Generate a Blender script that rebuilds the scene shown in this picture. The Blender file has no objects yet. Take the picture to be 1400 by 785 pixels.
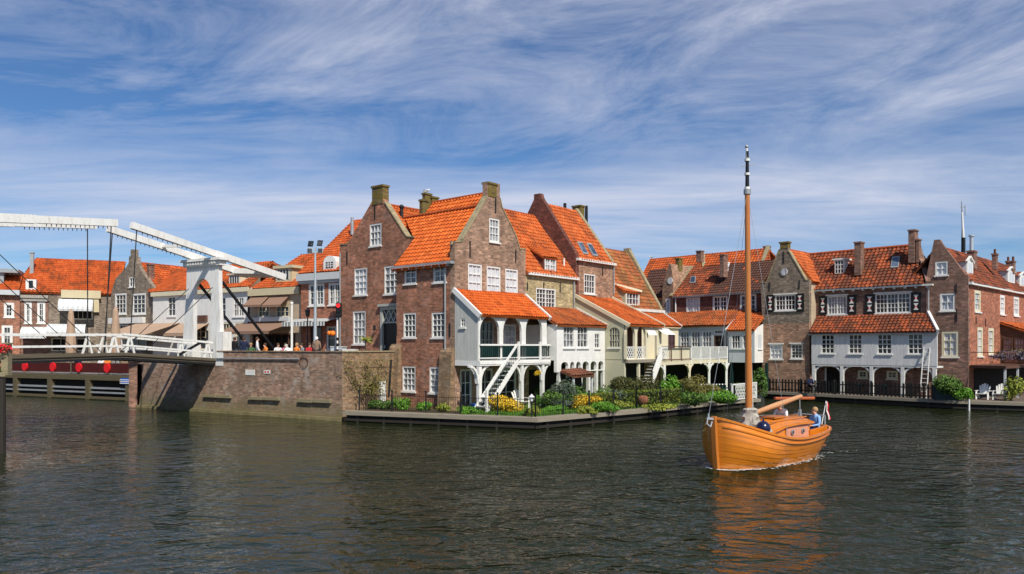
import bpy, bmesh, math, random
from mathutils import Vector, Matrix, geometry
random.seed(7)
R = math.radians
scene = bpy.context.scene
COL = scene.collection
# ---------------------------------------------------------------- survey of the place
# the photograph was surveyed as a 28 mm view from a quay 4.0 m above the water
F, U0, V0, H = 1050.0, 700.0, 474.0, 4.0
def at(u, v, Y):                       # bearing u, elevation v, distance Y -> point in the world
    return Vector(((u-U0)/F*Y, Y, H+(V0-v)/F*Y))
def on(u, v, z):                       # point on the level z
    return at(u, v, (H-z)*F/(v-V0))
class Plane:                           # an upright wall plane: s runs to the right along it, z up, o outward
    def __init__(self, p, d):
        self.p = Vector((p[0], p[1])); self.d = Vector((d[0], d[1])).normalized()
        n = Vector((self.d.y, -self.d.x))
        self.n = n if n.dot(self.p) < 0 else -n
    def s(self, u):
        k = (u-U0)/F
        return (k*self.p.y-self.p.x)/(self.d.x-k*self.d.y)
    def z(self, u, v):
        q = self.p+self.d*self.s(u)
        return H+(V0-v)/F*q.y
    def sz(self, u, v): return (self.s(u), self.z(u, v))
    def pt(self, s, z, o=0.0):
        q = self.p+self.d*s+self.n*o
        return Vector((q.x, q.y, z))
    def px(self, u, v, o=0.0):
        return self.pt(self.s(u), self.z(u, v), o)
    def shift(self, b):                # parallel plane b metres further in
        q = self.p-self.n*b
        w = Plane(q, self.d); w.n = self.n.copy(); return w
    def rect(self, u0, v0, u1, v1):
        um = (u0+u1)/2
        return (self.s(u0), self.z(um, v1), self.s(u1), self.z(um, v0))
class Slope:                           # any plane through three points
    def __init__(self, a, b, c):
        self.a = a; self.x = (b-a).normalized(); self.n = self.x.cross(c-a).normalized()
        if self.n.z < 0: self.n = -self.n
        self.y = self.n.cross(self.x)
        if self.y.z < 0: self.y = -self.y
    def px(self, u, v):
        o = Vector((0, 0, H)); r = at(u, v, 1.0)-o
        t = (self.a-o).dot(self.n)/r.dot(self.n)
        return o+r*t
# ---------------------------------------------------------------- materials
def lin(h):
    h = h.lstrip('#'); c = [int(h[i:i+2], 16)/255 for i in (0, 2, 4)]
    return tuple(x/12.92 if x <= .04045 else ((x+.055)/1.055)**2.4 for x in c)
def c4(c): return (c[0], c[1], c[2], 1.0)
class NT:
    def __init__(self, name):
        self.m = bpy.data.materials.new(name); self.m.use_nodes = True
        self.t = self.m.node_tree; self.t.nodes.clear()
        self.out = self.t.nodes.new('ShaderNodeOutputMaterial')
        self.b = self.t.nodes.new('ShaderNodeBsdfPrincipled')
        self.t.links.new(self.b.outputs[0], self.out.inputs[0])
        self.uvn = None
    def n(self, typ, props=None, **ins):
        nd = self.t.nodes.new('ShaderNode'+typ)
        for k, v in (props or {}).items(): setattr(nd, k, v)
        for k, v in ins.items():
            key = k.replace('_', ' ')
            s = nd.inputs[int(k[1:])] if k[0] == 'i' and k[1:].isdigit() else nd.inputs[key]
            self.set(s, v)
        return nd
    def set(self, s, v):
        if isinstance(v, bpy.types.NodeSocket): self.t.links.new(v, s)
        elif isinstance(v, bpy.types.Node): self.t.links.new(v.outputs[0], s)
        elif isinstance(v, tuple) and len(v) == 3 and s.type == 'RGBA': s.default_value = c4(v)
        else: s.default_value = v
    def uv(self):
        if not self.uvn: self.uvn = self.n('UVMap')
        return self.uvn.outputs[0]
    def pos(self): return self.n('NewGeometry').outputs['Position']
    def noise(self, vec, scale, detail=4, rough=.6, **kw):
        return self.n('TexNoise', None, Vector=vec, Scale=scale, Detail=detail, Roughness=rough, **kw)
    def ramp(self, fac, stops, interp='LINEAR'):
        r = self.n('ValToRGB', None, Fac=fac); e = r.color_ramp; e.interpolation = interp
        while len(e.elements) < len(stops): e.elements.new(.5)
        for k, (p, c) in enumerate(stops):
            e.elements[k].position = p
            e.elements[k].color = c4(c) if isinstance(c, tuple) else (c, c, c, 1)
        return r.outputs[0]
    def mix(self, fac, a, b, mode='MIX'):
        m = self.n('Mix', {'data_type': 'RGBA', 'blend_type': mode})
        self.set(m.inputs[0], fac); self.set(m.inputs[6], a); self.set(m.inputs[7], b)
        return m.outputs[2]
    def math(self, op, a, b=None, c=None):
        m = self.n('Math', {'operation': op}); self.set(m.inputs[0], a)
        if b is not None: self.set(m.inputs[1], b)
        if c is not None: self.set(m.inputs[2], c)
        return m.outputs[0]
    def bump(self, h, strength=.5, dist=.02):
        bm = self.n('Bump', None, Strength=strength, Distance=dist, Height=h)
        self.t.links.new(bm.outputs[0], self.b.inputs['Normal'])
    def done(self, col, rough=.8, spec=.3, metal=0.0):
        self.set(self.b.inputs['Base Color'], col); self.set(self.b.inputs['Roughness'], rough)
        self.set(self.b.inputs['Specular IOR Level'], spec); self.set(self.b.inputs['Metallic'], metal)
        return self.m
def plain(name, col, rough=.6, var=.18, scale=3.0, spec=.3, metal=0.0, bump=0.0):
    t = NT(name); p = t.n('TexCoord').outputs['Object']
    f = t.noise(p, scale, 5, .65).outputs[0]
    lo = tuple(x*(1-var) for x in col); hi = tuple(min(1, x*(1+var)) for x in col)
    c = t.ramp(f, [(.3, lo), (.7, hi)])
    if bump: t.bump(t.noise(p, scale*8, 3).outputs[0], bump, .01)
    return t.done(c, rough, spec, metal)
def brick(name, c1, c2, mortar, stain=(.12, .10, .06), amt=.5, moss=None, bw=.25, rh=.085, algae=False, pale=0.0):
    t = NT(name); uv = t.uv()
    b = t.n('TexBrick', {'offset': .5}, Vector=uv, Color1=c1, Color2=c2, Mortar=mortar, Scale=1.0)
    b.inputs['Mortar Size'].default_value = .010; b.inputs['Brick Width'].default_value = bw
    b.inputs['Row Height'].default_value = rh; b.inputs['Mortar Smooth'].default_value = .3
    sn = t.n('VectorMath', {'operation': 'SNAP'}); t.set(sn.inputs[0], uv); sn.inputs[1].default_value = (bw, rh, 1)
    wn = t.n('TexWhiteNoise', {'noise_dimensions': '3D'}, Vector=sn.outputs[0])
    k = t.ramp(wn.outputs[0], [(0, .70), (.5, 1.0), (.85, 1.2), (1, 1.5)])
    c = t.mix(1.0, b.outputs[0], k, 'MULTIPLY')
    f = t.ramp(t.noise(uv, .35, 6, .7).outputs[0], [(.42, 0.0), (.68, amt)])
    c = t.mix(f, c, stain)
    f2 = t.ramp(t.noise(uv, 1.7, 5, .7).outputs[0], [(.3, .72), (.7, 1.2)])
    c = t.mix(1.0, c, f2, 'MULTIPLY')
    mp = t.n('Mapping', None, Vector=uv); mp.inputs['Scale'].default_value = (1.7, .16, 1)
    c = t.mix(1.0, c, t.ramp(t.noise(mp.outputs[0], 1.0, 5, .7).outputs[0], [(.32, .76), (.58, 1.05)]), 'MULTIPLY')
    if pale:
        f3 = t.ramp(t.noise(uv, .8, 6, .75).outputs[0], [(.52, 0.0), (.66, pale)])
        c = t.mix(f3, c, (.42, .38, .33))
    if moss:
        f4 = t.ramp(t.noise(uv, 2.5, 4).outputs[0], [(.4, 0.0), (.6, .85)])
        c = t.mix(f4, c, moss)
    if algae:
        z = t.n('SeparateXYZ', None, Vector=t.pos()).outputs[2]
        zz = t.math('ADD', z, t.math('MULTIPLY', t.noise(uv, 1.1, 5).outputs[0], -1.3))
        c = t.mix(t.ramp(zz, [(.0, .6), (.5, .0)]), c, (.17, .15, .07))
        c = t.mix(t.ramp(t.math('ADD', z, t.math('MULTIPLY', t.noise(uv, 2.0, 4).outputs[0], -.3)), [(.05, .8), (.18, .0)]), c, (.20, .17, .075))
    t.bump(b.outputs[1], .35, .012)
    return t.done(c, .88, .2)
def tiles(name, main, alt, dark, damt=.2, moss=None, mamt=0.0, cs=.25, rs=.33, dscale=.6):
    t = NT(name); uv = t.uv()
    sn = t.n('VectorMath', {'operation': 'SNAP'}); t.set(sn.inputs[0], uv); sn.inputs[1].default_value = (cs, rs, 1)
    wn = t.n('TexWhiteNoise', {'noise_dimensions': '3D'}, Vector=sn.outputs[0])
    c = t.ramp(wn.outputs[0], [(0, tuple(x*.74 for x in main)), (.12, tuple(x*.93 for x in main)), (.45, main), (.8, tuple((x+y)/2 for x, y in zip(main, alt))), (1, alt)])
    # single dark tiles clustered by a broad noise
    dn = t.math('ADD', t.noise(sn.outputs[0], dscale, 4, .65).outputs[0], t.math('MULTIPLY', wn.outputs[0], .22))
    c = t.mix(t.ramp(dn, [(.74-damt*.5, 0.0), (.80-damt*.5, .9)]), c, dark)
    g = t.ramp(t.noise(uv, 6.0, 4, .7).outputs[0], [(.3, .80), (.7, 1.10)])
    c = t.mix(1.0, c, g, 'MULTIPLY')
    mp = t.n('Mapping', None, Vector=uv); mp.inputs['Scale'].default_value = (2.6, .3, 1)
    c = t.mix(1.0, c, t.ramp(t.noise(mp.outputs[0], 1.0, 5, .7).outputs[0], [(.32, .74), (.6, 1.06)]), 'MULTIPLY')
    if moss:
        f4 = t.ramp(t.noise(uv, .9, 6, .7).outputs[0], [(.62-mamt*.4, 0.0), (.72-mamt*.3, .8)])
        c = t.mix(f4, c, moss)
    return t.done(c, .75, .25)
def boards(name, col, step=.2, dark=.55, var=.15, rough=.6, horizontal=False):
    t = NT(name); uv = t.uv()
    b = t.n('TexBrick', {'offset': 0.0}, Vector=uv, Color1=col, Color2=tuple(x*(1-var) for x in col), Mortar=tuple(x*dark for x in col), Scale=1.0)
    b.inputs['Brick Width'].default_value = 60 if horizontal else step
    b.inputs['Row Height'].default_value = step if horizontal else 60
    b.inputs['Mortar Size'].default_value = .012; b.inputs['Mortar Smooth'].default_value = .2
    mp = t.n('Mapping', None, Vector=uv); mp.inputs['Scale'].default_value = (1, .25, 1) if not horizontal else (.25, 1, 1)
    f = t.ramp(t.noise(mp.outputs[0], 5, 5, .7).outputs[0], [(.3, .82), (.7, 1.08)])
    c = t.mix(1.0, b.outputs[0], f, 'MULTIPLY')
    t.bump(b.outputs[1], .4, .01)
    return t.done(c, rough, .3)
def timber(name, col, rough=.5, spec=.4, sx=1.0, coat=0.0, var=.35):
    t = NT(name); uv = t.uv()
    mp = t.n('Mapping', None, Vector=uv); mp.inputs['Scale'].default_value = (.6*sx, 9, 1)
    f = t.noise(mp.outputs[0], 2.2, 6, .65).outputs[0]
    c = t.ramp(f, [(.28, tuple(x*(1-var) for x in col)), (.55, col), (.8, tuple(min(1, x*1.25) for x in col))])
    if coat: t.b.inputs['Coat Weight'].default_value = coat; t.b.inputs['Coat Roughness'].default_value = .12
    return t.done(c, rough, spec)
def glass(name, dark, light, amt=.5, sx=5.0, rough=.06):
    t = NT(name); uv = t.uv()
    mp = t.n('Mapping', None, Vector=uv); mp.inputs['Scale'].default_value = (sx, 1.1, 1)
    f = t.noise(mp.outputs[0], 1.3, 3, .5).outputs[0]
    f = t.math('ADD', f, t.math('MULTIPLY_ADD', t.n('ObjectInfo').outputs['Random'], .26, -.13))
    c = t.ramp(f, [(.62-amt*.4, dark), (.74-amt*.3, light)])
    nz = t.noise(uv, 3.0, 2).outputs[0]; t.bump(nz, .10, .02)
    return t.done(c, rough, .6)
def leafy(name, cols, rough=.55, trans=.0):
    t = NT(name); g = t.n('NewGeometry')
    st = [(i/max(1, len(cols)-1), c) for i, c in enumerate(cols)]
    c = t.ramp(g.outputs['Random Per Island'], st)
    return t.done(c, rough, .25)
M = {}
# brickwork
M['brick_red'] = brick('red_brown_brick', (.46, .155, .08), (.29, .11, .065), (.36, .27, .2), amt=.45, stain=(.17, .095, .06), pale=.2)
M['brick_gable'] = brick('grey_brown_brick', (.44, .25, .165), (.28, .165, .115), (.36, .29, .22), amt=.4, stain=(.15, .105, .075))
M['brick_dark'] = brick('dark_brown_brick', (.32, .15, .10), (.18, .105, .08), (.26, .2, .17), amt=.4, stain=(.10, .07, .045))
M['brick_yellow'] = brick('yellow_brick', (.48, .375, .20), (.37, .295, .165), (.45, .38, .24), amt=.3, stain=(.3, .22, .10))
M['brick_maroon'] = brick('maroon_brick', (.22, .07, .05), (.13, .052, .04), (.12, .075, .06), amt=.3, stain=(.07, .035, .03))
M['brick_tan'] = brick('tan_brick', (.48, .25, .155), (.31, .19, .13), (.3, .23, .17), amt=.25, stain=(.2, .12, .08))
M['brick_grey'] = brick('grey_weathered_brick', (.30, .235, .18), (.19, .155, .12), (.28, .23, .18), amt=.35, stain=(.12, .095, .055))
M['brick_orange'] = brick('orange_brick', (.48, .14, .06), (.30, .10, .06), (.32, .25, .2), amt=.25, stain=(.2, .1, .06))
M['brick_quay'] = brick('quay_brick', (.39, .215, .14), (.25, .15, .105), (.32, .27, .21), amt=.55, stain=(.22, .165, .12), algae=True, pale=.75)
M['brick_yard'] = brick('garden_wall_brick', (.36, .21, .12), (.23, .15, .09), (.28, .22, .15), amt=.5, stain=(.15, .11, .055), pale=.25)
M['brick_moss'] = brick('mossy_brick', (.22, .15, .07), (.13, .095, .05), (.18, .15, .09), amt=.6, stain=(.15, .11, .03), moss=(.17, .125, .022))
M['render_tan'] = plain('tan_render', (.47, .37, .26), .85, .2, 1.5)
# roofs
OR1, OR2 = (.60, .118, .018), (.74, .18, .034)
M['tile_new'] = tiles('bright_orange_pantiles', OR1, OR2, (.45, .08, .015), .0)
M['tile_mid'] = tiles('orange_pantiles', (.53, .115, .024), (.66, .175, .045), (.28, .07, .022), .16, (.50, .20, .045), .06)
M['tile_old'] = tiles('weathered_orange_pantiles', (.44, .11, .03), (.55, .16, .05), (.24, .075, .028), .22, (.38, .19, .055), .14)
M['tile_moss'] = tiles('mossy_pantiles', (.40, .12, .04), (.48, .17, .06), (.20, .085, .03), .28, (.34, .20, .055), .20)
M['tile_dark'] = tiles('dark_patched_pantiles', (.44, .10, .028), (.52, .13, .035), (.055, .036, .03), .66, None, 0, dscale=.5)
M['tile_red'] = tiles('red_pantiles', (.34, .08, .028), (.47, .125, .045), (.12, .04, .022), .38)
M['tile_rust'] = tiles('rusty_brown_tiles', (.21, .08, .045), (.28, .11, .06), (.11, .05, .03), .25)
M['tile_far'] = tiles('deep_orange_pantiles', (.52, .10, .022), (.62, .15, .035), (.26, .065, .02), .20)
M['ridge'] = plain('ridge_tile', (.34, .07, .02), .8, .3, 6)
# paints
M['white'] = plain('white_paint', (.74, .73, .69), .5, .09, 2.5)
M['white_old'] = plain('weathered_white_paint', (.66, .66, .62), .6, .14, 4)
def weathered(name, col, stain, amt):
    t = NT(name); p = t.n('TexCoord').outputs['Object']
    mp = t.n('Mapping', None, Vector=p); mp.inputs['Scale'].default_value = (3.5, 3.5, .7)
    f = t.ramp(t.noise(mp.outputs[0], 1.6, 6, .7).outputs[0], [(.48, 0.0), (.72, amt)])
    f2 = t.ramp(t.noise(p, 14, 3).outputs[0], [(.62, 0.0), (.72, amt)])
    return t.done(t.mix(f2, t.mix(f, col, stain), tuple(x*.6 for x in stain)), .55, .3)
M['bridge_white'] = weathered('weathered_bridge_paint', (.76, .76, .73), (.46, .41, .32), .55)
M['cream'] = plain('cream_paint', (.66, .60, .43), .6, .07, 2)
M['olive'] = plain('olive_cream_paint', (.46, .44, .31), .7, .06, .7)
M['beige'] = plain('beige_paint', (.58, .50, .32), .7, .06, 2)
M['greyblue'] = plain('pale_grey_paint', (.52, .55, .56), .6, .06, 2)
M['boards_grey'] = boards('grey_white_boarding', (.56, .56, .51), .26, .78, .05)
M['boards_white'] = boards('white_boarding', (.66, .66, .65), .22, .82, .05)
M['doorgrey'] = plain('grey_door_frame', (.42, .43, .38), .6, .06)
M['blackpaint'] = plain('black_paint', (.012, .013, .013), .4, .2)
M['iron'] = plain('black_iron', (.014, .015, .018), .5, .3)
M['greenpaint'] = plain('dark_green_paint', (.008, .03, .028), .5, .2)
M['rust'] = plain('rusty_iron', (.14, .05, .03), .8, .4, 8)
M['zinc'] = plain('zinc', (.34, .36, .37), .45, .15, 3, .5, .3)
M['stone'] = plain('grey_stone', (.34, .32, .28), .85, .2, 5)
M['coping'] = plain('lichen_coping', (.30, .25, .15), .9, .35, 4)
M['steel'] = plain('galvanised_steel', (.50, .55, .58), .4, .1, 3, .5, .4)
M['dark'] = plain('dark_interior', (.016, .014, .013), .9, .3)  # near-black that paints in unlit spaces; also serves doors and eyes
M['brown'] = plain('brown_paint', (.11, .055, .035), .7, .2)
M['red'] = plain('red_paint', (.70, .012, .018), .5, .1)
M['maroon'] = plain('maroon_cloth', (.065, .007, .006), .8, .3)
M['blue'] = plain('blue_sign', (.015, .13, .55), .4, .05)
M['terracotta'] = plain('terracotta', (.30, .12, .06), .8, .2, 6)
M['orange'] = plain('orange_plastic', (.9, .22, .02), .5, .05)
M['yellow'] = plain('yellow_petal', (.85, .55, .02), .6, .1)
# glass
M['pane_dark'] = glass('dark_window_glass', (.012, .013, .016), (.07, .07, .075), .35)
M['pane_mid'] = glass('window_glass_with_curtain', (.03, .032, .04), (.30, .31, .33), .55)
M['pane_lace'] = glass('window_glass_with_lace', (.16, .17, .21), (.62, .63, .66), .85, 7)
M['pane_green'] = glass('green_tinted_glass', (.02, .05, .055), (.10, .19, .20), .5, 2)
M['pane_blue'] = glass('roof_window_glass', (.03, .05, .09), (.10, .14, .2), .4, 1)
M['pane_purple'] = glass('purple_tinted_glass', (.05, .025, .04), (.16, .09, .12), .5, 6)
# timber, ground
M['plank'] = timber('weathered_plank', (.27, .235, .18), .85, .2)
M['pile'] = timber('dark_wet_pile', (.03, .025, .02), .6, .3)
M['post_old'] = timber('mossy_timber', (.27, .23, .14), .85, .2)
M['post_dark'] = timber('dark_mossy_timber', (.115, .095, .055), .85, .2)  # darker copy of the mossy timber for the far quay
M['deckwood'] = timber('bridge_timber', (.12, .10, .07), .85, .2)
M['varnish'] = timber('varnished_oak', (.70, .215, .015), .22, .45, 1.0, .45, .42)
M['varnish_mast'] = timber('varnished_pine_mast', (.50, .17, .03), .35, .5, 1.0, .3, .28)
M['varnish_red'] = timber('red_varnished_spar', (.42, .10, .025), .35, .5, 1.0, .3)
M['varnish_dark'] = timber('dark_varnished_trim', (.28, .075, .02), .35, .5, 1.0, .3)
M['bleached'] = timber('bleached_spar', (.56, .29, .14), .6, .3)
# ---------------------------------------------------------------- mesh building
from mathutils import noise as nz
ORG = {}
def inside(g, poly):
    c = False
    for k in range(len(poly)):
        a, b = poly[k-1], poly[k]
        if (a.y > g.y) != (b.y > g.y) and g.x < (b.x-a.x)*(g.y-a.y)/(b.y-a.y)+a.x: c = not c
    return c
class MB:
    def __init__(self): self.v = []; self.f = []; self.uv = []; self.mi = []; self.sm = []
    def face(self, pts, uv=None, m=0, smooth=False):
        i = len(self.v); self.v += [Vector(p) for p in pts]; self.f.append(tuple(range(i, i+len(pts))))
        if uv is None:
            p = [Vector(q) for q in pts]; n = Vector((0, 0, 0))
            for k in range(len(p)):
                a, b = p[k], p[(k+1) % len(p)]
                n += Vector(((a.y-b.y)*(a.z+b.z), (a.z-b.z)*(a.x+b.x), (a.x-b.x)*(a.y+b.y)))
            if n.length < 1e-12: n = Vector((0, 0, 1))
            n.normalize()
            t = Vector((0, 0, 1)).cross(n)
            t = t.normalized() if t.length > .2 else Vector((1, 0, 0))
            b = n.cross(t)
            uv = [(q.dot(t), q.dot(b)) for q in p]
        self.uv.append(uv); self.mi.append(m); self.sm.append(smooth)
    def hexa(self, a, b, m=0):         # two loops of four points, a below/behind b
        for q in ((a[3], a[2], a[1], a[0]), (b[0], b[1], b[2], b[3]), (a[0], a[1], b[1], b[0]), (a[1], a[2], b[2], b[1]),
                  (a[2], a[3], b[3], b[2]), (a[3], a[0], b[0], b[3])): self.face(q, None, m)
    def box(self, c, x, y, z, m=0):    # centre and three half axes
        c, x, y, z = Vector(c), Vector(x), Vector(y), Vector(z)
        q = [-x-y, x-y, x+y, -x+y]
        self.hexa([c+k-z for k in q], [c+k+z for k in q], m)
    def pbox(self, pl, s0, s1, z0, z1, o0, o1, m=0):
        self.hexa([pl.pt(s0, z0, o0), pl.pt(s1, z0, o0), pl.pt(s1, z0, o1), pl.pt(s0, z0, o1)],
                  [pl.pt(s0, z1, o0), pl.pt(s1, z1, o0), pl.pt(s1, z1, o1), pl.pt(s0, z1, o1)], m)
    def beam(self, a, b, w, h, m=0, up=None):
        a, b = Vector(a), Vector(b); d = (b-a)
        if d.length < 1e-6: return
        d.normalize(); up = Vector(up) if up else Vector((0, 0, 1))
        x = d.cross(up)
        if x.length < .05: x = d.cross(Vector((1, 0, 0)))
        x.normalize(); y = x.cross(d)
        q = [-x*w/2-y*h/2, x*w/2-y*h/2, x*w/2+y*h/2, -x*w/2+y*h/2]
        A = [a+k for k in q]; B = [b+k for k in q]; L = (b-a).length
        self.face((A[3], A[2], A[1], A[0]), None, m); self.face(B, None, m)
        for k in range(4):
            l = (k+1) % 4
            self.face((A[k], A[l], B[l], B[k]), [(0, k*.2), (0, k*.2+.2), (L, k*.2+.2), (L, k*.2)], m)
    def tube(self, a, b, r0, r1=None, n=8, m=0, caps=True):
        a, b = Vector(a), Vector(b); r1 = r0 if r1 is None else r1
        d = (b-a); L = d.length
        if L < 1e-6: return
        d.normalize(); x = d.cross(Vector((0, 0, 1)))
        if x.length < .05: x = d.cross(Vector((1, 0, 0)))
        x.normalize(); y = x.cross(d)
        cs = [(x*math.cos(2*math.pi*k/n)+y*math.sin(2*math.pi*k/n)) for k in range(n)]
        for k in range(n):
            l = (k+1) % n
            self.face((a+cs[k]*r0, a+cs[l]*r0, b+cs[l]*r1, b+cs[k]*r1), [(0, k/n), (0, (k+1)/n), (L, (k+1)/n), (L, k/n)], m, True)
        if caps:
            self.face([a+cs[k]*r0 for k in reversed(range(n))], None, m)
            self.face([b+cs[k]*r1 for k in range(n)], None, m)
    def path(self, pts, r, n=6, m=0):
        for a, b in zip(pts, pts[1:]): self.tube(a, b, r, r, n, m, True)
    def lathe(self, c, prof, n=12, m=0, smooth=True):
        c = Vector(c)
        for (r0, z0), (r1, z1) in zip(prof, prof[1:]):
            for k in range(n):
                a, b = 2*math.pi*k/n, 2*math.pi*(k+1)/n
                q = [c+Vector((r0*math.cos(a), r0*math.sin(a), z0)), c+Vector((r0*math.cos(b), r0*math.sin(b), z0)),
                     c+Vector((r1*math.cos(b), r1*math.sin(b), z1)), c+Vector((r1*math.cos(a), r1*math.sin(a), z1))]
                if r0 < 1e-5: q = q[1:] if r0 < 1e-5 and r1 > 1e-5 else q
                if r1 < 1e-5: q = q[:3]
                self.face(q, None, m, smooth)
    def ball(self, c, r, m=0, n=10, sz=1.0):
        self.lathe(c, [(r*math.sin(math.pi*k/n), -r*sz*math.cos(math.pi*k/n)) for k in range(n+1)], n+2, m)
    def wall(self, pl, outline, holes=(), D=.3, o=0.0, reveal=.14, m=0, skip=(), mr=None, back=True):
        out = [Vector((s, z, 0)) for s, z in outline]
        hs = [[Vector((s, z, 0)) for s, z in h] for h in holes]
        allp = out+[p for h in hs for p in h]
        loops = [list(range(len(out)))]; base = len(out)
        for h in hs: loops.append(list(range(base, base+len(h)))); base += len(h)
        eds = [(l[k], l[(k+1) % len(l)]) for l in loops for k in range(len(l))]
        cv, _, cf = geometry.delaunay_2d_cdt([p.xy for p in allp], eds, [], 0, 1e-5)[:3]
        for tri in cf:
            q = [cv[k] for k in tri]; g = (q[0]+q[1]+q[2])/3
            if not inside(g, out) or any(inside(g, h) for h in hs): continue
            w = [pl.pt(p.x, p.y, o) for p in q]
            if (w[1]-w[0]).cross(w[2]-w[0]).length < 1e-9: continue
            if (w[1]-w[0]).cross(w[2]-w[0]).dot(Vector((pl.n.x, pl.n.y, 0))) < 0: w.reverse()
            self.face(w, None, m)
        for h in hs:
            for k in range(len(h)):
                a, b = h[k], h[(k+1) % len(h)]
                self.face((pl.pt(a.x, a.y, o), pl.pt(b.x, b.y, o), pl.pt(b.x, b.y, o-reveal), pl.pt(a.x, a.y, o-reveal)), None, m if mr is None else mr)
        for k in range(len(out)):
            if k in skip: continue
            a, b = out[k], out[(k+1) % len(out)]
            self.face((pl.pt(a.x, a.y, o-D), pl.pt(b.x, b.y, o-D), pl.pt(b.x, b.y, o), pl.pt(a.x, a.y, o)), None, m)
        if back and D <= reveal+.02:
            for tri in cf:
                q = [cv[k] for k in tri]; g = (q[0]+q[1]+q[2])/3
                if inside(g, out) and not any(inside(g, h) for h in hs): self.face([pl.pt(p.x, p.y, o-D) for p in q], None, m)
        elif back:
            for tri in geometry.tessellate_polygon([out]):
                self.face([pl.pt(out[k].x, out[k].y, o-D) for k in tri], None, m)
    def tiled(self, polys, cs=.27, rs=.33, amp=.045, lift=.05, m=0, slab=.10):
        A, B, C = polys[0][0], polys[0][1], polys[0][2]
        e = (B-A).normalized(); n = e.cross(C-A).normalized()
        if n.z < 0: n = -n
        f = n.cross(e)
        if f.z < 0: f = -f; 
        prof = [(0.0, -.35), (.22, .9), (.42, 1.0), (.66, .1), (.85, -.5)]
        for poly in polys:
            P2 = [((p-A).dot(e), (p-A).dot(f)) for p in poly]
            ar = sum(P2[k][0]*P2[(k+1) % len(P2)][1]-P2[(k+1) % len(P2)][0]*P2[k][1] for k in range(len(P2)))
            if ar < 0: P2.reverse()
            x0 = min(p[0] for p in P2); x1 = max(p[0] for p in P2); y0 = min(p[1] for p in P2); y1 = max(p[1] for p in P2)
            bm = bmesh.new()
            i0, i1 = math.floor(x0/cs)-1, math.ceil(x1/cs)+1
            xs = [(i+q[0], q[1]) for i in range(i0, i1) for q in prof]
            j0, j1 = math.floor(y0/rs+1e-4), math.ceil(y1/rs)
            rows = []
            for j in range(j0, j1):
                for (yy, hh) in ((j*rs, lift), ((j+1)*rs-.004, 0.0)):
                    rows.append([bm.verts.new((x*cs, yy, hh+amp*ph)) for x, ph in xs])
            for ra, rb in zip(rows, rows[1:]):
                for k in range(len(xs)-1): bm.faces.new((ra[k], ra[k+1], rb[k+1], rb[k]))
            # the eave course shows its thickness
            for k in range(len(P2)):
                a, b = Vector((*P2[k], 0)), Vector((*P2[(k+1) % len(P2)], 0))
                d = b-a; no = Vector((d.y, -d.x, 0))
                if no.length < 1e-6: continue
                bmesh.ops.bisect_plane(bm, geom=bm.verts[:]+bm.edges[:]+bm.faces[:], plane_co=a, plane_no=no, clear_outer=True, dist=1e-5)
            for fc in bm.faces:
                co = [q.co for q in fc.verts]
                self.face([A+e*q.x+f*q.y+n*(q.z+.02+.05*nz.noise(Vector((q.x*.45+A.x, q.y*.6, A.y)))) for q in co], [(q.x, q.y) for q in co], m)
            bm.free()
            top = [A+e*x+f*y-n*.015 for x, y in P2]; bot = [q-n*slab for q in top]
            self.face(list(reversed(bot)), None, m); self.face(top, None, m)
            for k in range(len(top)):
                l = (k+1) % len(top); self.face((bot[k], bot[l], top[l], top[k]), None, m)
    def build(self, name, mats, parent=None, origin=None):
        if isinstance(mats, (str, bpy.types.Material)): mats = [mats]
        mats = [M[x] if isinstance(x, str) else x for x in mats]
        if parent is not None: o = ORG[parent.name]
        elif origin is not None: o = Vector(origin)
        else:
            lo = [min(p[k] for p in self.v) for k in range(3)]; hi = [max(p[k] for p in self.v) for k in range(3)]
            o = Vector(((lo[0]+hi[0])/2, (lo[1]+hi[1])/2, lo[2]))
        me = bpy.data.meshes.new(name)
        me.from_pydata([tuple(p-o) for p in self.v], [], self.f)
        uvl = me.uv_layers.new(name='UVMap').data
        flat = []
        for u in self.uv:
            for a in u: flat += [a[0], a[1]]
        uvl.foreach_set('uv', flat)
        for mm in mats: me.materials.append(mm)
        me.polygons.foreach_set('material_index', self.mi)
        me.polygons.foreach_set('use_smooth', self.sm)
        bm = bmesh.new(); bm.from_mesh(me); bmesh.ops.remove_doubles(bm, verts=bm.verts, dist=2e-4); bm.to_mesh(me); bm.free()
        if any(self.sm): me.set_sharp_from_angle(angle=R(40))
        me.update()
        ob = bpy.data.objects.new(name, me); COL.objects.link(ob)
        if parent is not None: ob.parent = parent
        else: ob.location = o
        ORG[ob.name] = o
        return ob
def tag(o, label, cat, group=None):
    o['label'] = label; o['category'] = cat
    if group: o['group'] = group
    return o
def thing(name, label, cat, loc, group=None):
    o = bpy.data.objects.new(name, None); COL.objects.link(o); o.location = loc; o.empty_display_size = .3
    ORG[o.name] = Vector(loc); return tag(o, label, cat, group)
def setting(o, kind='structure'): o['kind'] = kind; return o
def dup(root, loc, rz=0.0, label=None, sc=None):
    r = root.copy(); COL.objects.link(r); r.location = loc; r.rotation_euler = (0, 0, rz)
    if sc: r.scale = sc
    if label: r['label'] = label
    for ch in list(root.children):
        c = ch.copy(); COL.objects.link(c); c.parent = r
        for g in list(ch.children):
            d = g.copy(); COL.objects.link(d); d.parent = c
    return r
def rpoly(r): return [(r[0], r[1]), (r[2], r[1]), (r[2], r[3]), (r[0], r[3])]
def arch(s0, z0, s1, z1, n=8):         # opening with a rounded head
    r = (s1-s0)/2; rz = min(r, (z1-z0)*.4); zc = z1-rz
    return [(s0, z0), (s1, z0)]+[(s0+r+r*math.cos(math.pi*k/n), zc+rz*math.sin(math.pi*k/n)) for k in range(n+1)]
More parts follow.
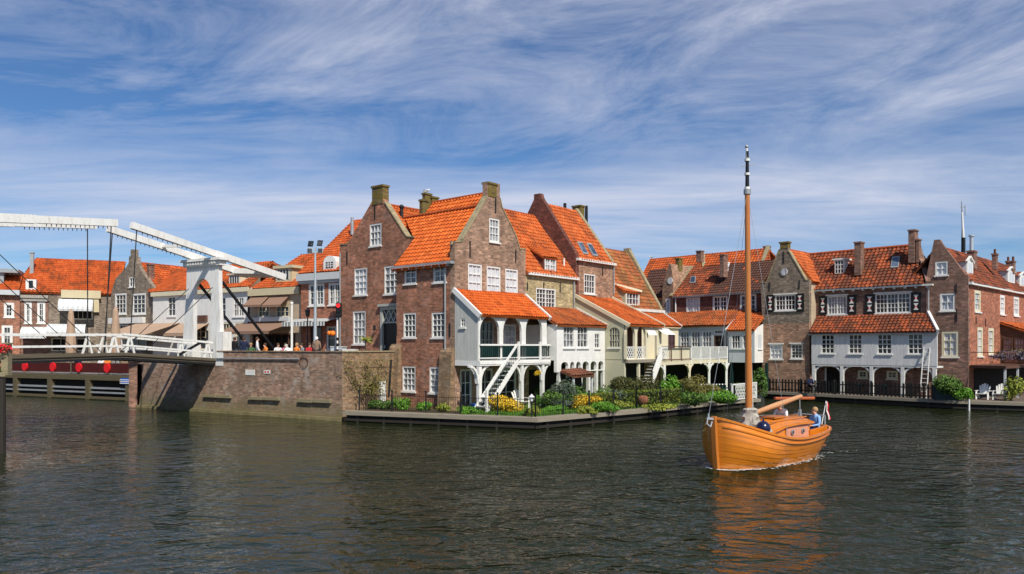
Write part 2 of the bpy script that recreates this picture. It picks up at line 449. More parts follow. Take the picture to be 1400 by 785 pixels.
def window(house, pl, r, cols=3, rows=4, frame='white', pane='pane_mid', fw=.09, bar=.034, depth=.125, rail=None, mull=0, sill='white', hood=False, o=0.0, proud=-.012, name='window'):
    s0, z0, s1, z1 = r
    b = MB(); d0, d1 = o-depth, o+proud
    b.pbox(pl, s0, s0+fw, z0, z1, d0, d1); b.pbox(pl, s1-fw, s1, z0, z1, d0, d1)
    b.pbox(pl, s0+fw, s1-fw, z1-fw, z1, d0, d1); b.pbox(pl, s0+fw, s1-fw, z0, z0+fw*.8, d0, d1)
    is0, is1, iz0, iz1 = s0+fw, s1-fw, z0+fw*.8, z1-fw
    n = mull+1
    edges = [is0+(is1-is0)*k/n for k in range(n+1)]
    for k in range(1, n): b.pbox(pl, edges[k]-fw*.45, edges[k]+fw*.45, iz0, iz1, d0, d1-.006)
    for k in range(n):
        for c in range(1, cols):
            x = edges[k]+(edges[k+1]-edges[k])*c/cols
            b.pbox(pl, x-bar/2, x+bar/2, iz0, iz1, o-depth*.72, o-depth*.3)
    for q in range(1, rows):
        z = iz0+(iz1-iz0)*q/rows; w = bar*1.9 if rail == q else bar
        b.pbox(pl, is0, is1, z-w/2, z+w/2, o-depth*.72, o-depth*.27)
    w = b.build(name, frame, house)
    g = MB(); g.face((pl.pt(is0-.03, iz0-.03, o-depth*.75), pl.pt(is1+.03, iz0-.03, o-depth*.75), pl.pt(is1+.03, iz1+.03, o-depth*.75), pl.pt(is0-.03, iz1+.03, o-depth*.75)))
    g.build('pane', pane, w)
    if sill:
        q = MB(); q.pbox(pl, s0-.06, s1+.06, z0-.09, z0-.004, o-.02, o+.08); q.build('sill', sill, w)
    if hood:
        q = MB(); q.pbox(pl, s0-.10, s1+.10, z1+.004, z1+.10, o-.02, o+.08); q.build('hood', sill or 'white', w)
    return w
def roof(house, name, mat, polys, **kw):
    b = MB(); b.tiled(polys, **kw); return b.build(name, mat, house)
def chimney(parent, u0, u1, v0, v1, Y, mat='brick_dark', d=(.8, .6), depth=None, pots=0, cap='brick_dark', zb=None, name='chimney'):
    a = at(u0, v1, Y); b = at(u1, v1, Y); top = at(u0, v0, Y).z; w = (b-a).length
    dd = Vector((d[0], d[1], 0)).normalized(); nn = Vector((dd.y, -dd.x, 0))
    c = (a+b)/2; w2 = w/2*.8; dp = (depth or w*.8)/2*.9
    z0 = (zb if zb is not None else c.z-.6)
    m = MB(); cz = (z0+top)/2
    m.box((c.x, c.y, cz-.06), dd*w2, nn*dp, (0, 0, (top-z0)/2-.06))
    m.box((c.x, c.y, top-.055), dd*(w2+.05), nn*(dp+.05), (0, 0, .055))
    o = m.build(name, mat, parent)
    for k in range(pots):
        x = (k-(pots-1)/2)*w*.5
        q = MB(); q.tube(Vector((c.x, c.y, top))+dd*x, Vector((c.x, c.y, top+.35))+dd*x, .09, .08, 8); q.build('pot', 'terracotta' if k % 2 else 'rust', o) if parent and parent.type == 'EMPTY' else q.build('pot', 'rust', parent)
    return o
def anchor(house, pl, u, v0, v1):
    s, z1 = pl.sz(u, v0); z0 = pl.z(u, v1)
    b = MB(); b.pbox(pl, s-.03, s+.03, z0, z1, .002, .05); return b.build('wall_anchor', 'iron', house)
def roofwindow(parent, sl, px, frame='zinc', name='roof_window'):
    P = [sl.px(u, v)+sl.n*.06 for u, v in px]; c = sum(P, Vector())/4
    b = MB(); Q = [p+sl.n*.08 for p in P]; I = [c+(p-c)*.78+sl.n*.085 for p in P]
    for k in range(4):
        l = (k+1) % 4
        b.face((P[k], P[l], Q[l], Q[k])); b.face((Q[k], Q[l], I[l], I[k]))
    o = b.build(name, frame, parent)
    g = MB(); g.face([p-sl.n*.02 for p in I]); g.build('pane', 'pane_blue', o if parent.type == 'EMPTY' else parent)
    return o
def bush(name, label, c, rad, n, mat, leaf=.10, cat='shrub', lumps=7, group=None, stem=True, flat=.0, seed=None, parent=None, parts=None):
    rg = random.Random(seed if seed is not None else hash(label) % 9999 if False else len(label)*131+n)
    c = Vector(c); b = MB(); rx, ry, rz = rad
    L = []
    for k in range(lumps):
        a = rg.uniform(0, 6.283); q = rg.uniform(.25, .75)
        L.append((Vector((math.cos(a)*q*rx, math.sin(a)*q*ry, rg.uniform(.35, 1.25)*rz)), rg.uniform(.35, .6)))
    L.append((Vector((0, 0, rz*.85)), .75))
    for k in range(n):
        p0, s = L[rg.randrange(len(L))]
        while True:
            d = Vector((rg.gauss(0, 1), rg.gauss(0, 1), rg.gauss(0, 1)))
            if d.length > .01: break
        d.normalize(); q = rg.uniform(.55, 1.05)**.5
        p = c+p0+Vector((d.x*rx*s*q, d.y*ry*s*q, d.z*rz*s*q))
        if p.z < c.z+.02: p.z = c.z+rg.uniform(.02, .2)
        nn = (d+Vector((rg.uniform(-.8, .8), rg.uniform(-.8, .8), rg.uniform(-.4, .9)))).normalized()
        x = nn.orthogonal().normalized(); x.rotate(Matrix.Rotation(rg.uniform(0, 6.28), 3, nn)); y = nn.cross(x)
        w = leaf*rg.uniform(.6, 1.3)
        b.face((p-x*w, p-y*w*.45+nn*w*.1, p+x*w, p+y*w*.45+nn*w*.1))
    if parts is None:
        t = thing(name, label, cat, c, group)
        b.build('foliage', mat, t)
        s = MB()
        for k in range(4):
            a = rg.uniform(0, 6.28); s.tube(c, c+Vector((math.cos(a)*rx*.45, math.sin(a)*ry*.45, rz*.9)), .035, .012, 6)
        s.build('stem', M['stemwood'], t)
        return t
    return b.build(parts, mat, parent)
M['stemwood'] = plain('shrub_wood', (.09, .06, .04), .9, .3)
M['leaf_green'] = leafy('green_leaves', [(.025, .05, .010), (.05, .11, .018), (.09, .18, .025), (.15, .24, .04)])
M['leaf_dark'] = leafy('dark_green_leaves', [(.022, .032, .010), (.045, .06, .016), (.085, .09, .022), (.13, .11, .035)])
M['leaf_bright'] = leafy('bright_green_leaves', [(.05, .13, .012), (.09, .24, .018), (.17, .34, .03)])
M['leaf_lime'] = leafy('lime_leaves', [(.09, .13, .015), (.22, .26, .03), (.34, .36, .05)])
M['leaf_olive'] = leafy('olive_leaves', [(.06, .065, .016), (.14, .13, .03), (.22, .18, .045)])
M['leaf_yellow'] = leafy('yellow_blossom', [(.09, .10, .01), (.55, .33, .012), (.80, .50, .02), (.85, .58, .04), (.30, .22, .01)])
M['leaf_purple'] = leafy('purple_blossom', [(.05, .05, .04), (.14, .10, .16), (.26, .20, .30), (.06, .07, .03), (.10, .07, .05)])
M['leaf_hedge'] = leafy('hedge_leaves', [(.03, .05, .010), (.07, .12, .016), (.16, .20, .025), (.22, .25, .03)])
M['leaf_grey'] = leafy('grey_green_leaves', [(.03, .05, .03), (.07, .10, .06), (.12, .15, .10)])
# ---------------------------------------------------------------- the setting: water, ground
ZG, ZS = .55, 2.85                      # garden / right quay level, street level
def sheet(name, pts, z, mat, kind='structure', thick=0.0):
    b = MB()
    for tri in geometry.tessellate_polygon([[Vector((x, y, 0)) for x, y in pts]]):
        q = [Vector((*pts[k], z)) for k in tri]
        if (q[1]-q[0]).cross(q[2]-q[0]).z < 0: q.reverse()
        b.face(q)
    if thick:
        for k in range(len(pts)):
            a, c = pts[k], pts[(k+1) % len(pts)]
            b.face(((*a, z-thick), (*c, z-thick), (*c, z), (*a, z)))
    return setting(b.build(name, mat, None, (0, 0, 0)), kind)
def water_mat():
    t = NT('canal_water'); p = t.pos()
    m1 = t.n('Mapping', None, Vector=p); m1.inputs['Scale'].default_value = (.75, 1.0, 1); m1.inputs['Rotation'].default_value = (0, 0, R(18))
    w1 = t.noise(m1.outputs[0], 1.15, 2, .5, Distortion=.8).outputs[0]
    m2 = t.n('Mapping', None, Vector=p); m2.inputs['Scale'].default_value = (.8, 1.25, 1); m2.inputs['Rotation'].default_value = (0, 0, R(-24))
    w2 = t.noise(m2.outputs[0], 3.3, 2, .5, Distortion=1.2).outputs[0]
    calm = t.ramp(t.noise(p, .055, 3, .5).outputs[0], [(.38, .35), (.62, 1.4)])
    h = t.math('ADD', t.math('MULTIPLY', w1, 1.0), t.math('MULTIPLY', w2, .25))
    h = t.math('MULTIPLY', h, calm)
    dd_ = t.n('VectorMath', {'operation': 'DISTANCE'}); t.set(dd_.inputs[0], p); dd_.inputs[1].default_value = (9.2, 26.2, 0)
    h = t.math('MULTIPLY', h, t.ramp(t.math('DIVIDE', dd_.outputs['Value'], 16.0), [(.2, 2.3), (1.0, 1.0)]))    # choppier round the moving boat
    t.bump(h, 1.0, .21)
    t.b.inputs['IOR'].default_value = 1.33
    c = t.ramp(t.noise(p, .09, 3).outputs[0], [(.3, (.0105, .0175, .0045)), (.7, (.014, .019, .006))])
    return t.done(c, .035, .5)
M['water'] = water_mat()
def ground_mat(name, a, b, sc=1.2, rough=.95, bump=.3):
    t = NT(name); p = t.pos()
    c = t.ramp(t.noise(p, sc, 7, .7).outputs[0], [(.3, a), (.7, b)])
    t.bump(t.noise(p, sc*9, 3).outputs[0], bump, .02)
    return t.done(c, rough, .15)
M['grass'] = ground_mat('lawn', (.07, .12, .016), (.14, .22, .03), 3.0)
M['cobble'] = brick('street_cobbles', (.20, .13, .10), (.13, .10, .085), (.09, .08, .07), amt=.3, bw=.22, rh=.11)
M['gravel'] = ground_mat('garden_gravel', (.20, .17, .13), (.34, .30, .24), 7.0)
M['soil'] = ground_mat('garden_soil', (.05, .038, .022), (.10, .075, .04), 4.0)
M['land'] = ground_mat('far_land', (.06, .07, .03), (.10, .10, .05), .05)
sheet('water', [(-900, -60), (900, -60), (900, 400), (-900, 400)], 0.0, 'water')
QL, QR, GC = (-24.7, 50.6), (-9.1, 41.2), (-6.75, 44.45)      # brick quay: left end, right end, garden wall end
street = sheet('street', [QL, (-9.0, 41.3), (-6.6, 44.6), (4, 54), (9, 62), (9, 400), (-200, 400), (-200, 140), (-31, 74), (-27.2, 56.3)], ZS, 'cobble')
FQ = [(-27.2, 56.3), (-41.5, 63.3), (-75, 80)]
sheet('far_quay', [(-27.2, 56.3), (-31, 74), (-120, 130), (-120, 103), (-75, 80), (-41.5, 63.3)], 1.8, 'cobble')
# garden ground: cap planks along the water, lawn inside
GA, GP, GB, GE = (-9.0, 40.85), (1.23, 36.8), (7.3, 42.0), (14.2, 49.0)
garden_edge = [GA, GP, GB, GE, (16.4, 50.6)]
inn = [(-8.55, 41.5), (1.15, 37.65), (6.85, 42.55), (13.6, 49.4), (15.8, 51.0)]
sheet('lawn', inn+[(16, 53), (19, 58), (19.2, 80), (-6.6, 80), (-6.7, 44.6)], ZG, 'grass')
sheet('garden_path', [(4.6, 41.6), (7.9, 44.6), (9.6, 46.3), (8.7, 47.2), (6.3, 46.0), (3.8, 42.6)], ZG+.006, 'gravel')
sheet('flower_bed', [(-8.4, 41.55), (-2.9, 39.5), (-2.4, 40.6), (-3.3, 41.4), (-6.7, 44.4)], ZG+.006, 'soil')
RQ = [(19.3, 59.3), (28.1, 49.0), (31.4, 47.0), (44, 46.0)]
sheet('right_quay', RQ+[(60, 46), (60, 120), (19.2, 120), (19.2, 62)], ZG, 'cobble')
# timber edging of the garden and of the right quay
def edging(name, label, pts, ins, zt, group, pile_gap=1.6, cap='plank'):
    t = thing(name, label, 'quay edge', (*pts[0], 0), group)
    b = MB()
    for k in range(len(pts)-1):
        a, c, ai, ci = Vector((*pts[k], 0)), Vector((*pts[k+1], 0)), Vector((*ins[k], 0)), Vector((*ins[k+1], 0))
        zt2 = zt+.02
        up = Vector((0, 0, 1)); L = (c-a).length
        U = lambda x, y: (x, y)
        b.face((a+up*zt2, c+up*zt2, ci+up*zt2, ai+up*zt2), [(0, 0), (L, 0), (L, .8), (0, .8)])
        b.face((a+up*(zt2-.2), c+up*(zt2-.2), c+up*zt2, a+up*zt2), [(0, 1), (L, 1), (L, 1.2), (0, 1.2)])
        b.face((ai+up*(zt2-.2), ci+up*(zt2-.2), c+up*(zt2-.2), a+up*(zt2-.2)), [(0, 1), (L, 1), (L, 1.2), (0, 1.2)])
    b.build('cap_planks', cap, t)
    w = MB()
    for k in range(len(pts)-1):
        a, c = Vector((*pts[k], 0)), Vector((*pts[k+1], 0)); d = (c-a).normalized(); n = Vector((-d.y, d.x, 0)); L = (c-a).length
        q0, q1 = a+n*.35, c+n*.35
        w.face((q0+Vector((0, 0, -.6)), q1+Vector((0, 0, -.6)), q1+Vector((0, 0, zt-.15)), q0+Vector((0, 0, zt-.15))))
    w.build('sheet_piling', 'pile', t)
    m = MB()
    for k in range(len(pts)-1):
        a, c = Vector((*pts[k], 0)), Vector((*pts[k+1], 0)); d = (c-a).normalized(); n = Vector((-d.y, d.x, 0)); L = (c-a).length
        m.beam(a+n*.2+Vector((0, 0, .12)), c+n*.2+Vector((0, 0, .12)), .16, .14)
    m.build('waling', 'pile', t)
    for k in range(len(pts)-1):
        a, c = Vector((*pts[k], 0)), Vector((*pts[k+1], 0)); d = (c-a).normalized(); n = Vector((-d.y, d.x, 0)); L = (c-a).length
        for i in range(int(L/pile_gap)):
            p = a+d*(i+.5)*pile_gap+n*.22
            q = MB(); q.tube(p+Vector((0, 0, -.5)), p+Vector((0, 0, zt-.19)), .11, .11, 7); q.build('pile', 'pile', t)
    return t
edging('timber_quay_edge', 'plank capped timber edging round the garden point', garden_edge, inn, ZG, 'timber edgings at the water')
ri = [(19.6, 60.0), (28.5, 49.7), (31.6, 47.7), (44, 46.7)]
edging('timber_quay_edge', 'long timber edging under the black picket fence on the far right', RQ, ri, ZG, 'timber edgings at the water')
# ---------------------------------------------------------------- the tall corner house and its neighbours
dL, dG = (.761, -.649), (.642, .766)
C0 = (-3.1, 41.5)
WG, WL = Plane(C0, dG), Plane(C0, dL)
PA = Plane((-5.75, 45.73), dL)
def pxl(pl, pts): return [pl.sz(u, v) for u, v in pts]
def gutter(house, pl, s0, s1, z, o=.16, mat='white', h=.16, brackets=0, name='gutter'):
    b = MB(); b.pbox(pl, s0, s1, z-h, z, .004, o)
    for k in range(brackets):
        s = s0+(s1-s0)*(k+.5)/brackets; b.pbox(pl, s-.06, s+.06, z-h-.12, z-h-.001, .004, o*.85)
    return b.build(name, mat, house)
def pipe(house, pl, u, v0, v1, mat='zinc', r=.05, o=.08):
    b = MB(); s, z1 = pl.sz(u, v0); z0 = pl.z(u, v1); b.tube(pl.pt(s, z0, o), pl.pt(s, z1, o), r, r, 8); return b.build('downpipe', mat, house)

cb = thing('corner_house', 'tall red brick corner house with tapered gable above a white arcaded veranda', 'house', (*C0, ZG))
wl = [(552.9, 363.6, 569.3, 388), (592.3, 361.2, 610.3, 386), (551.5, 428, 568.6, 461.5), (590, 427.2, 608.6, 461.6), (550, 500.8, 568, 535), (587, 502, 606, 537.5)]
Lr = [WL.rect(*w) for w in wl]
w = MB(); w.wall(WL, [(-4.74, .3), (-.352, .3), (-.352, 8.7), (-4.74, 8.7)], [rpoly(r) for r in Lr], D=.3)
gp = pxl(WG, [(621.5, 335), (621.5, 331), (631.5, 331), (632, 328), (664.5, 272), (666, 268.5), (666, 249.5), (683.5, 251.5), (683.5, 271), (686, 283), (705.7, 324), (710.5, 340.5), (712, 341), (718.6, 341)])
go = [(0, .3), (6.1, .3), (6.1, gp[-1][1])]+[(min(6.1, max(0, s)), z) for s, z in reversed(gp)]
gw = [(669, 299, 682.9, 331), (640, 361, 658.9, 400), (665.5, 364.5, 684.3, 403), (691, 368, 708, 404.5)]
Gr = [WG.rect(*x) for x in gw]
ground_open = [(.45, .62, 1.35, 2.75), (1.9, .62, 3.1, 2.75), (3.5, .62, 5.2, 2.75)]
bal_open = [(.35, 3.35, 1.5, 5.45), (2.05, 3.35, 3.2, 5.45), (4.1, 3.9, 5.2, 5.3)]
w2 = MB(); w2.wall(WG, go, [rpoly(r) for r in Gr+ground_open+bal_open], D=.35)
w.build('side_wall', 'brick_red', cb); w2.build('gable_wall', 'brick_gable', cb)
w = MB(); w.wall(WG, [(.31, .3), (6.05, .3), (6.05, 8.5), (3.05, 12.0), (.31, 8.5)], [], D=4.36, o=-.352)
w.build('rear_wall', 'brick_dark', cb)
for k, r in enumerate(Lr): window(cb, WL, r, 3 if k > 1 else 2, [3, 3, 4, 4, 4, 4][k], pane=['pane_mid', 'pane_mid', 'pane_dark', 'pane_dark', 'pane_mid', 'pane_mid'][k], rail=[0, 0, 2, 2, 3, 3][k])
window(cb, WG, Gr[0], 3, 3, pane='pane_mid', rail=2)
for r in Gr[1:]: window(cb, WG, r, 3, 3, pane='pane_lace', rail=2)
for r in ground_open: window(cb, WG, r, 2, 3, pane='pane_dark', sill=None, frame='white_old', name='garden_door')
for r in bal_open[:2]: window(cb, WG, r, 3, 4, pane='pane_green', sill=None, frame='doorgrey', bar=.03, name='veranda_window')
window(cb, WG, bal_open[2], 3, 4, pane='pane_lace', sill=None)
for u, a, b_ in ((642.2, 330, 352), (704.6, 341, 359), (677.2, 271, 291)): anchor(cb, WG, u, a, b_)
for u, a, b_ in ((542.5, 444, 458), (615.3, 442, 460)): anchor(cb, WL, u, a, b_)
# roof: front slope over the side wall, a low second slope behind its ridge, hidden rear slopes
zw = 8.72
def WB(s, b, z): return WL.pt(s, z, -b)
pitch = (12.1-zw)/3.05
P = [[WB(-4.85, -.28, zw-.28*pitch), WB(-.33, -.28, zw-.28*pitch), WB(-.33, 3.05, 12.1), WB(-4.85, 3.05, 12.1)],
     [WB(-4.85, 1.52, zw+1.52*pitch), WB(-4.85, 3.05, 12.1), WB(-7.4, 3.05, 12.1)]]
rf = roof(cb, 'roof', 'tile_new', P)
roof(cb, 'rear_roof', 'tile_new', [[WB(-5.6, 3.0, 12.05), WB(-1.0, 3.0, 12.05), WB(-1.0, 3.75, 12.95), WB(-5.6, 3.75, 12.95)]])
roof(cb, 'rear_roof', 'tile_mid', [[WB(-.33, 6.2, 8.6), WB(-5.6, 6.2, 8.6), WB(-5.6, 3.75, 12.95), WB(-.9, 3.75, 12.95)]])
b = MB(); b.tube(WB(-7.4, 3.02, 12.15), WB(-.4, 3.02, 12.15), .10, .10, 8); b.build('ridge', 'ridge', rf)
b = MB(); b.tube(WB(-5.6, 3.75, 13.0), WB(-1.0, 3.75, 13.0), .10, .10, 8); b.build('ridge', 'ridge', rf)
for q, (u0, u1, v0, v1, Y) in enumerate(((580, 587.3, 264.5, 288, 49.0), (587.5, 597.5, 269.5, 288, 49.3), (576, 583.8, 273.5, 289, 48.6))):
    chimney(rf, u0, u1, v0, v1, Y, 'brick_moss', dL, .6, zb=10.5)
b = MB(); b.tube(at(663.2, 274, 44.1), at(663.2, 261, 44.1), .08, .08, 7); b.ball(at(663.2, 261, 44.1), .13); b.build('flue', 'zinc', rf)
gutter(cb, WL, -4.9, -.02, 8.62, .32, 'zinc', .14, 8)
pipe(cb, WL, 609.9, 366, 479)
b = MB()                                # two sloping brick buttresses
for (s0, s1, zt) in ((-.95, -.02, 3.95), (-5.15, -4.3, 4.15)):
    b.hexa([WL.pt(s0, .3, .004), WL.pt(s1, .3, .004), WL.pt(s1, .3, .42), WL.pt(s0, .3, .42)],
           [WL.pt(s0, zt, .004), WL.pt(s1, zt, .004), WL.pt(s1, zt-.25, .2), WL.pt(s0, zt-.25, .2)])
    x = b; x.build('buttress', 'brick_yard', cb); b = MB()
# copings on the gable edge
def copings(house, pl, g, top, smax):
    run = MB()
    for k in range(len(g)-1):
        if max(g[k][1], g[k+1][1]) > top:
            if run.f: run.build('coping', 'coping', house); run = MB()
            continue
        run.beam(pl.pt(min(smax, g[k][0]), g[k][1]+.02, -.17), pl.pt(min(smax, g[k+1][0]), g[k+1][1]+.02, -.17), .42, .07)
    if run.f: run.build('coping', 'coping', house)
copings(cb, WG, gp, 12.9, 6.1)
b = MB(); b.wall(WG, [(2.70, 12.55), (3.42, 12.55), (3.42, 13.25), (2.70, 13.25)], [], D=.42, o=.035); b.pbox(WG, 2.64, 3.48, 13.25, 13.36, -.44, .08); b.build('chimney', 'brick_moss', cb)
# veranda
VF = WG.shift(-1.75)
b = MB(); b.wall(WL, [(.02, 3.25), (1.70, 3.25), (1.70, 5.72), (.02, 7.0)], [rpoly(WL.rect(629.6, 435.4, 636.2, 447.5))], D=.12, reveal=.08); b.build('veranda_side_wall', 'boards_grey', cb)
window(cb, WL, WL.rect(629.6, 435.4, 636.2, 447.5), 2, 2, pane='pane_dark', fw=.05)
b = MB(); b.beam(WL.pt(-.05, 7.09, .05), WL.pt(1.95, 5.60, .05), .14, .26); b.build('bargeboard', 'white', cb)
b = MB(); b.beam(WL.pt(.02, 7.07, -5.95), WL.pt(1.95, 5.62, -5.95), .14, .24); b.build('bargeboard', 'white', cb)
roof(cb, 'veranda_roof', 'tile_new', [[VF.pt(.12, 5.66, .22), VF.pt(5.85, 5.66, .22), WG.pt(5.85, 7.08, .01), WG.pt(.12, 7.08, .01)]], cs=.22, rs=.26)
op = [(656.3, 682.8), (688, 713.2), (719, 741.2)]
hs = [arch(VF.s(a), 3.3, VF.s(c), VF.z((a+c)/2, 432.5), 10) for a, c in op]
b = MB(); b.wall(VF, [(0, 3.26), (5.9, 3.26), (5.9, 5.62), (0, 5.62)], hs, D=.14, reveal=.14); b.build('arcade', 'white', cb)
s9 = 6.12
b = MB(); b.pbox(VF, -.02, s9, 2.98, 3.25, -1.72, .10); b.pbox(VF, -.02, s9, 3.06, 3.20, .10, .13); b.build('balcony_floor', 'white', cb)
b = MB(); b.pbox(VF, .05, s9, 4.05, 4.14, .03, .11); b.pbox(VF, .05, s9, 3.36, 3.42, .04, .10); b.build('handrail', 'white', cb)
sp = [VF.s(u) for u in (655, 684, 707, 736.5, 763)]
for k in range(4):
    b = MB(); a, c = sp[k]+.08, min(sp[k+1], s9)-.05; n = int((c-a)/.15)
    for i in range(n): x = a+(c-a)*(i+.5)/n; b.pbox(VF, x-.03, x+.03, 3.42, 4.05, .05, .09)
    b.build('balusters', 'greenpaint', cb)
for u in (707.5, 737): s = VF.s(u); b = MB(); b.pbox(VF, s-.07, s+.07, 3.25, 4.28, .02, .13); b.build('newel_post', 'white', cb)
b = MB(); b.pbox(VF, .12, 5.85, 3.26, 4.05, -.55, -.5); b.build('planter_back', 'greenpaint', cb)
for u, mt in ((652.5, 'white'), (713.5, 'white_old'), (742, 'white_old')):
    s = max(.09, VF.s(u)); b = MB(); b.pbox(VF, s-.10, s+.10, .5, 2.98, -.14, .06)
    for sg in (-1, 1):
        pts = [VF.pt(s+sg*(.08+.62*(1-math.cos(q*math.pi/8))), 2.05+.92*math.sin(q*math.pi/8), -.04) for q in range(5)]
        for p, q in zip(pts, pts[1:]): b.beam(p, q, .11, .12)
    b.build('post', mt, cb)
b = MB()
pts = [WL.pt(1.62-.62*(1-math.cos(q*math.pi/8)), 2.05+.92*math.sin(q*math.pi/8), .0) for q in range(5)]
for p, q in zip(pts, pts[1:]): b.beam(p, q, .10, .12)
b.build('post_brace', 'white', cb)
# garden stair down from the balcony, along the front
SF = WG.shift(-2.72); SB = WG.shift(-1.92)
s_t, s_b = SF.s(707), SF.s(665.5)
st = thing('garden_stair', 'steep white wooden stair from the veranda balcony down to the garden', 'stair', SF.pt(s_b, ZG, 0))
for pl_, nm in ((SF, 'stringer'), (SB, 'stringer')):
    b = MB(); b.beam(pl_.pt(s_b, .72, 0), pl_.pt(s_t, 3.17, 0), .07, .26); b.build(nm, 'white', st)
b = MB(); b.beam(SF.pt(s_b, 1.72, .01), SF.pt(s_t, 4.12, .01), .07, .11); b.build('handrail', 'white', st)
for k in range(11):
    q = (k+.5)/11; s = s_b+(s_t-s_b)*q; z = .72+(3.17-.72)*q+.05
    b = MB(); b.hexa([SF.pt(s-.13, z, -.03), SF.pt(s+.13, z, -.03), SB.pt(s+.13, z, .03), SB.pt(s-.13, z, .03)],
                     [SF.pt(s-.13, z+.045, -.03), SF.pt(s+.13, z+.045, -.03), SB.pt(s+.13, z+.045, .03), SB.pt(s-.13, z+.045, .03)]); b.build('tread', 'white_old', st)
b = MB()
for k in range(15): q = (k+.7)/15.5; s = s_b+(s_t-s_b)*q; z = .85+(3.17-.72)*q; b.tube(SF.pt(s, z, 0), SF.pt(s, z+.85, 0), .016, .016, 5)
b.build('balusters', 'greenpaint', st)
b = MB(); b.pbox(SF, s_b-.06, s_b+.06, .5, 1.78, -.06, .06); b.build('newel_post', 'white', st)

# grey-brown stepped house left of it
ha = thing('gable_house', 'brown brick house with chimney topped gable and dark front door by the quay', 'house', PA.pt(-3.6, ZS))
ag = pxl(PA, [(464.6, 337), (464.6, 334.5), (475, 334.3), (476, 332), (508.3, 275.7), (509.3, 270), (509.3, 254), (523.5, 253.5), (523.5, 272), (526, 277), (554.5, 321.5), (557, 324), (568.5, 324.6)])
sl = ag[0][0]
ao = [(sl, 2.2), (-.02, 2.2), (-.02, ag[-1][1])]+[(min(-.02, s), z) for s, z in reversed(ag)]
aw = [(505.4, 306, 521.4, 336.2), (484.3, 366.8, 502, 403.5), (525.3, 363.5, 545.5, 402), (482.5, 425.5, 499.8, 470.8)]
Ar = [PA.rect(*x) for x in aw]; dr = PA.rect(520.5, 419, 546.5, 484)
dr = (dr[0], 2.9, dr[2], dr[3])
b = MB(); b.wall(PA, ao, [rpoly(r) for r in Ar+[dr]], D=.35); b.build('gable_wall', M['brick_house'] if 'brick_house' in M else 'brick_red', ha)
b = MB(); b.wall(PA, [(sl+.02, 2.2), (-.04, 2.2), (-.04, 9.2), (-3.57, 12.7), (sl+.02, 9.2)], [], D=8, o=-.352); b.build('rear_wall', 'brick_dark', ha)
for k, r in enumerate(Ar): window(ha, PA, r, 3, [3, 4, 4, 4][k], pane=['pane_mid', 'pane_lace', 'pane_mid', 'pane_mid'][k], rail=[2, 2, 2, 2][k])
b = MB(); s0, z0, s1, z1 = dr
b.pbox(PA, s0, s0+.22, z0, z1, -.12, .06); b.pbox(PA, s1-.22, s1, z0, z1, -.12, .06); b.pbox(PA, s0+.22, s1-.22, z1-.2, z1, -.12, .055); b.pbox(PA, s0-.1, s1+.1, z1+.003, z1+.16, -.05, .2)
zt = PA.z(533, 441); b.pbox(PA, s0+.22, s1-.22, zt-.05, zt+.05, -.12, .04); b.build('door_frame', 'doorgrey', ha)
b = MB(); b.pbox(PA, s0+.22, s1-.22, z0, zt-.05, -.14, -.08); d_ = b.build('door', 'blackpaint', ha)
b = MB(); b.pbox(PA, s0+.3, s0+.36, z0+1.0, z0+1.2, -.08, -.03); b.build('handle', 'steel', d_)
b = MB(); b.face([PA.pt(x, z, -.11) for x, z in ((s0+.22, zt+.05), (s1-.22, zt+.05), (s1-.22, z1-.2), (s0+.22, z1-.2))]); fl = b.build('fanlight', 'pane_dark', ha)
b = MB(); ww = (s1-s0-.44)/3; hh = z1-.2-zt-.05
for k in range(3):
    x = s0+.22+ww*k
    for a, c in (((x, zt+.05), (x+ww, z1-.2)), ((x+ww, zt+.05), (x, z1-.2))): b.beam(PA.pt(a[0], a[1], -.09), PA.pt(c[0], c[1], -.09), .035, .035)
b.build('lattice_bars', 'white', fl)
anchor(ha, PA, 512.8, 280, 300); anchor(ha, PA, 474.8, 344, 362)
arf = roof(ha, 'roof', 'tile_mid', [[PA.pt(.1, 9.25, -.33), PA.pt(.1, 9.25, -9), PA.pt(-3.57, 12.95, -9), PA.pt(-3.57, 12.95, -.33)]])
roof(ha, 'rear_roof', 'tile_old', [[PA.pt(sl-.1, 9.25, -9), PA.pt(sl-.1, 9.25, -.33), PA.pt(-3.57, 12.95, -.33), PA.pt(-3.57, 12.95, -9)]])
b = MB(); b.tube(PA.pt(-3.57, 13.0, -.3), PA.pt(-3.57, 13.0, -9), .1, .1, 8); b.build('ridge', 'ridge', arf)
b = MB(); q = at(549, 294, 48.5); b.tube(q-Vector((0, 0, .3)), q+Vector((0, 0, .45)), .13, .10, 8); b.ball(q+Vector((0, 0, .5)), .16); b.build('flue', 'iron', arf)
copings(ha, PA, ag, 13.0, 0)
s0, s1 = ag[6][0], ag[7][0]
b = MB(); b.wall(PA, [(s0-.01, 12.9), (s1+.01, 12.9), (s1+.01, 13.95), (s0-.01, 13.95)], [], D=.5, o=.035); b.pbox(PA, s0-.07, s1+.07, 13.95, 14.07, -.5, .09); b.build('chimney', 'brick_moss', ha)
pipe(ha, PA, 466.2, 346, 482, 'zinc', .05)
b = MB(); q = PA.px(516, 448, .25); b.tube(PA.px(516, 452, .0), q, .02, .02, 5); b.lathe(q-Vector((0, 0, .2)), [(.05, 0), (.1, .25), (.02, .38)], 6); b.build('wall_lantern', 'iron', ha)

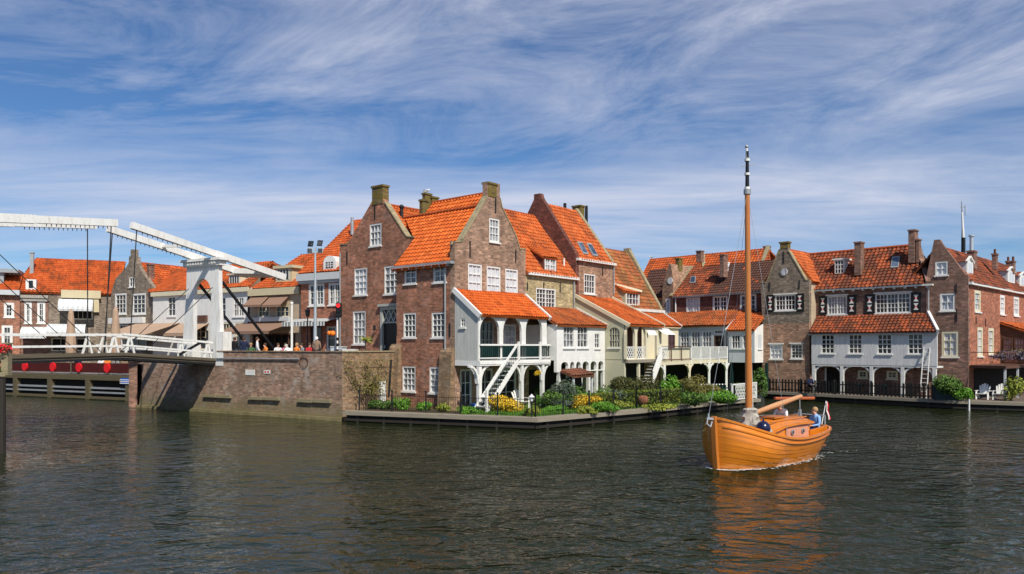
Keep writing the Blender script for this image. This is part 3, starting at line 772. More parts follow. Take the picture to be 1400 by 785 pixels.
# yellow brick house with the white annex
hb = thing('yellow_house', 'yellow brick house with long sloping dormer and a white annex on arches', 'house', WG.pt(8.7, ZG))
s0, s1, ze = 6.104, 11.3, 8.5
yw = WG.rect(733, 394.3, 759.8, 421)
b = MB(); b.wall(WG, [(s0, .3), (s1, .3), (s1, ze), (s0, ze)], [rpoly(yw)], D=6.4); b.build('wall', 'brick_yellow', hb)
window(hb, WG, yw, 3, 4, pane='pane_dark', mull=1)
zr, br = 12.85, 3.5
ybr = roof(hb, 'roof', 'tile_mid', [[WG.pt(s0-.02, ze-.1, .2), WG.pt(s1, ze-.1, .2), WG.pt(s1, zr, -br), WG.pt(s0-.02, zr, -br)]])
roof(hb, 'rear_roof', 'tile_mid', [[WG.pt(s1, ze-.1, -7), WG.pt(s0, ze-.1, -7), WG.pt(s0, zr, -br), WG.pt(s1, zr, -br)]])
b = MB(); b.tube(WG.pt(s0, zr+.05, -br), WG.pt(s1, zr+.05, -br), .1, .1, 8); b.build('ridge', 'ridge', ybr)
gutter(hb, WG, s0+.03, s1+.1, ze, .24, 'white', .17)
b = MB(); b.pbox(WG, s1-.45, s1-.40, 8.6, 8.9, -.3, -.2); b.tube(WG.pt(s1-.6, 9.2, -.5), WG.pt(s1-.6, 9.75, -.5), .06, .06, 6); b.build('vent_pipe', 'white', ybr)
anchor(hb, WG, 720.5, 386, 397); anchor(hb, WG, 743, 386, 393.5); anchor(hb, WG, 765.4, 386, 400)
pipe(hb, WG, 783.5, 385, 425)
def shed_dormer(house, pl, u0, u1, v0, v1, cheek, tmat, rise=.45, back=2.0, cols=3, rows=2, mull=1, pane='pane_mid', cheekmat='brick_maroon', name='dormer', over=.1):
    s0, z0, s1, z1 = pl.rect(u0, v0, u1, v1)
    b = MB()
    for x0, x1 in ((s0-.10, s0), (s1, s1+.10)):
        b.hexa([pl.pt(x0, z0, 0), pl.pt(x1, z0, 0), pl.pt(x1, z0, -back), pl.pt(x0, z0, -back)], [pl.pt(x0, z1+.02, 0), pl.pt(x1, z1+.02, 0), pl.pt(x1, z1+rise*back, -back), pl.pt(x0, z1+rise*back, -back)])
    d = b.build(name, cheekmat, house)
    window(house, pl, (s0, z0, s1, z1), cols, rows, pane=pane, mull=mull, o=.02) if house.parent is None and False else None
    q = MB(); fw = .08
    for x0, x1, a, c in ((s0, s0+fw, z0, z1), (s1-fw, s1, z0, z1), (s0+fw, s1-fw, z1-fw, z1), (s0+fw, s1-fw, z0, z0+fw)): q.pbox(pl, x0, x1, a, c, -.1, .03)
    n = cols*(mull+1)
    for k in range(1, n): x = s0+(s1-s0)*k/n; t_ = .05 if mull and k == cols else .02; q.pbox(pl, x-t_, x+t_, z0+fw, z1-fw, -.06, .0)
    for k in range(1, rows): z = z0+(z1-z0)*k/rows; q.pbox(pl, s0+fw, s1-fw, z-.02, z+.02, -.06, -.002)
    q.build('window', 'white', d)
    g = MB(); g.face([pl.pt(x, z, -.07) for x, z in ((s0, z0), (s1, z0), (s1, z1), (s0, z1))]); g.build('pane', pane, d)
    r = MB(); r.tiled([[pl.pt(s0-.2, z1-.02, over), pl.pt(s1+.2, z1-.02, over), pl.pt(s1+.2, z1+.04+rise*back, -back), pl.pt(s0-.2, z1+.04+rise*back, -back)]], cs=.22); r.build('dormer_roof', tmat, d)
    return d
shed_dormer(hb, WG.shift(.02), 744.5, 759.8, 352.5, 372.5, 0, 'tile_mid', .62, 3.0, 2, 2, 1, 'pane_lace')
P2 = WG.shift(-2.29)
x0, x1 = 6.15, 11.26
aw_ = [P2.rect(770, 445.8, 785.3, 475.5), P2.rect(789, 445.6, 804, 475.4), P2.rect(813, 456, 820, 476)]
b = MB(); b.wall(P2, [(x0, 3.2), (x1, 3.2), (x1, 5.3), (x0, 5.3)], [rpoly(r) for r in aw_], D=2.27); b.build('annex_wall', 'white', hb)
window(hb, P2, aw_[0], 3, 3, pane='pane_mid', frame='white_old'); window(hb, P2, aw_[1], 3, 3, pane='pane_mid', frame='white_old'); window(hb, P2, aw_[2], 2, 3, pane='pane_mid', frame='white_old', fw=.05)
roof(hb, 'annex_roof', 'tile_old', [[P2.pt(x0-.1, 5.27, .2), P2.pt(x1, 5.27, .2), WG.pt(x1, 6.4, .02), WG.pt(x0-.05, 6.4, .02)]], cs=.22, rs=.26)
b = MB(); b.beam(P2.pt(x1+.02, 5.3, .22), WG.pt(x1+.02, 6.48, .02), .1, .2); b.build('bargeboard', 'white', hb)
gutter(hb, P2, x0-.1, x1, 5.27, .12, 'white', .1)
us = [765.5, 778, 786.2, 795, 806, 816.5, 825.8]
ss = [P2.s(u) for u in us]
hs = [arch(ss[k]+.12, 2.55, ss[k+1]-.08, 3.1, 6) for k in range(6)]
hs = [[(s, z) for s, z in h] for h in hs]
b = MB(); b.wall(P2, [(x0, 2.5), (x1, 2.5), (x1, 3.196), (x0, 3.196)], hs, D=.2, reveal=.2); b.build('arch_band', 'white', hb)
for k, s in enumerate(ss):
    s = min(max(s+.02, x0+.09), x1-.1); b = MB(); b.pbox(P2, s-.09, s+.09, .4, 2.5, -.2, -.01); b.build('pillar', 'white_old', hb)
b = MB(); b.pbox(WG, 6.4, 8.2, .6, 2.6, .01, .05); b.build('shade_panel', 'dark', hb)  # near-black panel painting the shade behind the arches onto the wall
b = MB(); b.pbox(WG, 8.3, 11.2, .6, 3.1, .01, .05); b.build('shade_backing', 'dark', hb)  # same painted shade across the rest of the arches
# tall house with roof windows, olive lean-to with arched porch
hc = thing('tall_house', 'tallest brown brick house with two roof windows and an olive porch below', 'house', WG.pt(13.6, ZG))
s0, s1, ze, zr, br = 11.652, 15.9, 9.8, 13.8, 3.04
cw = WG.rect(798.5, 374.8, 814, 401.8)
b = MB(); b.wall(WG, [(s0, .3), (s1, .3), (s1, ze), (s0, ze)], [rpoly(cw)], D=6); b.build('wall', 'brick_tan', hc)
window(hc, WG, cw, 4, 3, pane='pane_dark')
S3 = Plane(WG.pt(11.3, 0).xy, (-.761, .649))
b = MB(); b.wall(S3, [(0, .3), (6.1, .3), (6.1, ze+.2), (3.5, zr+.25), (3.5, zr+.6), (2.95, zr+.6), (2.85, zr+.28), (0, ze+.28)], [], D=.35); b.build('side_gable', 'brick_maroon', hc)  # darker brick colour carries the shade on this side of the house
S3b = Plane(WG.pt(15.55, 0).xy, (-.761, .649))
b = MB(); b.wall(S3b, [(0, ze-.4), (6.1, ze-.4), (6.1, ze+.15), (3.04, zr+.2), (0, ze+.2)], [], D=.35); b.build('parapet', 'coping', hc)
ctr = roof(hc, 'roof', 'tile_mid', [[WG.pt(s0-.05, ze-.12, .2), WG.pt(15.6, ze-.12, .2), WG.pt(15.6, zr, -br), WG.pt(s0-.05, zr, -br)]])
roof(hc, 'rear_roof', 'tile_mid', [[WG.pt(15.6, ze-.1, -6.2), WG.pt(s0, ze-.1, -6.2), WG.pt(s0, zr, -br), WG.pt(15.6, zr, -br)]])
gutter(hc, WG, s0-.3, s1, ze, .24, 'white', .16)
sl3 = Slope(WG.pt(s0, ze-.12, .2), WG.pt(15.6, ze-.12, .2), WG.pt(s0, zr, -br))
for px in (((787.5, 332), (794.5, 333), (803, 349.5), (796, 348.5)), ((800, 334), (807, 335), (816.5, 352), (809.5, 351))): roofwindow(ctr, sl3, px)
chimney(ctr, 784.5, 797, 281.5, 300, 57.0, 'brick_moss', dG, .8, zb=12.6)
for u, v0, v1, Y in ((772.3, 278, 296, 54.8), (801.7, 281.5, 302, 57.5)):
    b = MB(); b.tube(at(u, v1+4, Y), at(u, v0, Y), .12, .11, 8); b.build('flue', 'iron', ctr)
anchor(hc, WG, 823.5, 366, 377)
pipe(hc, WG, 838, 365, 402)
P3 = WG.shift(-3.9); SS = Plane(WG.pt(11.3, 0).xy, (.761, -.649))
aw3 = arch(SS.s(832), SS.z(840, 475), SS.s(847.4), SS.z(840, 447.5), 8)
b = MB(); b.wall(SS, [(0, .3), (3.7, .3), (3.7, 5.42), (0, 7.22)], [aw3], D=.2, reveal=.1); b.build('porch_side_wall', 'olive', hc)
r = (aw3[0][0], aw3[0][1], aw3[1][0], max(z for s, z in aw3))
window(hc, SS, r, 4, 3, pane='pane_mid', frame='olive', fw=.06, proud=-.02, depth=.12)
b = MB(); b.beam(SS.pt(-.05, 7.34, .02), SS.pt(4.1, 5.32, .02), .14, .22); b.build('bargeboard', 'cream', hc)
b = MB(); b.pbox(SS, .02, 3.68, 3.2, 3.26, .003, .02); b.build('drip_band', 'olive', hc)
x0, x1 = 11.3, 15.62
roof(hc, 'porch_roof', 'tile_mid', [[P3.pt(x0+.1, 5.36, .2), P3.pt(x1, 5.36, .2), WG.pt(x1, 7.3, .02), WG.pt(x0+.1, 7.3, .02)]], cs=.22, rs=.26)
b = MB(); b.beam(P3.pt(x1+.03, 5.38, .22), WG.pt(x1+.03, 7.40, .02), .1, .2); b.build('bargeboard', 'cream', hc)
op3 = [(856, 868.2), (871.3, 883), (886.3, 898)]
hs = [arch(P3.s(a), 3.22 if k < 2 else 3.22, P3.s(c), P3.z((a+c)/2, 446), 8) for k, (a, c) in enumerate(op3)]
b = MB(); b.wall(P3, [(x0, 3.18), (x1, 3.18), (x1, 5.36), (x0, 5.36)], hs, D=.16, reveal=.16); b.build('porch_arcade', 'cream', hc)
b = MB(); b.wall(WG.shift(-2.4), [(x0+.2, 3.0), (x1, 3.0), (x1, 6.0), (x0+.2, 6.0)], [], D=.1); b.build('porch_back_wall', 'brown', hc)
b = MB(); b.pbox(P3, x0, x1, 2.98, 3.18, -3.85, .05); b.build('porch_floor', 'plank', hc)
b = MB(); b.pbox(P3, x0+.05, x1, .4, 2.98, -1.4, -1.3); b.build('shade_backing', 'dark', hc)  # near-black slab standing in for the darkness under the porch
for u in (875, ): s = P3.s(u); b = MB(); b.pbox(P3, s-.08, s+.08, .4, 2.98, -.2, -.04); b.build('post', 'cream', hc)
def lattice(pl, s0, s1, z0, z1, o=0.0, step=.24, w=.05):
    b = MB()
    b.pbox(pl, s0, s1, z1-.06, z1, o-.03, o+.03); b.pbox(pl, s0, s1, z0, z0+.06, o-.03, o+.03)
    n = max(2, int((s1-s0)/step)); m = max(2, int((z1-z0-.12)/step*.7))
    for k in range(n):
        for q in range(m):
            a0, a1 = s0+(s1-s0)*k/n, s0+(s1-s0)*(k+1)/n; c0, c1 = z0+.06+(z1-z0-.12)*q/m, z0+.06+(z1-z0-.12)*(q+1)/m
            b.beam(pl.pt(a0, c0, o), pl.pt(a1, c1, o), w, .02, up=(pl.n.x, pl.n.y, 0)); b.beam(pl.pt(a0, c1, o+.012), pl.pt(a1, c0, o+.012), w, .02, up=(pl.n.x, pl.n.y, 0))
    return b
for a, c in op3[:2]: lattice(P3, P3.s(a), P3.s(c), 3.22, 4.0, -.08).build('lattice_panel', 'white', hc)
lattice(P3, P3.s(899.5), P3.s(913), 3.22, 4.0, 0).build('lattice_panel', 'white', hc)
for nm, u0, u1, v0, v1, oo in (('awning', 884, 893, 448, 458, .15), ('awning', 899.5, 912, 449, 457.5, .5)):
    s0_, z0_, s1_, z1_ = P3.rect(u0, v0, u1, v1); b = MB()
    b.hexa([P3.pt(s0_, z0_-.02, oo), P3.pt(s1_+.3, z0_-.02, oo), P3.pt(s1_+.3, z1_-.03, -.1), P3.pt(s0_, z1_-.03, -.1)], [P3.pt(s0_, z0_, oo), P3.pt(s1_+.3, z0_, oo), P3.pt(s1_+.3, z1_, -.1), P3.pt(s0_, z1_, -.1)]); b.build(nm, 'white', hc)
q = MB(); a = P3.px(896.5, 475, .45); c = P3.px(884.5, 508, .45)
for dz in (0, -.75): q.beam(a+Vector((0, 0, dz)), c+Vector((0, 0, dz)), .06, .10)
for k in range(9):
    t_ = (k+.5)/9; p = a.lerp(c, t_); q.beam(p, p+Vector((0, 0, -.75)), .05, .10)
sp_ = thing('porch_stair', 'short white slatted stair going down from the arched olive porch', 'stair', c-Vector((0, 0, .9)))
q.build('side_rail', 'white', sp_)
for k in range(8):
    p = a.lerp(c, (k+.5)/8)-Vector((0, 0, .75)); b = MB(); b.box(p+Vector((P3.n.x, P3.n.y, 0))*-.4, Vector((P3.d.x, P3.d.y, 0))*.13, Vector((P3.n.x, P3.n.y, 0))*.38, (0, 0, .025)); b.build('tread', 'white_old', sp_)
# mossy-roofed house with the cream lean-to
hd = thing('mossy_roofed_house', 'house with mossy steep roof, one dormer and a cream lean-to', 'house', WG.pt(19.3, ZG))
s0, s1, ze, zr, br = 15.91, 22.7, 6.75, 11.4, 2.9
b = MB(); b.wall(WG, [(s0, .3), (s1, .3), (s1, ze), (s0, ze)], [], D=5.6); b.build('wall', 'brick_tan', hd)
S4 = Plane(WG.pt(22.35, 0).xy, (-.761, .649))
b = MB(); b.wall(S4, [(-.1, .3), (5.7, .3), (5.7, ze+.2), (3.2, zr+.22), (3.2, zr+.35), (2.7, zr+.35), (2.7, zr+.2), (-.1, ze+.15)], [], D=.35); b.build('end_gable', 'coping', hd)
dr4 = roof(hd, 'roof', 'tile_moss', [[WG.pt(s0, ze-.1, .15), WG.pt(22.4, ze-.1, .15), WG.pt(22.4, zr, -br), WG.pt(s0, zr, -br)]])
roof(hd, 'rear_roof', 'tile_moss', [[WG.pt(22.4, ze-.1, -5.9), WG.pt(s0, ze-.1, -5.9), WG.pt(s0, zr, -br), WG.pt(22.4, zr, -br)]])
gutter(hd, WG, 17.6, 22.75, ze+.02, .28, 'white_old', .2)
shed_dormer(hd, WG.shift(.04), 856, 873.5, 399.5, 417.5, 0, 'tile_mid', .5, 2.0, 4, 2, 0, 'pane_purple', 'olive')
b = MB(); pl_ = WG.shift(.04); b.beam(pl_.px(853.5, 387.5, -.9), pl_.px(875, 398.5, .15), .1, .16); b.build('dormer_fascia', 'cream', hd)
P4 = WG.shift(-1.52)
dw = P4.rect(913.5, 457, 923, 479); dw = (dw[0], 3.22, dw[2], dw[3])
b = MB(); b.wall(P4, [(15.95, 3.0), (22.5, 3.0), (22.5, 5.5), (15.95, 5.5)], [rpoly(dw)], D=1.5); b.build('lean_to_wall', 'cream', hd)
window(hd, P4, dw, 2, 3, pane='pane_purple', frame='brown', fw=.06, sill=None, name='terrace_door')
roof(hd, 'lean_to_roof', 'tile_mid', [[P4.pt(15.8, 5.48, .2), P4.pt(22.6, 5.48, .2), WG.pt(22.6, 6.55, .02), WG.pt(15.8, 6.55, .02)]], cs=.22, rs=.26)
b = MB(); b.beam(P4.pt(22.62, 5.5, .22), WG.pt(22.62, 6.63, .02), .1, .18); b.build('bargeboard', 'white', hd)
gutter(hd, P4, 15.8, 22.6, 5.47, .16, 'cream', .1)
# ---------------------------------------------------------------- houses on the right side of the basin
PR = Plane((20.36, 62.5), (.65, -.76)); PD = Plane((22.45, 58.0), (.70, -.714)); PC = Plane((28.5, 51.5), (.70, -.714)); PE = Plane((30.6, 51.5), (.70, -.714))
# dark brick house with conservatory
hr = thing('dark_brick_house', 'dark brick house with blackened patchy roof above a white glazed conservatory', 'house', PR.pt(-4, ZG))
ze = 8.5; s0 = -8.9
rw = [PR.rect(938, 406, 957, 428), PR.rect(974.3, 404.3, 994.8, 426), PR.rect(1011.5, 402.5, 1034, 424.5)]
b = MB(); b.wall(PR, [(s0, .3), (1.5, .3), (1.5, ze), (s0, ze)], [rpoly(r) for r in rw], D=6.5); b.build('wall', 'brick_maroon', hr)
for k, r in enumerate(rw): window(hr, PR, r, 2, 3, pane=['pane_lace', 'pane_dark', 'pane_mid'][k], mull=1, fw=.16, bar=.05)
zr, br = PR.shift(3.0).z(985, 360), 3.0
zr = 11.3
ms_ = PR.s(968)
roof(hr, 'orange_roof', 'tile_red', [[PR.pt(s0-.1, ze-.1, .2), PR.pt(ms_, ze-.1, .2), PR.pt(ms_, zr, -br), PR.pt(s0-.1, zr, -br)]])
rr = roof(hr, 'roof', 'tile_dark', [[PR.pt(ms_+.01, ze-.1, .2), PR.pt(1.4, ze-.1, .2), PR.pt(1.4, zr, -br), PR.pt(ms_+.01, zr, -br)]])
roof(hr, 'rear_roof', 'tile_dark', [[PR.pt(1.4, ze-.1, -6.2), PR.pt(s0-.1, ze-.1, -6.2), PR.pt(s0-.1, zr, -br), PR.pt(1.4, zr, -br)]])
gutter(hr, PR, s0, .3, ze, .22, 'zinc', .15)
slr = Slope(PR.pt(s0, ze-.1, .2), PR.pt(0, ze-.1, .2), PR.pt(s0, zr, -br))
roofwindow(rr, slr, ((945.5, 379.5), (952, 379), (951, 388), (943.5, 388.5)))
chimney(rr, 985.5, 993.5, 348, 372, 66.5, 'brick_dark', (.65, -.76), .7, zb=10.0)
b = MB(); q = slr.px(988, 372); b.beam(slr.px(984, 374)+slr.n*.06, slr.px(994, 373)+slr.n*.06, .25, .06, up=slr.n); b.beam(slr.px(994, 373)+slr.n*.06, slr.px(997, 360)+slr.n*.1, .2, .06, up=slr.n); b.build('flashing', 'white', rr)
b = MB(); a = PR.pt(s0-.2, ze, .1); c = PR.pt(s0-.2, zr+.1, -br); b.beam(a, c, .3, .3); b.build('parapet', 'coping', hr)
pipe(hr, PR, 924.5, 406, 432, 'white', .06)
PQ = PR.shift(-2.2)
roof(hr, 'lean_to_roof', 'tile_old', [[PQ.pt(-10.6, 5.75, .2), PQ.pt(-1.2, 5.75, .2), PR.pt(-.6, 7.05, .02), PR.pt(-9.2, 7.05, .02)]], cs=.24, rs=.28)
cons = [(930, 453.5, 942, 475.6), (945, 453.3, 957, 475.5), (960, 453, 972.5, 475.3), (976, 458.5, 989.5, 480), (976.5, 451.5, 988.5, 456), (991.5, 453, 995.5, 475)]
cr = [PQ.rect(*x) for x in cons]
b = MB(); b.wall(PQ, [(-10.4, 2.9), (-1.3, 2.9), (-1.3, 5.72), (-10.4, 5.72)], [rpoly(r) for r in cr], D=.15); b.build('conservatory_wall', 'greyblue', hr)
for k, r in enumerate(cr):
    if k < 3: window(hr, PQ, r, 3, 3, pane='pane_mid', fw=.06, sill=None, bar=.06)
    elif k == 3: window(hr, PQ, r, 2, 3, pane='pane_dark', frame='brown', fw=.08, sill=None, name='terrace_door')
    elif k == 4: window(hr, PQ, r, 4, 1, pane='pane_dark', fw=.05, sill=None)
    else: window(hr, PQ, r, 1, 3, pane='pane_mid', fw=.05, sill=None)
BX = Plane((18.85, 59.7), (.70, -.714)); bs = BX.s(996.5)
wb = [BX.rect(1000, 458, 1012, 476.5), BX.rect(1015, 458, 1027, 476.5)]
b = MB(); b.wall(BX, [(bs, 2.75), (0, 2.75), (0, 5.35), (bs, 5.35)], [rpoly(r) for r in wb], D=1.9); b.build('bay_wall', 'greyblue', hr)
for r in wb: window(hr, BX, r, 3, 2, pane='pane_mid', fw=.06)
BS = Plane((18.852, 59.702), (.714, .70))
wbs = BS.rect(1036, 458, 1041, 477)
b = MB(); b.wall(BS, [(0, 2.75), (1.8, 2.75), (1.8, 5.9), (0, 5.3)], [rpoly(wbs)], D=.12, o=.01); b.build('bay_side_wall', 'white', hr)
window(hr, BS, wbs, 3, 4, pane='pane_mid', fw=.06, o=.01)
roof(hr, 'bay_roof', 'tile_mid', [[BX.pt(bs-.15, 5.3, .15), BX.pt(.05, 5.3, .15), BX.pt(.05, 6.7, -1.9), BX.pt(bs-.15, 6.7, -1.9)]], cs=.22, rs=.26)
b = MB(); b.beam(BX.pt(bs-.18, 5.3, .2), BX.pt(bs-.18, 6.2, -1.3), .1, .16); b.build('bargeboard', 'white', hr)
b = MB(); b.wall(PR.shift(-.6), [(-10, .3), (1.2, .3), (1.2, 2.7), (-10, 2.7)], [], D=.1); b.build('void_shade_wall', 'dark', hr)  # near-black wall painting in the dark void below the terrace
for u, v0, v1 in ((998.5, 497, 533), (1046.5, 497, 533)): b = MB(); s = BX.s(u); b.pbox(BX, s-.1, s+.1, .4, 2.75, -.3, -.1); b.build('post', 'greenpaint', hr)
# terrace on posts between the lean-tos
T0, T1, T2 = Vector((9.85, 51.0, 0)), Vector((13.07, 56.0, 0)), Vector((17.1, 61.0, 0))
te = thing('raised_terrace', 'raised terrace deck with brown and white railings on braced posts', 'terrace', (13.07, 56.0, ZG))
b = MB(); zt = 3.0
inT = [Vector((8.4, 53.0, 0)), Vector((11.0, 58.5, 0)), Vector((15.9, 62.6, 0))]
for k, (a, c, ai, ci) in enumerate(((T0, T1, inT[0], inT[1]), (T1, T2, inT[1], inT[2]))):
    b.hexa([a+Vector((0, 0, zt-.25)), c+Vector((0, 0, zt-.25)), ci+Vector((0, 0, zt-.25)), ai+Vector((0, 0, zt-.25))], [a+Vector((0, 0, zt)), c+Vector((0, 0, zt)), ci+Vector((0, 0, zt)), ai+Vector((0, 0, zt))])
b.build('deck', 'cream', te)
b = MB()
for a, c, n in ((T0, T1, 3),):
    for k in range(n+1): p = a.lerp(c, k/n); b.beam(p+Vector((0, 0, zt)), p+Vector((0, 0, zt+1.0)), .07, .07)
    for dz in (.1, 1.0): b.beam(a+Vector((0, 0, zt+dz)), c+Vector((0, 0, zt+dz)), .06, .07)
b.build('brown_railing', 'brown', te)
b = MB(); b.face([p for p in (T0+Vector((-.1, .1, zt+.12)), T1+Vector((-.1, .1, zt+.12)), T1+Vector((-.1, .1, zt+.9)), T0+Vector((-.1, .1, zt+.9)))]); b.build('windbreak_panel', 'cream', te)
b = MB()
for k in range(5): p = T1.lerp(T2, k/4); b.beam(p+Vector((0, 0, zt-.3)), p+Vector((0, 0, zt+1.0)), .08, .08)
for k in range(44): p = T1.lerp(T2, (k+.5)/44); b.beam(p+Vector((0, 0, zt+.1)), p+Vector((0, 0, zt+.95)), .05, .03)
for dz in (.1, .98): b.beam(T1+Vector((0, 0, zt+dz)), T2+Vector((0, 0, zt+dz)), .06, .06)
b.build('white_railing', 'white_old', te)
for k, (p, mt) in enumerate(((T0.lerp(T1, .12), 'white_old'), (T0.lerp(T1, .93), 'cream'), (T1.lerp(T2, .47), 'white_old'), (T1.lerp(T2, .97), 'white_old'))):
    b = MB(); b.beam(p+Vector((0, 0, .4)), p+Vector((0, 0, zt-.25)), .16, .16)
    d = (T1-T0).normalized() if k < 2 else (T2-T1).normalized()
    for sg in ((-1, 1) if k != 0 else (-1,)):
        pts = [p+d*sg*.75*(1-math.cos(q*math.pi/8))+Vector((0, 0, 1.85+.85*math.sin(q*math.pi/8))) for q in range(5)]
        for x, y in zip(pts, pts[1:]): b.beam(x, y, .11, .11)
    b.build('post', mt, te)
# narrow little gable behind, and the long roofs behind that
PG = Plane((14.55, 69.4), (.65, -.76))
hn = thing('narrow_gable_house', 'narrow brown gable with an oval light between two big roofs', 'house', PG.pt(-.7, ZG))
gl = PG.s(905.5)
go_ = [(gl, .3), (0, .3)]+[(min(s, 0), z) for s, z in pxl(PG, [(924, 392), (921.5, 380), (917, 361.5), (914.5, 360.5), (908, 383), (905.5, 395)])]
nw = PG.rect(910, 408, 916.5, 433.5); ov = PG.rect(915, 379.5, 918.5, 389)
b = MB(); b.wall(PG, go_, [rpoly(nw)], D=5); b.build('gable_wall', 'brick_tan', hn)
window(hn, PG, nw, 1, 4, pane='pane_lace', fw=.14)
b = MB(); s_, z_ = PG.sz(916.5, 384); b.tube(PG.pt(s_, z_, -.02), PG.pt(s_, z_, .05), .3, .3, 12); b.build('oval_light', 'white', hn)
PGs = Plane(PG.pt(gl, 0).xy, (-.76, -.65))
za, zb_ = PG.z(905.5, 392), PG.z(915, 361)
mid = (gl+0)/2
roof(hn, 'roof', 'tile_dark', [[PG.pt(gl-3.8, 8.6, -1.0), PG.pt(gl-.1, 8.6, -1.0), PG.pt(mid, 11.5, -3.0), PG.pt(gl-3.8, 11.5, -3.0)]])
b = MB(); b.wall(PG, [(gl-3.7, .3), (gl-.05, .3), (gl-.05, 8.5), (gl-3.7, 8.5)], [], D=4, o=-1.2); b.build('wall', 'brick_tan', hn)
chimney(hn, 924.5, 932, 353, 395, 70.5, 'brick_moss', (.65, -.76), .6, pots=0, zb=8)
PX = Plane((19.0, 71.5), (.72, -.69))
hx = thing('rear_row_house', 'pair of long orange roofs behind the dark house with a shared parapet', 'house', PX.pt(-3, ZS))
s0, s1 = PX.s(868), PX.s(1062)
ze = 8.0
b = MB(); b.wall(PX, [(s0, .3), (s1, .3), (s1, ze), (s0, ze)], [], D=9); b.build('wall', 'brick_dark', hx)
PXr = PX.shift(4.5); zr = PXr.z(1000, 344.5)
m0, m1 = PXr.s(889), PXr.s(1051)
xr = roof(hx, 'roof', 'tile_far', [[PX.pt(s0-1.0, ze, .1), PX.pt(s1, ze, .1), PXr.pt(m1, zr), PXr.pt(m0, zr)]], cs=.3)
roof(hx, 'rear_roof', 'tile_far', [[PX.pt(s1, ze, -9), PX.pt(s0, ze, -9), PXr.pt(m0, zr), PXr.pt(m1, zr)]], cs=.3)
for u, v0, v1 in ((957, 343, 352), (1048.5, 336.5, 350)):
    chimney(xr, u-4.5, u+4.5, v0, v1, 75.5, 'brick_dark', (.72, -.69), .6, zb=zr-1.0)
b = MB(); q = PXr.s(961); b.beam(PXr.pt(q, zr+.1), PX.pt(PX.s(957)-.2, ze+1.3, -1.4), .35, .3); b.build('parapet', 'coping', hx)
b = MB(); q = PXr.s(1050); b.beam(PXr.pt(q, zr+.12), PX.pt(q+.3, ze+.6, -.6), .35, .3); b.build('parapet', 'coping', hx)
# gable house with red and white shutters
hg = thing('shuttered_gable_house', 'narrow grey brown gable house with one shuttered window and a round light', 'house', PD.pt(-1.9, ZG))
dg = pxl(PD, [(1040, 388), (1040, 386.5), (1046.5, 386.5), (1049, 384), (1064.5, 343), (1067, 341), (1067, 333.5), (1077, 332.5), (1077.5, 343), (1080, 346), (1101.5, 383), (1109, 383.5)])
do = [(-3.8, .3), (0, .3), (0, dg[-1][1])]+[(max(-3.95, min(0, s)), z) for s, z in reversed(dg)]
dwn = [PD.rect(1059.5, 403, 1088, 424.5), PD.rect(1052.5, 471, 1070, 491), PD.rect(1081, 470.5, 1097.5, 490.5)]
zs = PD.z(1075, 442)
b = MB(); b.wall(PD, [(-3.8, zs), (0, zs)]+do[2:], [rpoly(dwn[0])], D=.35); b.build('gable_wall', 'brick_grey', hg)
b = MB(); b.wall(PD, [(-3.8, .3), (0, .3), (0, zs-.002), (-3.8, zs-.002)], [rpoly(r) for r in dwn[1:]], D=.35); b.build('lower_wall', 'brick_tan', hg)
b = MB(); b.wall(PD, [(-3.8, .3), (-.02, .3), (-.02, 9.0), (-1.9, 11.3), (-3.8, 9.0)], [], D=5, o=-.352); b.build('side_wall', 'render_tan', hg)
window(hg, PD, dwn[0], 3, 3, pane='pane_dark', mull=1, fw=.10, hood=True)
window(hg, PD, dwn[1], 3, 3, pane='pane_lace', hood=True); window(hg, PD, dwn[2], 3, 4, pane='pane_dark', hood=True)
def shutter(house, pl, u0, v0, u1, v1):
    s0, z0, s1, z1 = pl.rect(u0, v0, u1, v1)
    b = MB(); b.pbox(pl, s0+.03, s1-.03, z0, z1, .006, .06); o = b.build('shutter', 'blackpaint', house)
    w, h, c = (s1-s0)*.32, (z1-z0), (s0+s1)/2
    for f in (.30, .72):
        zc = z0+h*f; hh = h*.165
        r = MB(); r.wall(pl, [(c-w*.75, zc-hh), (c-w*.05, zc-hh*.0), (c-w*.75, zc+hh), (c+w*.75, zc+hh), (c+w*.05, zc), (c+w*.75, zc-hh)], [], D=.012, o=.072)
        g = r.build('hourglass', 'white', o)
        r = MB(); r.wall(pl, [(c-w*.75, zc+hh*.05), (c-w*.75, zc-hh), (c, zc)], [], D=.01, o=.08)
        r = MB()
        for sg in (-1, 1): r.face([pl.pt(c+sg*w*.24, zc-hh*.32, .0755), pl.pt(c+sg*w*.04, zc, .0755), pl.pt(c+sg*w*.24, zc+hh*.32, .0755), pl.pt(c+sg*w*.42, zc, .0755)] if sg > 0 else [pl.pt(c-w*.42, zc, .0755), pl.pt(c-w*.24, zc+hh*.32, .0755), pl.pt(c-w*.04, zc, .0755), pl.pt(c-w*.24, zc-hh*.32, .0755)])
        r.build('red_diamond', 'red', o)
    return o
shutter(hg, PD, 1048, 403.2, 1059, 427); shutter(hg, PD, 1087.6, 401.5, 1100, 426)
for u, a, c in ((1052, 386, 397), (1093, 383, 395)): anchor(hg, PD, u, a, c)
anchor(hg, PD, 1071.5, 344, 360)
b = MB(); s_, z_ = PD.sz(1072.3, 372); b.tube(PD.pt(s_, z_, -.02), PD.pt(s_, z_, .07), .29, .27, 14); b.build('round_light', 'pane_lace', hg)
gr = roof(hg, 'roof', 'tile_mid', [[PD.pt(.15, 8.9, -.33), PD.pt(.15, 8.9, -6.5), PD.pt(-1.9, 11.55, -6.5), PD.pt(-1.9, 11.55, -.33)]])
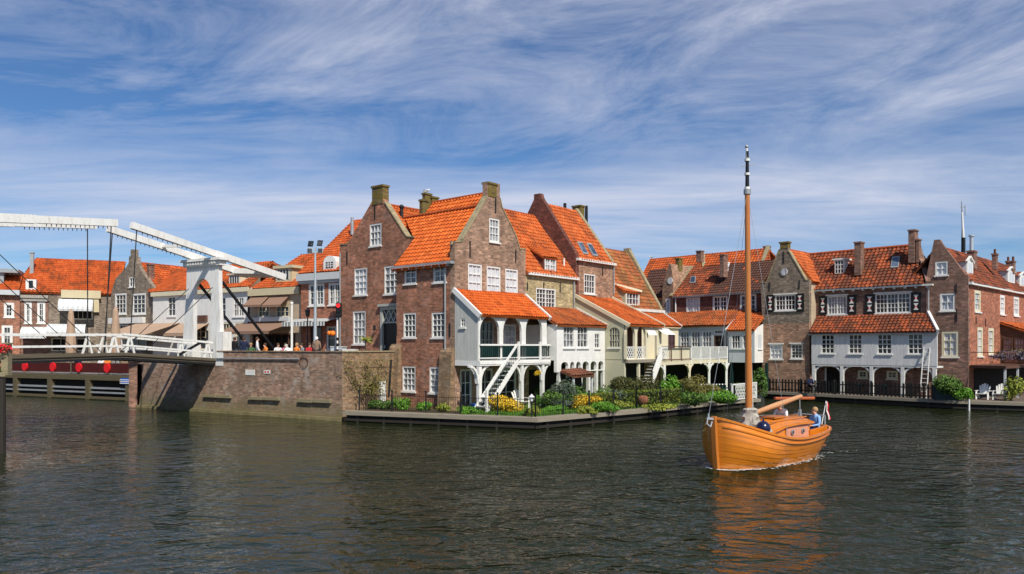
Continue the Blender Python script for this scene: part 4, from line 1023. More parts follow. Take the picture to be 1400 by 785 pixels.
roof(hg, 'rear_roof', 'tile_old', [[PD.pt(-3.95, 8.9, -6.5), PD.pt(-3.95, 8.9, -.33), PD.pt(-1.9, 11.55, -.33), PD.pt(-1.9, 11.55, -6.5)]])
b = MB(); s0, s1 = dg[6][0], dg[7][0]; b.wall(PD, [(s0-.02, 11.6), (s1+.02, 11.6), (s1+.02, 12.0), (s0-.02, 12.0)], [], D=.45, o=.03); b.pbox(PD, s0-.1, s1+.1, 12.0, 12.12, -.45, .08); b.build('chimney', 'brick_moss', hg)
copings(hg, PD, dg, 11.75, 0)
# long house with white boarded upper storey on posts
hw = thing('boarded_house', 'long house with white boarded storey on braced posts and a tiled lean-to roof', 'house', PC.pt(-4.3, ZG))
s0 = -8.6
ww = [PC.rect(1122.5, 457.5, 1141, 483.3), PC.rect(1160, 457.3, 1179, 483.5), PC.rect(1199.2, 457, 1219.5, 484), PC.rect(1241, 456.5, 1262.3, 484)]
b = MB(); b.wall(PC, [(s0, 2.68), (0, 2.68), (0, 5.0), (s0, 5.0)], [rpoly(r) for r in ww], D=.15); b.build('boarded_wall', 'boards_white', hw)
for r in ww: window(hw, PC, r, 3, 4, frame='white', pane='pane_dark', fw=.07, bar=.05)
CI = PC.shift(1.4)
sr = CI.s(1270); slft = CI.s(1117.5)
ze = CI.z(1268, 389)
uw = [CI.rect(1131, 404.5, 1158, 430), CI.rect(1196.5, 401, 1245, 428)]
b = MB(); b.wall(CI, [(slft-.3, .3), (sr, .3), (sr, ze), (slft-.3, ze)], [rpoly(r) for r in uw], D=6); b.build('wall', 'brick_dark', hw)
window(hw, CI, uw[0], 3, 3, pane='pane_mid', mull=1, fw=.09, hood=True); window(hw, CI, uw[1], 3, 4, pane='pane_dark', mull=2, fw=.09, hood=True)
for x in ((1119.5, 405, 1131, 430.5), (1158, 403.5, 1171.5, 429.5), (1182, 402.5, 1196.5, 429.5), (1245.5, 400, 1260, 427.5)): shutter(hw, CI, *x)
roof(hw, 'lean_to_roof', 'tile_red', [[PC.pt(s0-.1, 5.0, .25), PC.pt(.05, 5.0, .25), CI.pt(CI.s(1266), 6.3, .02), CI.pt(slft, 6.3, .02)]], cs=.27, rs=.3, amp=.045, lift=.05)
b = MB(); b.beam(PC.pt(.12, 5.05, .25), CI.pt(CI.s(1268.5), 6.45, .02), .16, .22); b.build('bargeboard', 'white', hw)
b = MB(); b.pbox(PC, s0-.2, .12, 4.86, 5.0, .003, .2); b.build('gutter', 'zinc', hw)
gutter(hw, CI, slft-.5, sr+.3, ze+.02, .3, 'white_old', .12, 12)
b = MB(); b.pbox(PC, s0+.02, -.02, 2.56, 2.679, -1.38, -.02); b.build('floor_beam', 'white_old', hw)
CR = CI.shift(2.8); zr = CR.z(1252, 336)
e0, e1, r0, r1 = CI.s(1107), CI.s(1266), CR.s(1092), CR.s(1250)
wr = roof(hw, 'roof', 'tile_red', [[CI.pt(e0, ze, .3), CI.pt(e1, ze, .3), CR.pt(r1, zr), CR.pt(r0, zr)]], cs=.30, rs=.33, amp=.05, lift=.05)
roof(hw, 'rear_roof', 'tile_red', [[CI.pt(e1, ze, -6.2), CI.pt(e0, ze, -6.2), CR.pt(r0, zr), CR.pt(r1, zr)]], cs=.3)
b = MB(); b.tube(CR.pt(r0, zr+.05), CR.pt(r1, zr+.05), .11, .11, 8); b.build('ridge', 'ridge', wr)
slw = Slope(CI.pt(e0, ze, .3), CI.pt(e1, ze, .3), CR.pt(r1, zr))
roofwindow(wr, slw, ((1220.5, 353), (1231, 352), (1229, 367), (1218, 368)))
b = MB(); b.beam(CI.pt(CI.s(1269.5), ze+.1, .1), CR.pt(CR.s(1254), zr+.2), .3, .3); b.build('parapet', 'brick_dark', hw)
chimney(wr, 1169.5, 1180, 331, 369, 57.3, 'brick_dark', (.7, -.714), .75, zb=9.3)
b = MB(); q = slw.px(1174.5, 369); b.beam(slw.px(1168, 369.5)+slw.n*.05, slw.px(1181, 368.5)+slw.n*.05, .3, .05, up=slw.n); b.build('flashing', 'zinc', wr)
chimney(wr, 1243.5, 1253.5, 314.5, 338, 55.2, 'brick_dark', (.7, -.714), .8, zb=10.0)
chimney(wr, 1253.6, 1258, 327, 340, 54.9, 'brick_dark', (.7, -.714), .5, zb=10.0)
# box dormer
DB = CI.shift(.9); s_0, z_0, s_1, z_1 = DB.rect(1141, 355.5, 1154.5, 375.5)
b = MB(); b.hexa([DB.pt(s_0, z_0, 0), DB.pt(s_1, z_0, 0), DB.pt(s_1, z_0, -1.6), DB.pt(s_0, z_0, -1.6)], [DB.pt(s_0, z_1, 0), DB.pt(s_1, z_1, 0), DB.pt(s_1, z_1, -1.6), DB.pt(s_0, z_1, -1.6)]); b.pbox(DB, s_0-.12, s_1+.12, z_1+.002, z_1+.12, -1.6, .12)
d_ = b.build('dormer', 'white', hw)
b = MB(); fw = .08
for k in range(4): x = s_0+.06+(s_1-s_0-.12)*k/3; b.pbox(DB, x-.03, x+.03, z_0+.1, z_1-.05, .03, .05)
for k in range(4): z = z_0+.1+(z_1-z_0-.15)*k/3; b.pbox(DB, s_0+.06, s_1-.06, z-.025, z+.025, .03, .052)
b.build('sash', 'white', d_)
b = MB(); b.face([DB.pt(x, z, .02) for x, z in ((s_0+.06, z_0+.1), (s_1-.06, z_0+.1), (s_1-.06, z_1-.05), (s_0+.06, z_1-.05))]); b.build('pane', 'pane_dark', d_)
ps = [PC.s(u) for u in (1112, 1150.5, 1191, 1233.5, 1277)]
for k, s in enumerate(ps):
    s = max(min(s, -.12), s0+.1)
    b = MB(); b.pbox(PC, s-.11, s+.11, .5, 2.56, -.24, -.02)
    for sg in (-1, 1):
        if (k == 0 and sg < 0) or (k == 4 and sg > 0): continue
        pts = [PC.pt(s+sg*(.05+.62*(1-math.cos(q*math.pi/8))), 1.85+.72*math.sin(q*math.pi/8), -.12) for q in range(5)]
        for p, q in zip(pts, pts[1:]): b.beam(p, q, .11, .12)
    b.build('post', 'white_old', hw)
gb = [CI.rect(1173.5, 506.5, 1187, 517), CI.rect(1213, 507, 1228, 518)]
for r in gb: window(hw, CI, r, 2, 2, pane='pane_dark', fw=.14, o=.12, depth=.1, frame='cream', sill='cream')
r = CI.rect(1130.5, 503, 1147.5, 536); b = MB(); b.pbox(CI, r[0], r[2], .5, r[3], .002, .06); d_ = b.build('door', 'dark', hw)
b = MB(); b.pbox(CI, r[0]-.12, r[0]-.004, .5, r[3], .002, .10); b.build('door_post', 'white_old', hw)
pipe(hw, CI, 1270, 392, 428, 'zinc', .06, .12)
# gable house by the terrace
hE = thing('end_house', 'brown brick house with narrow pointed gable and long side wall by the white chairs', 'house', PE.pt(-1, ZG))
eg = pxl(PE, [(1265.5, 380), (1267, 377), (1276.5, 330.5), (1277, 328), (1285, 327.5), (1288, 333), (1320, 375.5), (1324, 376)])
el = PE.s(1264)
eo = [(el, .3), (0, .3), (0, eg[-1][1])]+[(min(0, s), z) for s, z in reversed(eg)]
ew = [PE.rect(1278.5, 357.5, 1296, 376.5), PE.rect(1285, 401, 1305.5, 425), PE.rect(1287.5, 453, 1310.5, 488)]
b = MB(); b.wall(PE, eo, [rpoly(r) for r in ew], D=.3); b.build('gable_wall', 'brick_dark', hE)
window(hE, PE, ew[0], 2, 2, pane='pane_lace', fw=.10); window(hE, PE, ew[1], 2, 2, pane='pane_lace', fw=.12); window(hE, PE, ew[2], 2, 3, pane='pane_lace', fw=.15, frame='cream', rail=2)
ES = Plane((30.6, 51.5), (.714, .70))
ze = 8.35
sw = [ES.rect(1332.5, 397, 1341, 426.5), ES.rect(1336.5, 447.5, 1344, 487), ES.rect(1351.5, 448.5, 1359, 484.5), ES.rect(1367.5, 403.5, 1374, 430), ES.rect(1386, 405.5, 1393.5, 432)]
b = MB(); b.wall(ES, [(.31, .3), (24, .3), (24, ze), (.31, ze)], [rpoly(r) for r in sw], D=.3); b.build('side_wall', 'brick_orange', hE)
b = MB(); b.wall(ES, [(.31, .3), (24, .3), (24, ze), (.31, ze)], [], D=4, o=-.302); b.build('rear_wall', 'brick_dark', hE)
for k, r in enumerate(sw): window(hE, ES, r, 1 if k < 3 else 2, 3, pane='pane_lace', fw=.22, frame='white' if k > 2 else 'cream')
ER = ES.shift(2.0); zr = ER.z(1345, 347); q0, q1 = ER.s(1292), ER.s(1352)
zr = PE.z(1287, 333)-.1
e_r = roof(hE, 'roof', 'tile_red', [[ES.pt(.28, ze-.1, .2), ES.pt(24, ze-.1, .2), ES.pt(18, zr, -2.0), ES.pt(.28, zr, -2.0)]], cs=.3, rs=.3)
roof(hE, 'rear_roof', 'tile_red', [[ES.pt(24, ze-.1, -4.3), ES.pt(.28, ze-.1, -4.3), ES.pt(.28, zr, -2.0), ES.pt(18, zr, -2.0)]], cs=.3)
gutter(hE, ES, .02, 24, ze, .24, 'white', .18)
def gable_dormer(house, pl, u0, u1, v0, v1, b=1.6, mat='greyblue', pane='pane_lace'):
    s0, z0, s1, z1 = pl.rect(u0, v0, u1, v1); zm = z1-(z1-z0)*.25; sm = (s0+s1)/2
    m = MB(); m.wall(pl, [(s0, z0), (s1, z0), (s1, zm), (sm, z1), (s0, zm)], [], D=b); d = m.build('dormer', mat, house)
    m = MB(); m.pbox(pl, s0+.03, s1-.03, z0+.05, zm, .003, .06); m.build('window', 'white', d)
    m = MB(); m.pbox(pl, s0+.2*(s1-s0), sm-.05, z0+.15, zm-.08, .06, .065); m.pbox(pl, sm+.05, s1-.2*(s1-s0), z0+.15, zm-.08, .06, .065); m.build('pane', pane, d)
    m = MB()
    for x0, x1 in ((s0-.12, sm), (s1+.12, sm)):
        m.beam(pl.pt(x0, zm-.04, .05), pl.pt(x1, z1+.06, .05), .14, .10)
    m.build('pediment', 'white', d)
    m = MB()
    for x0, x1 in ((s0-.12, sm), (s1+.12, sm)): m.face([pl.pt(x0, zm, .0), pl.pt(x1, z1+.1, .0), pl.pt(x1, z1+.1, -b), pl.pt(x0, zm, -b)])
    m.build('dormer_roof', 'tile_red', d)
    return d
DP = ES.shift(.35)
for x in ((1321, 1329.5, 352, 377), (1377, 1386.5, 366, 387.5), (1393, 1403, 373, 393)): gable_dormer(hE, DP, *x)
chimney(e_r, 1323.5, 1334.5, 343, 368, 54.5, 'brick_dark', (.7, -.714), .8, zb=9.5)
b = MB(); b.tube(at(1328.3, 346, 54.4), at(1328.3, 323.5, 54.4), .13, .13, 10); b.tube(at(1328.3, 323.5, 54.4), at(1328.3, 321.5, 54.4), .2, .2, 10); b.build('flue', 'steel', e_r)
chimney(e_r, 1357, 1363.5, 347, 362, 58, 'brick_dark', (.7, -.714), .6, pots=1, zb=9.8)
chimney(e_r, 1376, 1387.5, 357, 368, 61, 'brick_dark', (.7, -.714), .7, pots=2, zb=9.8)
for u, a, c in ((1307.5, 395, 408), (1308, 430, 447)): anchor(hE, PE, u, a-7, c-7)
for u, a, c in ((1334, 434, 443), (1347, 436, 447)): anchor(hE, ES, u, a, c)
t0 = ES.s(1367.5); LS = Plane(ES.pt(t0, 0, .01).xy, (.70, -.714))
za, zb_ = LS.z(1367.5, 441.5), LS.z(1400, 452); sR_ = LS.s(1400); zc_ = zb_-(za-zb_)*.6
b = MB(); b.wall(LS, [(0, 2.7), (sR_*1.6, 2.7), (sR_*1.6, zc_), (0, za)], [], D=9); b.build('garden_room_wall', 'brown', hE)
r = LS.rect(1372, 462, 1385, 487); window(hE, LS, (r[0], 2.85, r[2], r[3]), 3, 4, pane='pane_purple', frame='brown', sill=None, o=.06, depth=.055, name='terrace_door')
r = LS.rect(1387, 462, 1402, 487); window(hE, LS, (r[0], 2.85, r[2], r[3]), 3, 4, pane='pane_purple', frame='brown', sill=None, o=.06, depth=.055, name='terrace_door')
roof(hE, 'garden_room_roof', 'tile_mid', [[LS.pt(sR_*1.6, zc_+.05, -9), LS.pt(sR_*1.6, zc_+.05, .2), LS.pt(-.0, za+.05, .2), LS.pt(-.0, za+.05, -9)]], cs=.3)
# its balcony with wisteria
BP = ES.shift(-2.4); u0_ = BP.s(1331)
b = MB(); b.hexa([BP.pt(-1.0, 2.58, 0), BP.pt(20, 2.58, 0), ES.pt(20, 2.58, .02), ES.pt(.2, 2.58, .02)], [BP.pt(-1.0, 2.76, 0), BP.pt(20, 2.76, 0), ES.pt(20, 2.76, .02), ES.pt(.2, 2.76, .02)]); b.build('balcony', 'brown', hE)
b = MB(); b.path([BP.pt(-1.0, 3.62, -.05), BP.pt(20, 3.62, -.05)], .03); b.path([BP.pt(-1.0, 3.62, -.05), ES.pt(.2, 3.62, .06)], .03)
for k in range(60): s = -1.0+k*.35; b.tube(BP.pt(s, 2.76, -.05), BP.pt(s, 3.62, -.05), .012, .012, 4)
b.build('railing', 'rust', hE)
for s in (-.6, 2.6, 6.5): b = MB(); b.pbox(BP, s-.06, s+.06, .5, 2.58, -.2, -.08); b.build('post', 'greyblue', hE)
b = MB(); b.wall(ES, [(1.2, .5), (20, .5), (20, 2.5), (1.2, 2.5)], [], D=.02, o=.05); b.build('balcony_shade_sheet', 'dark', hE)  # near-black sheet painting in the darkness under the balcony
# ---------------------------------------------------------------- the brick quay and the drawbridge
PW = Plane(QL, (QR[0]-QL[0], QR[1]-QL[1]))
LW = math.hypot(QR[0]-QL[0], QR[1]-QL[1])
M['footing'] = plain('mossy_footing', (.21, .175, .085), .9, .3, 2)
qw = thing('quay_wall', 'long weathered brick quay wall with parapet beside the drawbridge', 'wall', (*QL, 0))
sB = PW.s(297)
b = MB(); b.wall(PW, [(0, -1), (LW, -1), (LW, 3.70), (sB, 3.70), (sB, 3.02), (.75, 3.02)], [], D=.55); b.build('wall', 'brick_quay', qw)
b = MB(); b.pbox(PW, .02, LW-.02, -1, .17, .002, .12); b.build('footing', M['footing'], qw)
b = MB(); b.pbox(PW, sB, LW+.02, 3.702, 3.76, -.6, .05); b.build('coping', 'brick_yard', qw)
for x in ((280, 296.5, 539.5, 543), (298, 317, 540, 544), (342, 360, 542.5, 546.5), (361.5, 383.5, 543, 547), (409, 428.5, 545.5, 550), (430, 453.5, 546, 550.5)):
    r = PW.rect(x[0], x[2], x[1], x[3]); b = MB(); b.pbox(PW, r[0], r[2], r[1], r[3], .002, .16); b.build('fender_board', 'post_old', qw)
for x, mt in (((336, 505.5, 348.5, 513), 'white'), ((361, 506, 369.5, 511), 'white_old')):
    r = PW.rect(*x); b = MB(); b.pbox(PW, *(r[0], r[2], r[1], r[3]), .002, .03); q = b.build('plaque', mt, qw)
    if mt == 'white_old':
        for k in range(2): b = MB(); c = r[0]+(r[2]-r[0])*(.28+.44*k); b.pbox(PW, c-.07, c+.07, r[1]+.06, r[3]-.06, .031, .036); b.build('red_mark', 'red', q)
b = MB(); b.path([PW.px(297, 490, .08), PW.px(410, 490.8, .08)], .045); b.build('rail', 'zinc', qw)
b = MB(); c = PW.px(416.5, 494.5, .06); s_, z_ = PW.sz(416.5, 494.5)
ring = [PW.pt(s_+.31*math.cos(a*.3927), z_+.31*math.sin(a*.3927), .06) for a in range(-5, 10)]
b.path(ring, .02); b.build('mooring_ring', 'rust', qw)
b = MB()                                                   # the return wall down to the water at the harbour side
b.wall(Plane(QL, (-2.5, 5.7)), [(0, -1), (8, -1), (8, 3.0), (0.35, 3.0)], [], D=.5); b.build('return_wall', 'brick_dark', qw)
gw_ = thing('garden_wall', 'mossy brown retaining wall with a climbing shrub beside the garden', 'wall', (*QR, ZG))
PGW = Plane(QR, (GC[0]-QR[0], GC[1]-QR[1])); LG_ = math.hypot(GC[0]-QR[0], GC[1]-QR[1])
b = MB(); b.wall(PGW, [(.03, .0), (LG_, .0), (LG_, 3.70), (.03, 3.70)], [], D=.5); b.build('wall', 'brick_yard', gw_)
b = MB(); b.pbox(PGW, .03, LG_, 3.702, 3.77, -.55, .05); b.build('coping', 'coping', gw_)
b = MB(); b.tube(PGW.px(533.5, 492, .08), PGW.px(530.5, 540, .08), .06, .06, 7); b.build('downpipe', 'iron', gw_)
b = MB(); r = PGW.rect(517, 521, 523, 548); b.pbox(PGW, r[0], r[2], .56, r[3], .05, .25); b.build('white_meter_box', 'white', gw_)
# drawbridge
db = thing('drawbridge', 'white wooden double drawbridge with arched portal, balance beams and low rails', 'drawbridge', PW.pt(PW.s(272), 2.85, 0))
def leg(u, z): return PW.s(u)
sl0, sl1, sr0, sr1 = PW.s(252.5), PW.s(261.5), PW.s(286), PW.s(296)
zt = 9.25; ac = PW.s(273.8); ar_ = (sr0-sl1)/2
hole = [(sl1-.1, 3.0), (sr0+.02, 3.0)]+[((sl1+sr0)/2+ar_*.98*math.cos(math.pi*k/10), 7.25+.95*math.sin(math.pi*k/10)) for k in range(11)]
b = MB(); o0 = -.15
b.wall(PW, [(sl0-.55, 3.0), (sl1+.0, 3.0)]+[((sl1+sr0)/2-ar_*.98*math.cos(math.pi*k/10), 7.25+.95*math.sin(math.pi*k/10)) for k in range(11)]+[(sr0, 3.0), (sr1+.25, 3.0), (sr1+.02, 7.6), (sr1, zt), (sl0, zt), (sl0-.05, 7.4)], [], D=.26, o=o0)
b.build('portal', 'bridge_white', db)
b = MB(); b.pbox(PW, sl0-.35, sr1+.42, zt+.002, zt+.16, -.7, .12); b.pbox(PW, sl0-.2, sr1+.25, zt-.30, zt-.004, -.5, -.02); b.build('cornice', 'bridge_white', db)
b = MB()
for k in range(12): s = sl0+(sr1-sl0)*(k+.5)/12; b.pbox(PW, s-.07, s+.07, zt-.2, zt-.006, -.018, .07)
b.build('dentils', 'bridge_white', db)
b = MB(); b.pbox(PW, sr1-.05, sr1+.62, 2.85, 4.9, -.6, .02); b.build('leg_plinth', 'bridge_white', db)
b = MB(); b.pbox(PW, sl0-.75, sl1+.1, 2.85, 4.2, -.6, .0); b.build('leg_plinth', 'bridge_white', db)
n3, d3 = Vector((PW.n.x, PW.n.y, 0)), Vector((PW.d.x, PW.d.y, 0))
def toward(P, u):
    k = (u-U0)/F; return (k*P.y-P.x)/(n3.x-k*n3.y)
def bpt(s, u, v):                        # point of the bridge side plane s, seen at u, v
    P = PW.pt(s, 0, 0); t = toward(P, u); q = P+n3*t; return Vector((q.x, q.y, H+(V0-v)/F*q.y))
sN, sF = PW.s(290.5), PW.s(258)
R1a, R1b = bpt(sN, 179.5, 308), bpt(sN, 389, 379.5)
R2a, R2b = bpt(sF, 147, 312.5), bpt(sF, 340, 376)
L1a, L1b = bpt(sN, 159.5, 305), bpt(sN, -90, 294)
L2a, L2b = bpt(sF, 130, 308.5), bpt(sF, -120, 300)
for a, c in ((R1a, R1b), (R2a, R2b), (L1a, L1b), (L2a, L2b)):
    b = MB(); m = a.lerp(c, .5); b.beam(a, m, .28, .37); b.beam(m, c, .32, .42)
    bb = b.build('balance_beam', 'bridge_white', db)
    h_ = MB()
    for k in range(14): p = a.lerp(c, .06+.40*k/14)-Vector((0, 0, .2)); h_.tube(p, p-Vector((0, 0, .13)), .025, .015, 5)
    h_.build('bolt_row', 'iron', bb)
e1, e2 = R1b.lerp(R1a, .10), R2b.lerp(R2a, .06)
b = MB(); up = Vector((0, 0, .28)); dd = (R1a-R1b).normalized()*.9
b.hexa([e2-dd*.1-up, e1-dd*.1-up, e1+dd-up, e2+dd-up], [e2-dd*.1+up*.2, e1-dd*.1+up*.2, e1+dd+up*.2, e2+dd+up*.2]); b.build('counterweight', 'bridge_white', db)
b = MB(); f1, f2 = R1a.lerp(R1b, .55), R2a.lerp(R2b, .55)
b.beam(R1a.lerp(R1b, .34), R2a.lerp(R2b, .34), .16, .16); b.build('cross_tie', 'bridge_white', db)
# leaves
tm = toward(PW.pt(sN, 0, 0), 165)
def dk(s, t, z): q = PW.pt(s, z, 0)+n3*t; return q
sN2, sF2 = sN+.25, sF-.25
zE, zM, zL = 3.12, 3.52, 3.42
b = MB()
for (t0, t1, z0, z1) in ((-.15, tm, zE, zM), (tm+.02, 2*tm, zM, zL)):
    b.hexa([dk(sF2, t0, z0-.12), dk(sN2, t0, z0-.12), dk(sN2, t1, z1-.12), dk(sF2, t1, z1-.12)], [dk(sF2, t0, z0), dk(sN2, t0, z0), dk(sN2, t1, z1), dk(sF2, t1, z1)])
b.build('deck', 'deckwood', db)
for s in (sN2, sF2, (sN2+sF2)/2):
    for (t0, t1, z0, z1) in ((-.1, tm-.01, zE, zM), (tm+.03, 2*tm, zM, zL)):
        b = MB(); b.beam(dk(s-.1, t0, z0-.18), dk(s-.1, t1, z1-.18), .2, .12); b.build('girder', 'blackpaint' if s != sN2 else 'iron', db)
        if s == (sN2+sF2)/2: continue
        b = MB(); b.beam(dk(s, t0, z0+.08), dk(s, t1, z1+.08), .14, .16); b.build('kerb_beam', 'deckwood', db)
for s in (sN+.12, sF-.12):
    for (t0, t1, z0, z1) in ((.1, tm-.05, zE, zM), (tm+.05, 2*tm, zM, zL)):
        b = MB()
        b.beam(dk(s, t0, z0+1.12), dk(s, t1, z1+1.16), .14, .12); b.beam(dk(s, t0, z0+.52), dk(s, t1, z1+.56), .11, .10)
        b.build('rail', 'bridge_white', db)
        for q in ((.93, .06) if t0 < tm else (.07,)):
            t = t0+(t1-t0)*q; z = z0+(z1-z0)*q; b = MB(); b.beam(dk(s, t-.28, z+.02), dk(s, t-.02, z+1.05), .08, .10); b.beam(dk(s, t+.28, z+.02), dk(s, t+.02, z+1.05), .08, .10); b.build('rail_post', 'bridge_white', db)
b = MB(); r_ = .028
for a, c in ((L2a.lerp(L2b, .05), dk(sF, tm+.5, zM)), (L1a.lerp(L1b, .035), dk(sN, tm+.9, zM)), (R2a.lerp(R2b, .03), dk(sF, tm-.4, zM)), (R1a.lerp(R1b, .03), dk(sN, tm-.5, zM))):
    x = MB(); x.tube(a, c, r_, r_, 6); x.build('hanger_rod', 'iron', db)
for a, c, q in ((PW.pt(sN, 8.0, -.7), PW.pt(sN, 3.0, -5.6), .09), (PW.pt(sF, 8.0, -.7), PW.pt(sF, 3.0, -5.6), .09)):
    x = MB(); x.beam(a, c, q*1.5, q*1.5); x.build('back_stay', 'iron', db)
for a, c in ((PW.pt(sF, 7.6, 0), dk(sF, tm*.8, zM)), (PW.pt(sN, 7.6, 0), dk(sN, tm*.8, zM)), (dk(sF, 2*tm+.2, 8.4), dk(sF, tm*1.15, zM)), (dk(sN, 2*tm+.2, 8.4), dk(sN, tm*1.15, zM)), (dk(sN, 2*tm+.2, 6.3), dk(sN, tm*1.5, zM))):
    x = MB(); x.tube(a, c, .022, .022, 5); x.build('stay_cable', 'iron', db)
b = MB(); b.beam(PW.px(253, 487, .6), PW.px(291, 463.5, .4), .12, .12); b.beam(PW.px(291, 465, .4), PW.px(291, 452, .4), .10, .10); b.build('winch_lever', 'iron', db)
PW3 = PW.shift(-2*tm-1.3); b = MB()          # the second portal stands on the near bank
b.wall(PW3, [(sl0-.55, 2.9), (sl1+.0, 2.9)]+[((sl1+sr0)/2-ar_*.98*math.cos(math.pi*k/10), 7.25+.95*math.sin(math.pi*k/10)) for k in range(11)]+[(sr0, 2.9), (sr1+.25, 2.9), (sr1+.02, 7.6), (sr1, zt), (sl0, zt), (sl0-.05, 7.4)], [], D=.26, o=.4); b.build('portal', 'bridge_white', db)
b = MB(); b.pbox(PW3, sl0-.35, sr1+.42, zt+.002, zt+.16, -.15, .67); b.pbox(PW3, sl0-.2, sr1+.25, zt-.30, zt-.004, .05, .53); b.build('cornice', 'bridge_white', db)
# near bank under the left end of the bridge
LBp = [(-19.25, 28.8), (-25.0, 36.2), (-29, 40), (-70, 60), (-70, 22), (-30, 22)]
nb = sheet('near_bank', LBp, 2.9, 'cobble', thick=.3)
PLB = Plane(LBp[0], (LBp[1][0]-LBp[0][0], LBp[1][1]-LBp[0][1]))
lb = thing('timber_bank_wall', 'dark tarred timber bank wall beside the near end of the bridge', 'wall', (*LBp[0], 0))
b = MB()
for k in range(len(LBp)):
    a, c = Vector((*LBp[k], 0)), Vector((*LBp[(k+1) % len(LBp)], 0)); b.face((a+Vector((0, 0, -.8)), c+Vector((0, 0, -.8)), c+Vector((0, 0, 2.6)), a+Vector((0, 0, 2.6))))
b.build('boarding', 'pile', lb)
for k in range(9):
    p = Vector((*LBp[0], 0)).lerp(Vector((*LBp[1], 0)), k/8)+Vector((.1, .05, 0)); b = MB(); b.tube(p+Vector((0, 0, -.5)), p+Vector((0, 0, 2.8)), .12, .12, 8); b.build('pile', 'pile', lb)
b = MB(); b.beam(Vector((*LBp[0], 2.95)), Vector((*LBp[1], 2.95)), .4, .14); b.build('cap', 'post_old', lb)
gp_ = at(9, 509, 29.6); bp_ = MB(); bp_.box((gp_.x, gp_.y, 3.5), (.13, 0, 0), (0, .13, 0), (0, 0, .6)); bp_.box((gp_.x, gp_.y, 4.12), (.16, 0, 0), (0, .16, 0), (0, 0, .03))
tag(bp_.build('gate_post', 'post_old'), 'square mossy timber post carrying red flowers on the near bank', 'post')
M['leaf_redflower'] = leafy('red_flowers', [(.6, .01, .03), (.85, .02, .05), (.04, .10, .02)])
bush('flower_basket', 'red flowers spilling from a basket on the mossy post', (at(2, 480, 29.5).x, 29.5, 3.75), (.42, .35, .22), 260, M['leaf_redflower'], .07, 'flowers', stem=False)
bush('weed_tuft', 'green weeds growing at the foot of the mossy post', (at(6, 509, 29.8).x, 29.6, 2.96), (.4, .3, .16), 160, M['leaf_green'], .07, 'plant', stem=False)
# ---------------------------------------------------------------- far timber quay with red terrace screens
PFQ = Plane(FQ[0], (FQ[1][0]-FQ[0][0], FQ[1][1]-FQ[0][1])); dq = Vector((-PFQ.d.x, -PFQ.d.y, 0)) if PFQ.d.x < 0 else Vector((PFQ.d.x, PFQ.d.y, 0))
fq = thing('far_timber_quay', 'low timber quay with posts and rails under the red terrace screens', 'quay edge', (*FQ[0], 0))
sgn = 1 if PFQ.d.x < 0 else -1
def fpt(s, z, o=0): return PFQ.pt(s*sgn if False else s, z, o)
S = lambda u: PFQ.s(u)
b = MB(); b.pbox(PFQ, S(-60), S(184), 1.45, 1.82, -.4, .12); b.build('top_beam', 'post_dark', fq)
b = MB(); b.pbox(PFQ, S(-60), S(184), -.6, 1.45, -1.0, -.8); b.build('sheet_piling', 'pile', fq)
for z, h in ((.85, .14), (.52, .12)): b = MB(); b.pbox(PFQ, S(-60), S(184), z-h/2, z+h/2, -.1, .05); b.build('rail', 'zinc', fq)
b = MB(); b.pbox(PFQ, S(-60), S(184), .02, .2, -.2, .15); b.build('waling', 'post_dark', fq)
for u in (-25, 23, 70, 122, 177): b = MB(); s = S(u); b.pbox(PFQ, s-.2, s+.2, -.5, 1.5, -.2, .2); b.build('post', 'post_dark', fq)
sg_ = thing('harbour_sign', 'small blue board with white lines on the far timber quay', 'sign', PFQ.px(176, 526, .25))
r = PFQ.rect(169.5, 517, 183, 525); b = MB(); b.pbox(PFQ, r[0], r[2], r[1], r[3], .22, .27); q_ = b.build('board', 'blue', sg_)
for k in range(3): b = MB(); z = r[3]-.12-.13*k; b.pbox(PFQ, r[0]+.1, r[2]-.1-.1*k, z-.03, z+.03, .271, .276); b.build('text_line', 'white', q_)
for k, (u0, u1) in enumerate(((14, 33), (40, 71), (76, 106.5), (112, 145), (151, 184))):
    r = PFQ.shift(.9).rect(u0, 497, u1, 509); pl_ = PFQ.shift(.9)
    t = thing('terrace_screen', ['dark red terrace screen with red round end, nearest the near bank', 'dark red terrace screen, second from the near bank', 'dark red terrace screen in the middle of the row of five', 'dark red terrace screen, second from the brick quay', 'dark red terrace screen with red end, nearest the brick quay'][k], 'screen', pl_.pt((r[0]+r[2])/2, 1.8, 0), 'red screens along the quay terrace')
    b = MB(); b.pbox(pl_, r[0]+.3, r[2]-.35, 1.98, 2.72, -.03, .03); b.build('cloth', 'maroon', t)
    b = MB(); b.pbox(pl_, r[0], r[2], 1.88, 1.94, -.03, .03); b.pbox(pl_, r[0]+.05, r[0]+.1, 1.8, 2.7, -.05, -.031); b.pbox(pl_, r[2]-.5, r[2]-.45, 1.8, 2.7, -.05, -.031); b.build('frame', 'zinc', t)
    b = MB(); c = (r[2]-.25); b.wall(pl_, [(c+.33*math.cos(a*math.pi/8), 2.36+.36*math.sin(a*math.pi/8)) for a in range(16)], [], D=.3, o=.15); b.build('red_end', 'red', t)
